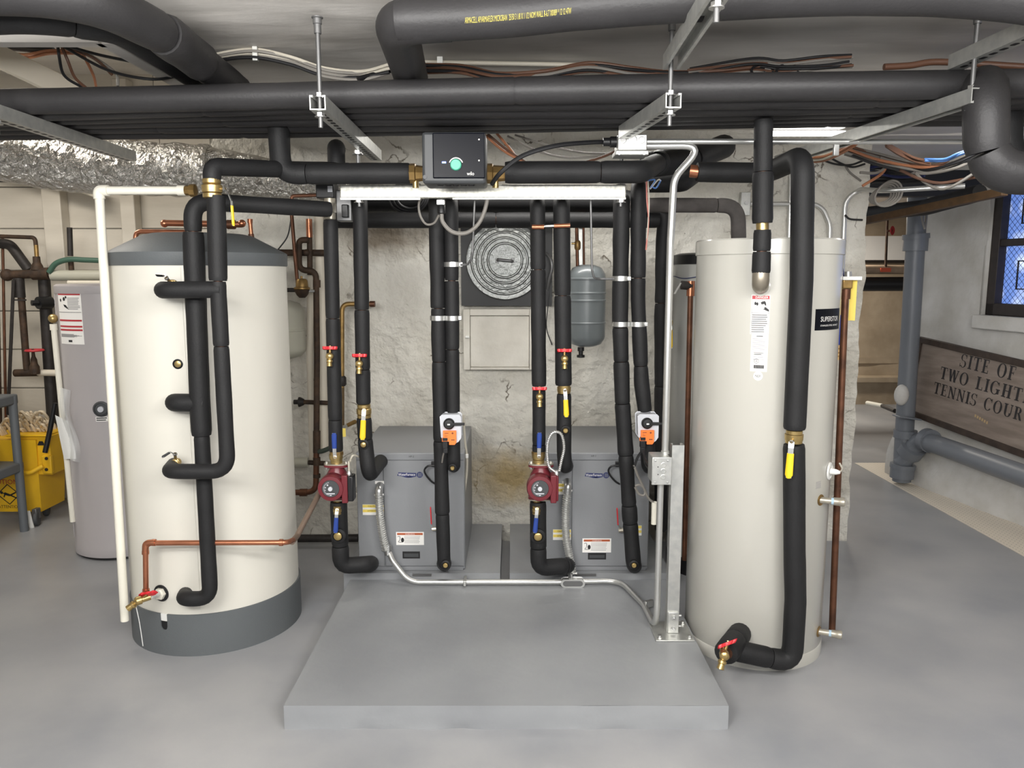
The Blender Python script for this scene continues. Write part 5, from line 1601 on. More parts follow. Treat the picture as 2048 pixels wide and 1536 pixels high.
# ------------------------------------------------------------------ wall side things behind the machines
Yw = 4.60
a, b_ = rectpx(921, 452, 1104, 612, Yw)
tag(MB().bb((a.x, Yw + .01, b_.z), (b_.x, Yw + .035, a.z + .12)).build('backing_board', mat('black_board', lin(14, 14, 15), .5)), 'black backing board on the back wall behind the round lid', 'board')
c = P(1010, 521, Yw - .03)
R0 = S(76, Yw)
prof = [(R0 * .97, .03), (R0, .022), (R0, .004), (R0 * .985, -.002), (R0 * .95, .000)]
for k, f_ in enumerate((.84, .70, .56, .42)):
    prof += [(R0 * (f_ + .05), .000 - .004 * k), (R0 * (f_ + .02), -.007 - .004 * k), (R0 * (f_ - .0), -.007 - .004 * k), (R0 * (f_ - .02), -.003 - .004 * k)]
prof += [(0, -.018)]
t = thing('round_lid', 'round ribbed galvanized lid with a handle, hanging on the black board', 'lid', c)
LIDM = mat('embossed_zinc', lin(140, 142, 140), .34, .85, bump=.7, bscale=45, vary=.08, vscale=20)
MB().lathe(prof, c + V(0, -.0, 0), (0, 1, 0), 64).build('lid_disc', LIDM, t)
MB().tube(fillet([c + V(-.042, -.012, .0), c + V(-.042, -.038, .004), c + V(.042, -.038, -.004), c + V(.042, -.012, -.004)], .015), .009, 10).build('handle', DSTEEL, t)
for s in (-1, 1):
    MB().box(c + V(s * .045, -.016, 0), (.02, .006, .03)).build('handle_mount', DSTEEL, t, bevel=.002)
# whitewashed access panel
t = thing('access_panel', 'whitewashed flat access panel with raised frame below the round lid', 'panel', P(995, 740, Yw))
a, b_ = rectpx(926, 618, 1072, 740, Yw)
WW = MATS['stained_whitewash'] if 'stained_whitewash' in MATS else WHITEWASH
for p0, p1 in (((a.x, b_.z), (a.x + .045, a.z)), ((b_.x - .045, b_.z), (b_.x, a.z)), ((a.x, a.z - .045), (b_.x, a.z)), ((a.x, b_.z), (b_.x, b_.z + .012))):
    pass
mb = MB()
mb.bb((a.x, Yw, b_.z), (a.x + .04, Yw + .06, a.z)); mb.bb((b_.x - .04, Yw, b_.z), (b_.x, Yw + .06, a.z)); mb.bb((a.x + .0405, Yw + .002, a.z - .04), (b_.x - .0405, Yw + .06, a.z)); mb.bb((a.x + .0405, Yw + .002, b_.z), (b_.x - .0405, Yw + .06, b_.z + .015))
mb.build('panel_frame', WHITEWASH, t, bevel=.004)
MB().bb((a.x + .042, Yw + .012, b_.z + .017), (b_.x - .042, Yw + .06, a.z - .043)).build('panel_door', WHITEWASH, t, bevel=.003)
MB().cyl(P(931, 674, Yw - .012), P(939, 674, Yw - .012), .008).build('latch', WHITEP, t)

# grey expansion tank beside the thick riser
def xtank(label, px, y0, y1, r, Y, m, ribs):
    top, bot = P(px, y0, Y), P(px, y1, Y)
    H = top.z - bot.z
    c = V(bot.x, Y, bot.z)
    t = thing('expansion_tank', label, 'expansion tank', c)
    prof = [(0, 0), (r * .45, .004), (r * .8, .018), (r * .97, .045), (r, .06)]
    for k in ribs:
        prof += [(r, H * k - .006), (r + .003, H * k - .003), (r + .003, H * k + .003), (r, H * k + .006)]
    prof += [(r, H - .075), (r * .96, H - .05), (r * .78, H - .018), (r * .4, H - .002), (0, H)]
    MB().lathe(prof, c, seg=40).build('tank_shell', m, t)
    return t, c, H
t, c, H = xtank('dark grey ribbed expansion tank hung on the wall behind the thick riser', 1172, 529, 694, S(37, 4.2), 4.2, XTANK, (.30, .57, .66, .83))
MB().lathe([(.018, 0), (.018, .02), (.012, .022), (.012, .04), (.022, .042), (.022, .055), (.010, .057)], c + V(-.03, -.02, 0), (0, 0, -1), 12).build('air_valve_cap', BLACK, t)
Yx = 4.2
t = thing('pipe_assembly', 'upright brass and copper fittings standing on the grey expansion tank', 'pipe fitting', P(1155, 535, Yx))
MB().cyl(P(1155, 535, Yx), P(1153, 440, Yx), .009).build('copper_riser', COPPERD, t)
MB().lathe([(.012, 0), (.017, .01), (.017, .04), (.012, .05)], P(1155, 500, Yx), (0, 0, 1), 14).build('brass_valve', BRASSD, t)
MB().cyl(P(1154, 487, Yx), P(1143, 487, Yx), .006).build('valve_stem', BRASS, t)
MB().cyl(P(1153, 438, Yx), P(1174, 437, Yx), .013).build('copper_tee', COPPERD, t)
MB().cyl(P(1168, 535, Yx), P(1167, 440, Yx), .006).build('thin_tube', COPPERD, t)
MB().bb(P(1158, 445, Yx + .02), P(1166, 530, Yx + .03)).build('mounting_strut', GALV, t)
t = thing('copper_pipe', 'short copper bridge between the two middle risers', 'pipe', P(1100, 453, YP))
MB().tube([P(1064, 454, YP - .045), P(1088, 454, YP - .045)], .011, 12).build('tapping_saddle', COPPER, t)
MB().tube([P(1085, 453, YP - .045), P(1112, 452, YP - .045)], .005, 10).build('bridge_tube', STEEL, t)
MB().tube([P(1108, 452, YP - .05), P(1140, 451, YP - .05)], .010, 12).build('tapping_saddle', COPPER, t)
tag(MB().tube(spline([P(1088, 505, 4.61), P(1100, 515, 4.57), P(1104, 535, 4.56), P(1098, 560, 4.58), P(1095, 578, 4.61)], 8), .010, 10).build('hose', DSTEEL), 'short grey bent hose hanging right of the round lid', 'hose')
tag(MB().tube(spline([P(1099, 540, 4.612), P(1096, 608, 4.60), P(1093, 655, 4.62), P(1104, 690, 4.64)], 8), .003, 8).build('cable', CABLEK), 'thin black cable looping beside the thick riser', 'cable')
xtank('beige expansion tank half hidden behind the cream tank', 566, 600, 718, S(46, 4.35), 4.35, XTANKB, (.5,))

# pipes between cream tank and wall
Yp = 4.42
t = thing('iron_pipe', 'brown iron pipe with a double bend and a long drop, behind the left wall riser', 'pipe', P(632, 985, Yp))
MB().tube(fillet([P(617, 480, Yp), P(598, 480, Yp), P(598, 541, Yp), P(632, 541, Yp), P(634, 700, Yp), P(633, 875, Yp)], .05), S(6, Yp), 12).build('pipe_run', RUST, t)
MB().tube(fillet([P(633, 870, Yp), P(632, 984, Yp), P(583, 985, Yp)], .06), S(6, Yp), 12).build('copper_leg', COPPERD, t)
for y0, y1 in ((560, 575), (862, 905), (915, 930), (948, 955)):
    MB().tube([P(633.5, y0, Yp), P(633.5, y1, Yp)], S(7.5, Yp), 12).build('coupling', RUST, t)
MB().tube([P(614, 985, Yp), P(600, 985, Yp)], S(8, Yp), 12).build('end_coupling', COPPERD, t)
t = thing('copper_pipe', 'capped copper riser standing behind the bent iron pipe', 'pipe', P(618, 550, 4.46))
MB().tube([P(620, 550, 4.46), P(619, 470, 4.46)], S(5.5, 4.46), 12).build('lower_pipe', RUST, t)
MB().tube([P(619, 475, 4.46), P(618, 438, 4.46)], S(6, 4.46), 12).build('copper_cap', COPPER, t)
rigid('copper_pipe', 'thin copper pipe running down to the brass pressure valve', 'pipe', [P(583, 425, 4.35), P(589, 500, 4.35), P(597, 590, 4.35)], S(3.6, 4.35), COPPERD)
rigid('iron_pipe', 'brown horizontal pipe behind the cream tank and left wall riser', 'pipe', [P(520, 505, 4.5), P(655, 506, 4.5)], S(6.5, 4.5), RUST)
tag(MB().ball(P(613, 505, 4.44), S(6.5, 4.44)).build('pipe_elbow', RUST), 'round brown pipe cap facing out beside the copper riser', 'pipe fitting')
t = thing('pressure_valve', 'brass bell shaped pressure valve beside the cream tank', 'valve', P(605, 596, 4.32))
c = P(604, 578, 4.32)
MB().lathe([(.040, -.004), (.044, 0), (.044, .008), (.034, .012), (.032, .045), (.024, .056), (.006, .058), (.006, .072)], c, (0, 0, 1), 20).build('bell', BRASSD, t)
MB().lathe([(.044, 0), (.040, .010), (.030, .03), (.016, .045)], c + V(0, 0, -.004), (0, 0, -1), 20).build('lower_body', RUST, t)
MB().cyl(P(562, 580, 4.32), P(592, 580, 4.32), .012).build('inlet_pipe', IRON, t)
MB().cyl(P(616, 582, 4.32), P(628, 582, 4.34), .008).build('outlet_nipple', STEEL, t)
tag(MB().tube([P(622, 552, 4.52), P(619, 700, 4.52), P(625, 920, 4.52)], S(6.5, 4.52), 12).build('wall_pipe', OFFW), 'cream painted pipe on the wall behind the brown drop pipe', 'pipe')
tag(MB().tube([P(637, 420, 4.55), P(642, 600, 4.55), P(648, 900, 4.55)], S(9, 4.55), 12).build('wall_pipe', OFFW), 'thick cream painted pipe partly hidden by the left wall riser', 'pipe')
t = thing('insulated_stub', 'short beige insulated pipe stub right of the cream tank', 'pipe', P(600, 925, 4.45))
MB().tube([P(560, 926, 4.45), P(617, 925, 4.45)], S(10.5, 4.45), 14).build('insulation', XTANKB, t)
MB().tube([P(616, 925, 4.45), P(655, 927, 4.45)], S(5, 4.45), 12).build('iron_end', RUST, t)
t = thing('iron_pipe', 'brown iron nozzle pipe reaching left behind the riser', 'pipe', P(620, 805, 4.5))
MB().tube([P(660, 806, 4.5), P(608, 804, 4.5)], S(4.5, 4.5), 12).build('pipe_run', RUST, t)
MB().lathe([(.018, 0), (.028, .02), (.03, .03), (.014, .034), (.014, .06)], P(608, 804, 4.5), (-1, 0, 0), 14).build('flared_end', IRON, t)
t = thing('copper_pipe', 'copper pipe hooking over between the two left risers', 'pipe', P(684, 850, 4.5))
MB().tube(fillet([P(748, 608, 4.5), P(684, 608, 4.5), P(684, 745, 4.5), P(684, 850, 4.5)], .045), S(4.8, 4.5), 12).build('pipe_run', BRASSD, t)
MB().tube([P(740, 608, 4.5), P(750, 608, 4.5)], S(6, 4.5), 12).build('end_cap', COPPERD, t)
MB().lathe([(.016, 0), (.024, .01), (.024, .05), (.016, .06)], P(685, 772, 4.5), (0, 0, 1), 12).build('iron_valve', IRON, t)
MB().cyl(P(684, 850, 4.5), P(684, 775, 4.5), .014).build('iron_leg', IRON, t)
lever_valve('ball_valve', 'brass valve with slanting yellow lever between the two left risers', P(684, 858, 4.45), .016, (0, 0, 1), [P(685, 857, 4.40), P(690, 853, 4.39), P(713, 842, 4.36)], BRASSD, .022)
tag(MB().patch(flat(P(688, 864, 4.36)), -.010, .010, -.028, .022, .001, 2).build('paper_tag', YLAB), 'small green yellow tag hanging between the two left risers', 'tag')
rigid('hose', 'dark green hose curving off the brown drop pipe', 'hose', spline([P(634, 903, 4.42), P(645, 902, 4.4), P(660, 896, 4.38)], 5), .014, mat('dark_green_rubber', lin(52, 62, 54), .6), bend=0)
rigid('iron_pipe', 'dark iron pipe lying along the foot of the back wall', 'pipe', [P(560, 1077, 4.55), P(716, 1076, 4.55)], S(8, 4.55), IRON, bend=0)

# copper on top of the cream tank
Yt = 3.75
t = thing('copper_pipe', 'capped copper pipe above the cream tank, ends showing both sides of the risers', 'pipe', P(400, 447, Yt))
MB().tube([P(329, 446, Yt), P(484, 449, Yt)], S(6, Yt), 12).build('pipe_run', COPPER, t)
for x in (329, 484):
    MB().ball(P(x, 447, Yt), S(7.5, Yt)).build('end_cap', COPPER, t)
MB().tube([P(470, 449, Yt), P(455, 449, Yt)], S(9, Yt), 12).build('tee', COPPERD, t)
rigid('copper_pipe', 'copper pipe bending down at the left of the cream tank top', 'pipe', [P(270, 490, Yt), P(272, 463, Yt), P(372, 464, Yt)], S(4.5, Yt), COPPER, bend=.03)
t = thing('copper_pipe', 'short capped copper stub standing on the right of the cream tank top', 'pipe', P(503, 475, 3.7))
MB().cyl(P(504, 490, 3.7), P(500, 440, 3.7), S(4, 3.7)).build('stub_pipe', COPPER, t)
MB().cyl(P(500, 446, 3.7), P(500, 438, 3.7), S(5, 3.7)).build('end_cap', COPPER, t)
MB().cyl(P(504, 485, 3.7), P(502, 468, 3.7), S(5.5, 3.7)).build('collar', COPPERD, t)
for px, m, lab in ((456, WHITEP, 'thin white vertical pipe behind the cream tank top'), (467, IRON, 'thin black vertical pipe behind the cream tank top')):
    tag(MB().cyl(P(px, 380, 4.9), P(px, 520, 4.9), S(5, 4.9)).build('wall_pipe', m), lab, 'pipe')
t = thing('zone_valve', 'nickel zone valve with a black and grey motor box above the left wall riser', 'valve', P(661, 440, 3.6))
MB().lathe([(.020, 0), (.024, .004), (.024, .03), (.018, .036), (.020, .07), (.026, .076), (.026, .10), (.02, .105)], P(661, 440, 3.6), (0, 0, 1), 16).build('valve_body', NIP, t)
a, b_ = rectpx(634, 366, 671, 397, 3.6)
MB().bb((a.x, 3.57, b_.z), (b_.x, 3.67, a.z)).build('motor_box', BLACK, t, bevel=.004)
a, b_ = rectpx(671, 380, 704, 442, 3.62)
MB().bb((a.x, 3.62, b_.z), (b_.x, 3.70, a.z)).build('wiring_box', DSTEEL, t, bevel=.004)
a, b_ = rectpx(683, 409, 697, 435, 3.60)
MB().bb((a.x, 3.595, b_.z), (b_.x, 3.63, a.z)).build('black_actuator', BLACK, t, bevel=.004)
MB().bb(P(655, 372, 3.56), P(665, 384, 3.565)).build('label_plate', LGREY, t)
rigid('copper_pipe', 'thin copper pipe ending at the black motor box above the left riser', 'pipe', [P(583, 402, 3.62), P(584, 392, 3.62), P(640, 390, 3.62)], S(3.5, 3.6), COPPERD, bend=.03)

# ------------------------------------------------------------------ foil duct
m, tt, b = nt('crinkled_foil')
b.inputs['Metallic'].default_value = 0.9
b.inputs['Roughness'].default_value = 0.26
b.inputs['Base Color'].default_value = (*lin(206, 204, 198), 1)
tc = tt.nodes.new('ShaderNodeTexCoord')
mp = tt.nodes.new('ShaderNodeMapping'); mp.inputs['Scale'].default_value = (13, 9, 9); tt.links.new(tc.outputs['Object'], mp.inputs[0])
vn = tt.nodes.new('ShaderNodeTexVoronoi'); vn.feature = 'DISTANCE_TO_EDGE'; vn.inputs['Scale'].default_value = 3.2
ns = tt.nodes.new('ShaderNodeTexNoise'); ns.inputs['Scale'].default_value = 2.2; ns.inputs['Detail'].default_value = 8
ad = tt.nodes.new('ShaderNodeMix'); ad.data_type = 'VECTOR'; ad.inputs[0].default_value = .5
tt.links.new(mp.outputs[0], ns.inputs[0]); tt.links.new(mp.outputs[0], ad.inputs[4]); tt.links.new(ns.outputs['Color'], ad.inputs[5]); tt.links.new(ad.outputs[1], vn.inputs[0])
sm = tt.nodes.new('ShaderNodeMath'); sm.operation = 'ADD'
tt.links.new(vn.outputs['Distance'], sm.inputs[0]); tt.links.new(ns.outputs['Fac'], sm.inputs[1])
bp = tt.nodes.new('ShaderNodeBump'); bp.inputs['Strength'].default_value = 1.0; bp.inputs['Distance'].default_value = .03
tt.links.new(sm.outputs[0], bp.inputs['Height']); tt.links.new(bp.outputs[0], b.inputs['Normal'])
FOIL = m
path = resample(spline([P(-200, 262, 3.75), P(-20, 300, 4.05), P(140, 330, 4.25), P(300, 338, 4.35), P(430, 345, 4.40), P(640, 372, 4.45), P(760, 380, 4.5)], 12), .012)
rd = S(52, 4.2)
mb = MB()
seg = 40
rings = []
for i, q in enumerate(path):
    tn = (path[min(i + 1, len(path) - 1)] - path[max(i - 1, 0)]).normalized()
    u = tn.cross(V(0, 0, 1)).normalized(); v = u.cross(tn)
    ring = []
    u_ = i / len(path)
    taper = 1.0 if u_ < .55 else max(.62, 1 - (u_ - .55) * 1.1)
    for k in range(seg):
        a0 = 2 * PI * k / seg
        rr = rd * taper * (1 + .035 * noise.noise(V(q.x * 14, q.y * 14, k * .9)) + .02 * math.sin(i * .55) + .03 * noise.noise(V(q.x * 40, k * 2.3, 1)))
        ring.append(q + u * rr * math.cos(a0) + v * rr * math.sin(a0))
    rings.append(ring)
mb.rings(rings)
t = thing('foil_duct', 'crumpled silver foil duct hanging under the pipes at the upper left', 'duct', path[0])
mb.build('duct_skin', FOIL, t, angle=25)
for px, yy in ((412, 4.39),):
    q = P(px, 344, yy)
    MB().lathe([(rd * 1.02, -.03), (rd * 1.05, -.02), (rd * 1.05, .02), (rd * 1.02, .03)], q, (1, .12, -.02), 32).build('foil_tape_band', FOIL, t)
rigid('conduit', 'black iron hanger bar with a bolt at the far left under the duct', 'bar', [P(-40, 358, 4.9), P(86, 360, 4.9), P(86, 360, 4.9) + V(0, .72, 0)], .018, IRON, bend=0)

# ------------------------------------------------------------------ cables
def cables(name, label, cat, paths, r, mats, n=7, group=None):
    """a bundle tied together is one thing; each cable a part"""
    t = thing(name, label, cat, paths[0][0], group)
    for i, p in enumerate(paths):
        MB().tube(spline(p, n), r if not isinstance(r, list) else r[i % len(r)], 7).build('cable', mats[i % len(mats)], t)
    return t
def fan(pts, n, sp, jit=4, seed=1, yj=.02):
    rnd = random.Random(seed)
    out = []
    for i in range(n):
        o = (i - (n - 1) / 2) * sp
        out.append([P(x + rnd.uniform(-jit, jit), y + o + rnd.uniform(-jit, jit) * .5, Y + rnd.uniform(-yj, yj)) for x, y, Y in pts])
    return out
cables('cable_bundle', 'bundle of pale cables pinned to the ceiling left of the long hanger rod', 'cables', fan([(400, 128, 3.1), (445, 114, 3.05), (510, 108, 3.03), (580, 122, 3.03), (650, 145, 3.03), (720, 150, 3.03), (780, 138, 3.03)], 6, 3.5, 3, 2), .006, [CABLEW, CABLEG, CABLEW, CABLEG, CABLEK, CABLEG])
tag(MB().box(P(511, 108, 3.02), (.018, .018, .05)).build('cable_strap', GALV), 'small steel strap holding the pale cables to the ceiling', 'cable strap')
rigid('conduit', 'white conduit along the ceiling above the pipe rack', 'conduit', [P(840, 124, 3.2), P(1230, 131, 3.17)], S(4, 3.2), CABLEW, bend=0)
tag(MB().box(P(880, 121, 3.19), (.022, .02, .045)).build('conduit_strap', GALV), 'small strap on the white ceiling conduit', 'conduit strap')
tag(MB().cyl(P(716, 158, 3.0), P(800, 135, 3.1), S(5, 3)).build('cable_sleeve', BLACK), 'short black sleeve on the pale ceiling cables', 'cable sleeve')
cables('cable_bundle', 'sagging dark cables under the white ceiling conduit', 'cables', fan([(845, 136, 3.15), (920, 138, 3.12), (1000, 154, 3.08), (1090, 148, 3.08), (1178, 134, 3.1), (1260, 144, 3.1), (1340, 150, 3.1), (1440, 148, 3.1), (1530, 140, 3.1)], 6, 3.2, 3, 5), .006, [CABLE, CABLEK, CABLE, CABLEG, CABLEK, CABLE])
cables('cable_bundle', 'tangle of dark cables with small coils under the ceiling right of the hanger rod', 'cables',
       fan([(1380, 150, 3.1), (1500, 132, 3.08), (1560, 136, 3.08), (1640, 128, 3.05), (1700, 122, 3.05)], 7, 4, 7, 9) +
       [[P(1525 + ox + 22 * math.cos(a0), 142 + 13 * math.sin(a0), 3.02 + .01 * k) for k, a0 in enumerate([i * PI / 4 for i in range(9)])] for ox in (0, 50)], .005, [CABLEK, CABLE, CABLEG, CABLEK])
rigid('conduit', 'brown conduit on the ceiling near the right end of the rack', 'conduit', spline([P(1768, 134, 3.0), P(1820, 131, 3.0), P(1870, 124, 3.0), P(1960, 128, 2.98), P(2150, 140, 2.9)], 6), S(6, 3), CABLE, bend=0)
cables('cable_bundle', 'cables draped over the opening at the upper left', 'cables',
       [[P(115, 80, 3.2), P(118, 110, 3.2), P(128, 150, 3.25), P(160, 172, 3.3), P(180, 180, 3.35)], [P(120, 85, 3.2), P(135, 120, 3.2), P(150, 155, 3.25), P(175, 178, 3.3)], [P(125, 85, 3.2), P(180, 110, 3.25), P(230, 145, 3.3), P(236, 172, 3.3)], [P(128, 90, 3.2), P(200, 110, 3.2), P(290, 128, 3.2), P(330, 135, 3.25)], [P(128, 94, 3.2), P(215, 140, 3.2), P(300, 158, 3.2), P(360, 152, 3.3)], [P(130, 90, 3.2), P(190, 118, 3.25), P(225, 150, 3.3)]], .006, [CABLEK, CABLE, CABLEG, CABLEK])
cables('cable_bundle', 'orange brown cables crossing the bright opening at the upper left', 'cables', fan([(-40, 93, 3.9), (40, 112, 3.9), (100, 104, 3.89), (165, 104, 3.9)], 4, 2.5, 2, 3) + fan([(165, 104, 3.9), (188, 150, 3.95), (190, 175, 3.95)], 2, 2, 3, 4), .006, [CABLEO])
tag(MB().cyl(P(-30, 90, 3.9), P(108, 102, 3.9), .016).build('black_bar', BLACK), 'black bar across the bright opening at the upper left', 'bar')
tag(MB().bar(P(-40, 95, 3.7), P(155, 188, 3.95), .05, .10).build('wood_beam', OFFW, bevel=.005), 'pale painted beam slanting in the opening at the upper left', 'beam')
cables('cable_bundle', 'copper coloured cables rising under the rack right of the controller pump', 'cables', [[P(970, 270, 3.6), P(1005, 300, 3.6), P(1048, 325, 3.6)], [P(975, 268, 3.6), P(1012, 298, 3.6), P(1052, 325, 3.6)], [P(992, 265, 3.62), P(1022, 300, 3.62), P(1040, 325, 3.62)], [P(1170, 325, 3.6), P(1210, 312, 3.6), P(1232, 300, 3.55)]], .006, [CABLEO, CABLE])
cables('cable_bundle', 'two slack grey cables under the rack right of the controller pump', 'cables', [[P(1015, 272, 3.7), P(1070, 300, 3.68), P(1130, 315, 3.66), P(1200, 312, 3.65), P(1235, 300, 3.6)], [P(1030, 270, 3.75), P(1100, 292, 3.7), P(1160, 305, 3.7), P(1225, 308, 3.65)]], .005, [CABLEG])
tag(MB().tube(spline([P(984, 368, 3.16), P(1002, 345, 3.1), P(1045, 312, 3.1), P(1110, 292, 3.12), P(1180, 285, 3.2), P(1225, 284, 3.25)], 8), .009, 9).build('power_cable', CABLEK), 'black power cable arching from the controller pump to the junction box', 'cable')
cables('cable_bundle', 'thin pink and blue wires dangling at the right end of the rail', 'cables', [[P(1293, 362, 3.5), P(1294, 400, 3.5), P(1297, 440, 3.5), P(1292, 500, 3.5)], [P(1296, 362, 3.5), P(1298, 410, 3.5), P(1294, 480, 3.5)], [P(1292, 362, 3.5), P(1310, 360, 3.5), P(1300, 378, 3.5)], [P(1300, 378, 3.5), P(1316, 360, 3.5), P(1322, 362, 3.5)], [P(1302, 372, 3.5), P(1312, 376, 3.5), P(1322, 360, 3.5)]], .0035, [mat('pink_wire', lin(190, 120, 110), .5), CABLEW, CABLEB, CABLEW, CABLEB])
t = thing('cable', 'thick grey cable looping under the zinc rail from a black plug', 'cable', P(883, 430, 3.42))
MB().tube(spline([P(883, 425, 3.43), P(886, 445, 3.43), P(905, 464, 3.43), P(932, 466, 3.43), P(955, 450, 3.43), P(968, 425, 3.43), P(975, 398, 3.43)], 8), .009, 10).build('cable_jacket', CABLEG, t)
MB().lathe([(.012, 0), (.018, .004), (.018, .035), (.014, .04)], P(883, 428, 3.43), (0, 0, 1), 12).build('strain_relief', BLACK, t)
MB().box(P(882, 405, 3.43), (.036, .03, .022)).build('steel_plug', STEEL, t, bevel=.002)
tag(MB().tube(spline([P(878, 430, 3.5), P(868, 446, 3.5), P(852, 448, 3.5), P(840, 430, 3.5), P(838, 405, 3.5), P(848, 392, 3.5)], 8), .005, 8).build('cable', CABLEG), 'thin grey cable loop left of the black plug under the rail', 'cable')
t = thing('cable_coil', 'black coiled cable hanging behind the zinc rail', 'cable', P(815, 410, 4.0))
for k, r_ in enumerate((.09, .10, .085, .07)):
    q = P(815 + 2 * k, 395, 4.15 - .006 * k)
    MB().tube([q + V(r_ * math.cos(x), .004 * math.sin(3 * x), r_ * .8 * math.sin(x)) for x in [2 * PI * i / 32 for i in range(33)]], .007, 8).build('cable_turn', CABLEK, t)
for x0, lab in ((854, 'short black sensor cable on the front of the left cabinet'), (1222, 'short black sensor cable on the front of the right cabinet')):
    dx = x0 - 854
    t = thing('sensor_cable', lab, 'cable', P(850 + dx, 960, 3.85))
    MB().tube(spline([P(869 + dx, 931, 3.82), P(856 + dx, 932, 3.82), P(849 + dx, 940, 3.83), P(852 + dx, 950, 3.84), P(862 + dx, 962, 3.85), P(871 + dx, 968, 3.86)], 7), .005, 8).build('cable_jacket', CABLEK, t)
    MB().box(P(867 + dx, 928, 3.83), (.022, .02, .026)).build('connector', BLACK, t, bevel=.002)
cables('cable_bundle', 'grey cables looped beside the lower junction box', 'cables', [[P(1268, 930, 3.5), P(1275, 950, 3.5), P(1287, 975, 3.5), P(1296, 995, 3.5), P(1306, 1005, 3.5)], [P(1270, 972, 3.5), P(1280, 970, 3.5), P(1290, 980, 3.5), P(1288, 990, 3.5), P(1278, 988, 3.5), P(1270, 974, 3.5)], [P(1285, 900, 3.5), P(1275, 915, 3.5), P(1268, 935, 3.5)]], .006, [CABLEG, CABLEG, CABLEK])
tag(MB().tube([P(1309, 1004, 3.5), P(1308, 1048, 3.5)], S(6, 3.5), 14, cap=False).build('white_sleeve', PVC), 'short white plastic sleeve on the looped cables by the post', 'sleeve')
cables('cable_bundle', 'black leads from the right actuator into the lower junction box', 'cables', [[P(1286, 902, 3.45), P(1290, 918, 3.4), P(1298, 930, 3.33)], [P(1288, 902, 3.45), P(1290, 925, 3.4), P(1298, 938, 3.33)]], .005, [CABLEK])
tag(MB().tube([P(889, 902, 3.52), P(886, 912, 3.53), P(884, 925, 3.56)], .004, 8).build('cable', CABLEG), 'thin grey lead under the left actuator', 'cable')
t = thing('cable', 'white cord with a tie hanging at the right side of the left cabinet', 'cable', P(931, 1000, 4.0))
MB().tube(spline([P(927, 830, 3.98), P(930, 880, 3.98), P(934, 915, 3.98), P(933, 950, 3.98), P(929, 985, 3.98)], 6), .006, 8).build('cord', CABLEW, t)
MB().box(P(934, 912, 3.975), (.014, .012, .022)).build('cord_tie', WHITE, t, bevel=.002)
for x, y0, y1, z, lab in ((862, 1014, 1058, 3.83, 'slim red lever and small brass valve on the left cabinet'), (1235, 1016, 1061, 3.83, 'slim red lever and small brass valve on the right cabinet')):
    t = thing('service_valve', lab, 'valve', P(x + 4, y1, z))
    MB().bar(P(x - 1, y0, z), P(x + 1, y0 + 34, z), .013, .006).build('red_lever', RED, t, bevel=.002)
    MB().bar(P(x + 1, y0 + 34, z), P(x + 7, y1 - 4, z + .01), .008, .004).build('lever_shank', STEEL, t)
    MB().cyl(P(x + 2, y1, z + .01), P(x + 16, y1 - 1, z + .01), .011, seg=8).build('valve_body', NIP, t)
# ------------------------------------------------------------------ right side: wall conduits, drain pipe, sign, far pipes
QY = 4.655
for pts, lab in (([P(1582, 310, QY), P(1582, 352, QY), P(1578, 480, QY + .0), P(1576, 560, QY)], 'steel conduit down the pale wall left of the arching black pipe'),
                 ([P(1500, 408, QY), P(1642, 408, QY), P(1660, 450, QY), P(1657, 560, QY)], 'steel conduit turning down the pale wall behind the beige tank'),
                 ([P(1684, 545, 4.645), P(1690, 400, 4.645), P(1720, 378, 4.62), P(1760, 382, 4.4), P(1930, 372, 4.2)], 'large steel conduit sweeping from the beige tank over to the right')):
    rigid('conduit', lab, 'conduit', pts, S(4.6, QY), CONDUIT, bend=.14)
t = thing('wall_bracket', 'short strut bracket on the pale wall above the beige tank', 'bracket', P(1490, 430, QY))
MB().bb(P(1483, 384, QY - .02), P(1496, 432, QY + .02)).build('strut_piece', GALV, t, bevel=.003)
MB().lathe([(.012, 0), (.012, .01)], P(1492, 406, QY - .02), (0, -1, 0), 6).build('bolt', STEEL, t)
# hung black pipe at the right edge
foam('insulated_pipe', 'thick black insulated pipe dropping from the rack end at the right edge', 'pipe', [P(1968, 172, 2.66), P(1972, 180, 2.53), P(1972, 345, 2.53), P(2260, 350, 2.46)], S(40, 2.53), (.42,), bend=.12, core=False, wob=.008, m=FOAM_LIT)
foam('insulated_pipe', 'black insulated pipe behind the dropping pipe at the right edge', 'pipe', [P(2012, 200, 2.95), P(2012, 320, 2.95), P(2250, 322, 2.95)], S(28, 2.95), bend=.08, wob=.01)
# dark pipes in the clutter between beige tank and controller pump
foam('insulated_pipe', 'dark foam pipe going back under the ceiling right of the upper junction box', 'pipe', [P(1296, 330, 3.7), P(1385, 318, 3.9), P(1450, 292, 4.3)], S(24, 3.9), (.4,), bend=.05)
foam('insulated_pipe', 'dark foam elbow under the header left of the beige tank', 'pipe', [P(1290, 366, 4.0), P(1365, 366, 4.05), P(1400, 340, 4.4)], S(18, 4.0), bend=.08)

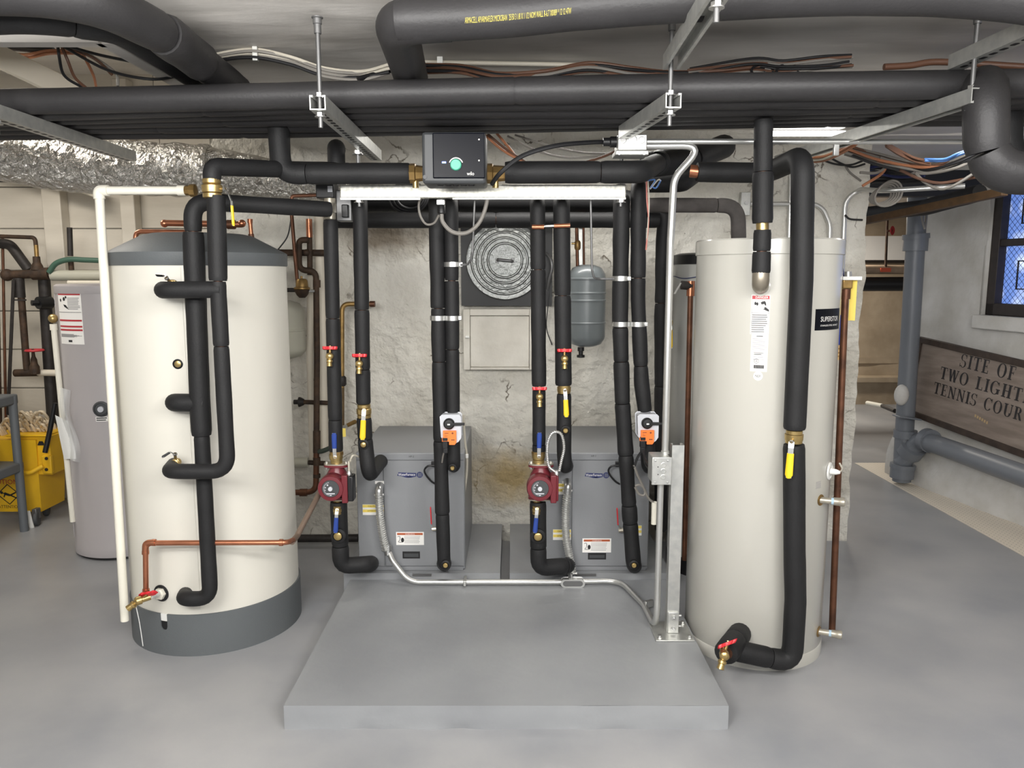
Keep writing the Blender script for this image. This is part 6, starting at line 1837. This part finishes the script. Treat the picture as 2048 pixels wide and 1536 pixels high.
# gray drain pipe on the right wall
GY = 6.0
t = thing('drain_pipe', 'grey painted cast iron drain pipe standing at the corner of the right wall', 'pipe', P(1800, 960, GY))
MB().tube([P(1803, 962, GY), P(1832, 470, GY), P(1835, 380, GY)], S(17.5, GY), 24).build('stack', PIPEGREY, t)
def bell(y0, y1, x0, x1, r, nm='hub'):
    MB().tube([P(x0, y0, GY), P(x1, y1, GY)], S(r, GY), 24).build(nm, PIPEGREY, t)
bell(474, 502, 1832, 1830, 22.5); bell(468, 478, 1832, 1832, 24.5)
bell(860, 875, 1811, 1810, 22); bell(932, 955, 1805, 1803, 22.5); bell(928, 936, 1806, 1805, 24)
MB().tube(fillet([P(1804, 925, GY), P(1838, 880, GY - .1), P(1870, 888, 5.7), XW(2140, 985, 3.18)], .12), S(18, GY), 24).build('branch', PIPEGREY, t)
MB().tube([P(1818, 905, GY - .03), P(1828, 892, GY - .08)], S(25, GY), 24).build('branch_hub', PIPEGREY, t)
MB().tube([P(1852, 879, 5.82), P(1862, 883, 5.76)], S(23, GY), 24).build('branch_hub', PIPEGREY, t)
MB().bar(P(1792, 832, GY - .12), P(1836, 838, GY - .1), .10, .012).build('support_collar', PIPEGREY, t, bevel=.004)
tag(MB().ball(P(1803, 790, GY - .1), .055, (1, .8, 1.5)).build('plaster_lump', WALLR), 'lump of white plaster stuck to the grey drain pipe', 'plaster')
cables('wall_cable', 'pair of white cables hanging beside the top of the grey drain pipe', 'cables', [[P(1843, 415, 5.7), P(1845, 440, 5.7), P(1850, 458, 5.7)], [P(1854, 415, 5.7), P(1852, 440, 5.7), P(1850, 458, 5.7)]], .010, [CABLEG])
t = thing('floor_pipe', 'thin pipe from the passage to the foot of the grey drain pipe', 'pipe', P(1750, 810, 6.9))
MB().tube([P(1735, 806, 7.6), P(1765, 812, 7.2)], .022, 10).build('white_end', PVC, t)
MB().tube([P(1765, 812, 7.2), P(1790, 822, 6.3)], .018, 10).build('pipe_run', IRON, t)

# board sign
TL, BLn, D_ = V(3.24, 6.0989903, 1.18299208), V(3.2, 6.12572364, 0.55300374), V(0.20712052, -0.97442545, -0.08715574)
E_ = (BLn - TL).normalized()
E_ = (E_ - D_ * E_.dot(D_)).normalized()
N_ = D_.cross(E_).normalized()
if N_.dot(CAM - TL) < 0: N_ = -N_
H_ = 0.632; L_ = 2.1
sg = lambda s, q, d: TL + D_ * s + E_ * q + N_ * d          # q measured down from the top edge
SIGNW = mat('weathered_sign_wood', lin(146, 133, 122), .7, col2=lin(120, 107, 97), vscale=3, stretch=(1, 1, 6), bump=.15, bscale=20)
SIGNF = mat('dark_sign_frame', lin(58, 46, 38), .7, vary=.25, vscale=14, bump=.3, bscale=40)
t = thing('wooden_sign', 'weathered wooden board with black serif lettering, leaning on the right wall', 'sign', sg(0, H_, 0))
def slab(mb, s0, s1, q0, q1, d0, d1):
    vs = [sg(s, q, d) for s in (s0, s1) for q in (q0, q1) for d in (d0, d1)]
    mb.add(vs, [(0, 1, 3, 2), (4, 6, 7, 5), (0, 4, 5, 1), (2, 3, 7, 6), (0, 2, 6, 4), (1, 5, 7, 3)])
    return mb
slab(MB(), .02, L_ - .02, .02, H_ - .02, -.02, .004).build('sign_board', SIGNW, t)
brd = MB.last
for s0, s1, q0, q1 in ((0, L_, 0, .045), (0, L_, H_ - .045, H_), (0, .045, 0, H_), (L_ - .045, L_, 0, H_)):
    slab(MB(), s0, s1, q0, q1, -.022, .018).build('frame_rail', SIGNF, t, bevel=.003)
# serif capitals from thick and thin strokes (unit height, y up)
TH, TN, SF = .20, .085, .07
def box2(x0, y0, x1, y1): return [[(x0, y0), (x1, y0), (x1, y1), (x0, y1)]]
def stem(x, y0=0, y1=1, w=TH, s0=True, s1=True):
    o = box2(x, y0, x + w, y1)
    e = .085
    if s0: o += box2(x - e, y0, x + w + e, y0 + SF)
    if s1: o += box2(x - e, y1 - SF, x + w + e, y1)
    return o
def quad(p, q, w):      # slanted stroke of horizontal width w
    return [[(p[0], p[1]), (p[0] + w, p[1]), (q[0] + w, q[1]), (q[0], q[1])]]
def arc(cx, cy, rx, ry, a0, a1, w0=TN, w1=TH, n=18):
    out = []
    for i in range(n):
        a, b2 = math.radians(a0 + (a1 - a0) * i / n), math.radians(a0 + (a1 - a0) * (i + 1) / n)
        def w(x): return w0 + (w1 - w0) * abs(math.cos(x)) ** 1.3
        def pt(x, k): return (cx + (rx - w(x) * k) * math.cos(x), cy + (ry - (w(x) if k else 0) * .55) * math.sin(x))
        out.append([pt(a, 0), pt(b2, 0), pt(b2, 1), pt(a, 1)])
    return out
def glyph(ch):
    if ch == 'I': return stem(.09), .35
    if ch == 'T': return stem(.27, s1=False) + box2(0, .93, .71, 1) + box2(0, .74, .05, 1) + box2(.66, .74, .71, 1), .71
    if ch == 'E': return stem(.09, s0=True) + box2(.2, 0, .62, .06) + box2(.2, .94, .60, 1) + box2(.2, .48, .48, .54) + box2(.57, 0, .62, .24) + box2(.55, .76, .60, 1) + box2(.44, .40, .48, .62), .66
    if ch == 'F': return stem(.09) + box2(.2, .94, .60, 1) + box2(.2, .48, .48, .54) + box2(.55, .76, .60, 1) + box2(.44, .40, .48, .62), .64
    if ch == 'L': return stem(.09) + box2(.2, 0, .62, .06) + box2(.57, 0, .62, .26), .65
    if ch == 'H': return stem(.09) + stem(.55) + box2(.2, .47, .6, .53), .82
    if ch == 'N': return stem(.11, w=TN) + stem(.66, w=TN, s0=False) + quad((.60, 0), (.06, 1), TH), .84
    if ch == 'O': return arc(.42, .5, .42, .52, 0, 360, n=32), .84
    if ch == 'C': return arc(.42, .5, .42, .52, 42, 318, n=26) + box2(.70, .70, .75, 1), .78
    if ch == 'G': return arc(.42, .5, .42, .52, 42, 318, n=26) + box2(.70, .72, .75, 1) + stem(.60, 0.06, .44, s0=False), .88
    if ch == 'U': return stem(.09, .3, 1, s0=False) + stem(.68, .3, 1, w=TN, s0=False) + arc(.42, .31, .33, .33, 180, 360), .84
    if ch == 'D': return stem(.09) + arc(.36, .5, .44, .5, -90, 90, n=18) + box2(.1, 0, .38, .055) + box2(.1, .945, .38, 1), .84
    if ch == 'R': return stem(.09) + arc(.36, .74, .29, .26, -90, 90, n=12) + box2(.2, .945, .38, 1) + box2(.2, .48, .38, .53) + quad((.58, 0), (.34, .5), TH), .80
    if ch == 'S': return arc(.32, .745, .29, .265, 30, 262, .06, .13) + arc(.31, .26, .31, .27, -150, 88, .06, .15) + box2(.55, .72, .60, 1) + box2(0.0, 0, .05, .28), .64
    if ch == 'W': return quad((.20, 0), (0, 1), TH) + quad((.24, 0), (.42, 1), TN) + quad((.58, 0), (.40, 1), TH) + quad((.64, 0), (.86, 1), TN) + box2(-.05, .945, .24, 1) + box2(.76, .945, 1.0, 1), .98
    return [], .45
mb = MB()
def word(s, q, txt, h, wscale, gap):
    x = s
    for ch in txt:
        if ch == ' ':
            x += .62 * h * wscale; continue
        polys, w_ = glyph(ch)
        for k_, pl in enumerate(polys):
            mb.add([sg(x + a * h * wscale, q - b2 * h, .0052 + .00003 * k_) for a, b2 in pl], [tuple(range(len(pl)))])
        x += (w_ + gap) * h * wscale
    return x
word(.455, .150, 'SITE OF', .098, .94, .17)
word(.285, .276, 'TWO LIGHTED', .092, 1.06, .15)
word(.250, .400, 'TENNIS COURTS', .088, 1.0, .15)
mb.build('lettering', mat('sign_black', lin(34, 30, 30), .6), brd)
mb = MB()
for k in range(6):
    mb.add([sg(.68 + k * .022, .455 + .004 * k, .0055), sg(.695 + k * .022, .455 + .004 * k, .0055), sg(.695 + k * .022, .475 + .004 * k, .0055), sg(.68 + k * .022, .475 + .004 * k, .0055)], [(0, 1, 2, 3)])
mb.build('label_print', mat('old_gold_mark', lin(176, 150, 110), .6), brd)

# brown beam and cables over the passage
tag(MB().bar(P(1700, 448, 5.2), P(2010, 383, 4.2), .05, .045).build('wood_beam', mat('stained_beam', lin(82, 60, 36), .6, vary=.2, vscale=8, stretch=(.3, 3, 3)), bevel=.004), 'brown wooden beam slanting above the passage to the far room', 'beam')
cables('cable_bundle', 'thick mass of grey and tan cables sweeping under the ceiling above the passage', 'cables',
       fan([(1690, 300, 4.3), (1750, 318, 4.3), (1810, 332, 4.25), (1860, 338, 4.2), (1910, 325, 4.1), (1960, 300, 4.0), (2040, 280, 3.9)], 8, 3, 6, 21, .03) +
       [[P(1830, 345, 4.2), P(1850, 365, 4.2), P(1880, 378, 4.15), P(1910, 370, 4.1), P(1950, 345, 4.05)], [P(1800, 340, 4.2), P(1840, 358, 4.2), P(1880, 366, 4.15), P(1930, 358, 4.1), P(1980, 350, 4.0)],
        [P(1720, 345, 4.3), P(1755, 345, 4.3), P(1780, 325, 4.3), P(1760, 315, 4.3)], [P(1725, 372, 4.3), P(1760, 350, 4.3), P(1770, 335, 4.3), P(1755, 322, 4.3)]], .008, [CABLEG, CABLE, CABLEG, CABLEO, CABLEK, CABLEG, CABLEK, CABLEG])
t = thing('cable_coil', 'coil of pale grey cable hung above the passage', 'cable', P(1765, 378, 4.25))
for k in range(5):
    q = P(1762 + 4 * k, 391 - k, 4.38 - .01 * k)
    MB().tube([q + V((.055 + .004 * k) * math.cos(x) + .02 * math.sin(x), .01 * math.sin(2 * x), (.045 + .006 * k) * math.sin(x)) for x in [2 * PI * i / 28 for i in range(29)]], .006, 8).build('cable_turn', CABLEG, t)
cables('cable_bundle', 'blue black cables crowding the top of the passage', 'cables', fan([(1722, 352, 4.8), (1760, 345, 4.8), (1800, 350, 4.7), (1850, 345, 4.6)], 7, 6, 7, 33, .06), .010, [CABLEK, NAVY, CABLEK])
cables('cable_bundle', 'copper coloured cables behind the long conduit above the beige tank', 'cables', fan([(1618, 318, 4.3), (1650, 315, 4.2), (1690, 297, 4.0), (1720, 275, 3.9), (1790, 204, 3.9)], 5, 3, 2, 41), .007, [CABLEW, CABLEO, CABLEO])
cables('cable_bundle', 'red brown cables dropping from the long conduit toward the passage', 'cables', fan([(1772, 288, 4.0), (1800, 305, 4.05), (1830, 320, 4.1), (1860, 326, 4.1)], 4, 2.5, 2, 43), .007, [CABLE])
cables('cable_bundle', 'blue cable arching beside the dropping pipe at the right', 'cables', fan([(1850, 320, 4.05), (1890, 320, 4.0), (1920, 308, 3.9), (1960, 295, 3.8)], 2, 3, 1, 44), .007, [CABLEB])
cables('wall_cable', 'black cables sagging across the pale wall above the beige tank', 'cables', [[P(1640, 318, 4.6), P(1670, 328, 4.6), P(1700, 330, 4.6), P(1725, 322, 4.6)], [P(1655, 312, 4.6), P(1680, 326, 4.6), P(1705, 334, 4.6), P(1730, 328, 4.6)], [P(1690, 330, 4.62), P(1700, 345, 4.62), P(1722, 362, 4.62)], [P(1690, 430, 4.6), P(1700, 438, 4.6), P(1725, 440, 4.6)]], .006, [CABLEK, CABLEK, CABLEG, CABLEK])
foam('insulated_pipe', 'black pipe slanting under the ceiling into the far passage', 'pipe', [P(1716, 430, 5.6), P(1850, 415, 5.0), P(1960, 385, 4.5)], .05, bend=0)
MB()
tag(MB().bb(P(1700, 340, 5.5), P(1945, 395, 5.6)).build('dark_backdrop', BLACK), 'black backdrop sheet added for the darkness under the ceiling over the passage', 'duct')  # flat black sheet added as dark backdrop behind the cables
# lit fluorescent fittings seen under the pipes
TUBE = mat('lit_tube', (1, 1, 1), .4, emit=((1, .98, .95), 7.0))
def fluor(label, a, b_):
    a, b_ = Vector(a), Vector(b_)
    t = thing('fluorescent_lamp', label, 'lamp', a)
    MB().cyl(a, b_, .014).build('lit_tube', TUBE, t)
    MB().bar(a + V(0, .02, .045), b_ + V(0, .02, .045), .10, .035).build('lamp_housing', WHITEP, t, bevel=.004)
    for k in (.2, .8):
        q = a + (b_ - a) * k
        MB().cyl(q + V(0, .02, .06), V(q.x, q.y + .02, 2.52), .005, seg=8).build('hanger_rod', DSTEEL, t)
z_ = P(1600, 267, 4.1).z
fluor('lit fluorescent tube peeking between the rack and the long straight conduit', V(P(1546, 267, 4.1).x, 4.1, z_), V(P(1690, 267, 4.1).x, 4.1, z_))
z_ = P(1760, 432, 7.2).z
fluor('lit fluorescent tube at the top of the passage to the far room', V(P(1716, 432, 7.2).x, 7.2, z_), V(P(1800, 432, 7.2).x, 7.2, z_))
tag(MB().tube(spline([P(583, 432, 4.4), P(576, 470, 4.4), P(562, 492, 4.4), P(548, 508, 4.4)], 6), .004, 7).build('cable', CABLEK), 'thin black wire hanging right of the cream tank cap', 'cable')
# far room pipes
FY = 8.6
tag(MB().cyl(V(1.5, FY, P(1680, 538, FY).z), V(6.92, FY, P(1800, 540, FY).z), S(9, FY)).build('wrapped_far_pipe', mat('pale_brown_wrap', lin(168, 146, 124), .6, vary=.2, vscale=6)), 'pale brown wrapped pipe crossing the far room', 'pipe')
tag(MB().cyl(V(1.5, FY + .1, P(1700, 523, FY).z), V(6.92, FY + .1, P(1700, 523, FY).z), S(3, FY)).build('far_pipe', IRON), 'thin dark pipe just above the wrapped pipe in the far room', 'pipe')
tag(MB().cyl(V(1.5, FY, P(1680, 570, FY).z), V(6.92, FY, P(1800, 566, FY).z), S(14, FY)).build('far_pipe', BLACK), 'thick black pipe below the wrapped pipe in the far room', 'pipe')
tag(MB().bb(P(1762, 536, FY - .062), P(1779, 544, FY - .03)).build('orange_tag', mat('orange_red_tag', lin(214, 92, 60), .5)), 'small orange red tag on the wrapped pipe in the far room', 'tag')
t = thing('sprinkler_riser', 'thin brown upright pipe with a red wheel valve in the far room', 'pipe', P(1772, 520, FY - .1))
MB().cyl(P(1771, 538, FY - .03), P(1776, 405, FY - .03), S(2.4, FY)).build('pipe_run', RUST, t)
MB().lathe([(.04, -.006), (.05, 0), (.04, .006), (.03, 0)], P(1785, 461, FY - .12), (.6, -.8, 0), 16).build('hand_wheel', REDINK, t)
MB().cyl(P(1774, 462, FY - .1), P(1785, 461, FY - .12), .012).build('valve_stem', RUST, t)
tag(MB().bb(P(1690, 472, 9.78), P(1830, 520, 9.84)).build('bright_wall_patch', WHITE), 'white sheet added for the bright stretch of wall behind the pipes of the far room', 'panel')  # brightness of the far wall put in as a white sheet
# odds behind the beige tank
t = thing('striped_strip', 'tan striped strip with a blue band on the wall right of the beige tank', 'strip', P(1676, 720, 4.66))
a, b_ = rectpx(1669, 574, 1681, 720, 4.64)
MB().bb((a.x, 4.64, b_.z), (b_.x, 4.69, a.z)).build('strip_board', mat('tan_board', lin(226, 190, 130), .6), t)
a, b_ = rectpx(1668, 630, 1682, 690, 4.635)
MB().bb((a.x, 4.635, b_.z), (b_.x, 4.69, a.z)).build('blue_band', mat('blue_tape', lin(30, 66, 168), .5), t)
mb = MB()
for k, y in enumerate((586, 594, 602, 612, 696, 704, 711)):
    plate(mb, 1671, y, 1680, y + 3, 4.6385, .001)
mb.build('label_print', mat('tan_stripe', lin(176, 130, 70), .6), [q for q in t.children if q.name.startswith('strip_board')][0])
tag(MB().tube(spline([P(1680, 500, 3.6), P(1683, 530, 3.55), P(1690, 560, 3.45), P(1692, 590, 3.40)], 6), .005, 8).build('sensor_wire', NAVY), 'thin dark blue wire hanging to the relief valve right of the beige tank', 'cable')
tag(MB().tube(spline([P(1664, 942, 3.2), P(1676, 946, 3.25), P(1684, 938, 3.3), P(1679, 926, 3.32)], 6), .004, 8).build('sensor_wire', CABLEW), 'thin white sensor wire tied at the right of the beige tank', 'cable')

# ------------------------------------------------------------------ left corner
LY = 5.25
t = thing('iron_pipe', 'rusty iron header with a tee and elbow on the board wall at the far left', 'pipe', P(50, 548, LY))
MB().tube([P(10, 550, LY), P(105, 547, LY)], S(8.5, LY), 14).build('header', RUST, t)
MB().ball(P(14, 550, LY), S(12, LY)).build('end_elbow', RUST, t)
MB().tube([P(66, 548, LY), P(100, 547, LY)], S(12, LY), 14).build('tee', RUST, t)
MB().lathe([(.04, 0), (.034, .03), (.024, .05), (.022, .09)], P(75, 540, LY), (0, 0, 1), 12).build('bushing', RUST, t)
MB().cyl(P(74, 518, LY), P(72, 490, LY), S(4, LY)).build('brass_nipple', BRASSD, t)
MB().tube(fillet([P(72, 492, LY), P(70, 475, LY), P(-20, 472, LY)], .05), S(4, LY), 10).build('thin_branch', RUST, t)
rigid('iron_pipe', 'black iron pipe slanting down behind the rusty header', 'pipe', [P(-20, 486, 5.35), P(20, 488, 5.35), P(58, 540, 5.35)], S(10, LY), IRON, bend=.08)
t = thing('iron_pipe', 'brown iron pipe dropping from the rusty header to the red wheel valve', 'pipe', P(52, 745, LY))
MB().tube([P(40, 560, LY), P(54, 740, LY)], S(6.5, LY), 14).build('pipe_run', RUST, t)
MB().tube([P(37, 556, LY), P(40, 595, LY)], S(10, LY), 14).build('socket', IRON, t)
MB().tube([P(30, 746, LY), P(76, 745, LY)], S(7.5, LY), 14).build('bottom_elbow', RUST, t)
MB().tube([P(76, 745, LY), P(114, 746, LY)], S(6.5, LY), 14).build('wrapped_end', OFFW, t)
MB().bar(P(30, 600, LY - .08), P(52, 600, LY - .08), .012, .01).build('small_lever', IRON, t)
t = thing('gate_valve', 'brass gate valve with red wheel handle at the far left', 'valve', P(70, 745, LY - .05))
MB().lathe([(.03, 0), (.032, .05), (.022, .07), (.020, .10), (.012, .12), (.008, .17)], P(70, 748, LY - .05), (0, 0, 1), 14).build('valve_body', RUST, t)
MB().lathe([(.055, -.006), (.062, 0), (.055, .008), (.045, 0)], P(69, 701, LY - .05), (0, 0, 1), 20).build('hand_wheel', REDINK, t)
MB().bar(P(57, 701, LY - .05), P(82, 701, LY - .05), .012, .01).build('wheel_spoke', REDINK, t)
t = thing('iron_pipe', 'thick black iron pipe with a plugged branch, left of the mauve heater', 'pipe', P(105, 900, 5.3))
MB().tube([P(88, 555, 5.3), P(98, 720, 5.3), P(110, 905, 5.3), P(114, 980, 5.3)], S(11, 5.3), 16).build('pipe_run', IRON, t)
MB().tube([P(102, 605, 5.28), P(76, 606, 5.2)], S(12, 5.3), 16).build('branch', BLACK, t)
MB().tube([P(76, 606, 5.2), P(63, 606, 5.17)], S(6, 5.3), 6).build('square_plug', BLACK, t)
t = thing('wrapped_pipe', 'beige wrapped pipe above the mauve heater with an iron stub on it', 'pipe', P(150, 552, 5.25))
MB().tube([P(104, 551, LY), P(225, 551, LY)], S(10.5, LY), 16).build('wrap', XTANKB, t)
MB().tube([P(143, 540, LY), P(141, 515, LY)], S(5, LY), 12).build('stub_base', RUST, t)
MB().tube([P(141, 512, LY), P(139, 455, LY)], S(5, LY), 12).build('stub_pipe', IRON, t)
tag(MB().tube([P(136, 565, 5.2), P(225, 565, 5.2)], S(4, 5.2), 12).build('wall_pipe', OFFW), 'thin white pipe just under the beige wrapped pipe', 'pipe')
rigid('hose', 'green garden hose arching over the beige wrapped pipe', 'hose', spline([P(98, 545, 5.22), P(112, 527, 5.22), P(138, 519, 5.22), P(170, 520, 5.22), P(225, 522, 5.22)], 6), .018, mat('green_rubber', lin(58, 88, 74), .5), bend=0)
t = thing('drain_pipe', 'white plastic relief pipe on the left side of the mauve heater', 'pipe', P(146, 1040, 4.42))
MB().tube([P(107, 648, 4.42), P(146, 1043, 4.42)], S(5.5, 4.42), 14).build('upright', PVC, t)
MB().tube([P(107, 648, 4.42), P(108, 660, 4.42)], S(7, 4.42), 14).build('socket', PVC, t)
MB().ball(P(106, 637, 4.42), .026).build('brass_relief_valve', BRASS, t)
MB().cyl(P(106, 637, 4.42), P(120, 636, 4.5), .014).build('brass_inlet', BRASS, t)
rigid('copper_pipe', 'thin copper pipe standing at the far left edge', 'pipe', [P(5, 470, 5.4), P(15, 1010, 5.4)], S(2.6, 5.4), COPPERD, bend=0)
rigid('copper_pipe', 'thin brown pipe next to the copper pipe at the far left edge', 'pipe', [P(-6, 470, 5.4), P(5, 1010, 5.4)], S(2.4, 5.4), RUST, bend=0)
t = thing('hanging_chain', 'black perforated strap hanging beside the thin pipes at the far left', 'strap', P(17, 760, 5.2))
MB().bar(P(27, 560, 5.2), P(16, 830, 5.2), .022, .006, up=(0, -1, 0)).build('strap', IRON, t)
pbag = mat('clear_plastic', (0.85, 0.86, 0.86), .25, alpha=.45)
t = thing('document_bag', 'clear plastic bag of papers stuck to the mauve heater', 'bag', P(142, 915, 4.36))
MB().grid(lambda u, v: P(118 + 20 * u + 22 * (1 - v) + 5 * math.sin(v * 7), 920 - 145 * v + 6 * u, 4.345 - .03 * math.sin(u * PI) - .01 * math.sin(v * 9 + u * 4)), 8, 14).build('bag_film', pbag, t)
MB().grid(lambda u, v: P(110 + 26 * u + 18 * (1 - v), 918 - 88 * v + 12 * u * v, 4.36 - .01 * math.sin(u * PI)), 6, 8).build('folded_paper', WHITEP, t)

# mop bucket
BKY = 5.02
MOP = mat('mop_bucket_yellow', lin(226, 178, 34), .45, vary=.05, vscale=5)
t = thing('mop_bucket', 'yellow mop bucket on casters with black caution print, behind the shelf post', 'mop bucket', G(40, 1045))
def bk(x0, y0, x1, y1, Y, d, mb): 
    a, b_ = rectpx(x0, y0, x1, y1, Y); return mb.bb((a.x, Y, b_.z), (b_.x, Y + d, a.z))
mb = MB()
a, b_ = rectpx(-60, 880, 84, 1026, BKY)
tw = .02
mb.rings([[V(a.x + tw * 2, BKY + .03, b_.z), V(b_.x - tw, BKY + .03, b_.z), V(b_.x - tw, BKY + .30, b_.z), V(a.x + tw * 2, BKY + .30, b_.z)],
          [V(a.x, BKY, a.z), V(b_.x, BKY, a.z), V(b_.x, BKY + .34, a.z), V(a.x, BKY + .34, a.z)]])
body = mb.build('bucket_body', MOP, t, bevel=.012)
mb = MB(); bk(20, 872, 105, 950, BKY + .02, .3, mb); bk(10, 870, 92, 874, BKY - .005, .34, mb); mb.build('wringer_box', MOP, t, bevel=.010)
wr_ = MB.last
MB().tube(fillet([P(-10, 946, BKY - .01), P(60, 946, BKY - .05), P(86, 932, BKY - .02)], .05), .014, 10).build('rim_handle', MOP, t)
mb = MB(); bk(82, 912, 104, 948, BKY + .0, .03, mb); mb.build('side_bracket', MOP, t, bevel=.006)
for px, py in ((93, 917), (93, 939)):
    MB().lathe([(.012, 0), (.010, .006)], P(px, py, BKY), (0, -1, 0), 8).build('bracket_bolt', IRON, t)
MB().tube([P(90, 905, BKY - .03), P(100, 860, BKY - .01), P(110, 806, BKY)], .016, 12).build('wringer_lever', BLACK, t)
frb = lambda s, q, d: V(0, 0, 0)
c = P(14, 990, BKY + .005)
fB = flat((c.x, BKY + .012 - .0, c.z))
for (px, py), yy in (((75, 1035), BKY + .03), ((94, 1015), BKY + .28), ((-20, 1040), BKY + .03)):
    q = G(px, py + 16); q = V(q.x, q.y, 0)
    t_c = MB().lathe([(.045, -.014), (.05, -.008), (.05, .008), (.045, .014)], q + V(0, 0, .05), (1, .3, 0), 20).build('caster_wheel', DGREY, t)
    MB().box(q + V(0, .0, .085), (.03, .05, .07)).build('caster_fork', DSTEEL, t, bevel=.004)
tri = MB()
ct = P(82, 886, BKY + .0185)
f3 = flat((ct.x, BKY + .0185, ct.z))
poly_on(tri, f3, [(-.026, -.016), (.026, -.016), (.012, .012), (-.012, .012)])
tri.build('label_print', INK, wr_)
# caution print and mark on the bucket face (the face leans, so follow it)
def face(s, q, d):
    k = (c.z + q - b_.z) / (a.z - b_.z)
    return V(c.x + s, BKY + .03 * (1 - k) - .0012 - d, c.z + q)
mb = MB()
for sg_ in ((-.075, 0, 0, .07), (0, .07, .075, 0), (.075, 0, 0, -.07), (0, -.07, -.075, 0)):
    x0, q0, x1, q1 = sg_
    dx, dq = (x1 - x0), (q1 - q0); L = math.hypot(dx, dq); nx, nq = -dq / L * .003, dx / L * .003
    poly_on(mb, face, [(x0 - nx, q0 - nq), (x1 - nx, q1 - nq), (x1 + nx, q1 + nq), (x0 + nx, q0 + nq)])
disc_on(mb, face, -.045, .012, .010, .010)
for pl in ([(-.04, .008), (-.02, .014), (.012, .0), (.006, -.014), (-.02, -.006)], [(.008, -.002), (.05, .018), (.056, .012), (.012, -.012)], [(.0, -.006), (.05, -.03), (.056, -.024), (.01, .0)], [(-.03, .0), (-.036, -.02), (-.03, -.022), (-.02, -.002)]):
    poly_on(mb, face, pl)
mb.build('label_print', INK, body)
text('label_lettering', 'CAUTION', REDINK, body, lambda s, q, d: face(s - .03, q + .088, d), .034, width=.21)
text('label_lettering', 'ATTENTION', INK, body, lambda s, q, d: face(s - .005, q - .088, d), .022, width=.15)
# mop
t = thing('string_mop', 'pale string mop heaped on the yellow bucket', 'mop', P(55, 870, BKY + .15))
rnd = random.Random(11)
mb = MB()
for k in range(70):
    x0, y0 = rnd.uniform(42, 92), rnd.uniform(832, 868)
    if k % 5 == 0: x0, y0 = rnd.uniform(2, 40), rnd.uniform(846, 872)
    Y0 = BKY + .08 + rnd.uniform(0, .14) - (868 - y0) * .001
    L = rnd.uniform(10, 24)
    th = rnd.uniform(-.6, 1.2)
    pts = []
    for i in range(7):
        u = i / 6 - .5
        pts.append(P(x0 + L * u * math.cos(th) - 6 * math.cos(u * PI) * math.sin(th), y0 + L * u * math.sin(th) - 9 * math.cos(u * PI), Y0 - .03 * math.cos(u * PI)))
    mb.tube(spline(pts, 3), .0085, 6)
o = mb.build('mop_strings', mat('mop_cotton', lin(206, 190, 164), .9, vary=.12, vscale=20), t)
o['kind'] = 'stuff'
MB().ball(P(66, 858, BKY + .2), .12, (1.35, .7, .75)).build('mop_core', MATS['mop_cotton'], t)
# shelf unit
SHM = mat('shelf_grey_plastic', lin(94, 98, 102), .5)
q = G(49, 1062)
t = thing('shelf_unit', 'grey plastic shelf unit at the left edge of the photo', 'shelf', V(q.x - .25, q.y - .2, 0))
zt_ = P(42, 792, q.y).z
for dx, dy in ((0, 0), (0, -.62), (-.75, 0), (-.75, -.62)):
    MB().tube([V(q.x + dx, q.y + dy, 0), V(q.x + dx, q.y + dy, zt_)], .026, 16).build('post', SHM, t)
for z in (zt_ - .01, P(46, 930, q.y).z):
    MB().bb((q.x - .78, q.y - .65, z - .045), (q.x + .02, q.y + .03, z + .02)).build('shelf_board', SHM, t, bevel=.01)
# basket on the shelf, spray bottle pack and white bracket
t = thing('wire_basket', 'white ribbed basket on the top of the grey shelf', 'basket', V(q.x - .28, q.y - .15, zt_ + .012))
for k in range(6):
    zz = zt_ + .02 + k * .026
    e = .01 * k
    MB().tube([V(q.x - .42 - e, q.y - .34, zz), V(q.x - .11 + e, q.y - .34, zz), V(q.x - .11 + e, q.y - .02, zz), V(q.x - .42 - e, q.y - .02, zz), V(q.x - .42 - e, q.y - .34, zz)], .010, 8).build('basket_rib', WHITEP, t)
MB().bb((q.x - .42, q.y - .33, zt_ + .012), (q.x - .12, q.y - .03, zt_ + .15)).build('basket_lining', WHITEP, t, bevel=.01)
zs = P(46, 930, q.y).z + .02
GB = mat('yellow_green_pack', lin(176, 186, 70), .5, vary=.25, vscale=14)
t = thing('cloth_pack', 'yellow green pack of cloths on the lower shelf', 'pack', V(q.x - .10, q.y - .25, zs))
MB().rings([[V(q.x - .32, q.y - .35, zs), V(q.x - .03, q.y - .35, zs), V(q.x - .03, q.y - .12, zs), V(q.x - .32, q.y - .12, zs)], [V(q.x - .30, q.y - .33, zs + .12), V(q.x - .07, q.y - .33, zs + .12), V(q.x - .07, q.y - .14, zs + .12), V(q.x - .30, q.y - .14, zs + .12)], [V(q.x - .28, q.y - .30, zs + .26), V(q.x - .13, q.y - .30, zs + .26), V(q.x - .13, q.y - .16, zs + .26), V(q.x - .28, q.y - .16, zs + .26)]]).build('pack_body', GB, t, bevel=.01)
MB().bb((q.x - .12, q.y - .42, zs), (q.x - .035, q.y - .36, zs + .03)).build('red_clip', RED, t, bevel=.005)
t = thing('metal_bracket', 'white perforated metal bracket standing by the foot of the shelf post', 'bracket', G(62, 1058))
c0, c1 = G(64, 1056), P(55, 1022, G(64, 1056).y)
MB().bar(c0, c1, .03, .006, up=(0, -1, 0)).build('bracket_bar', WHITEP, t)
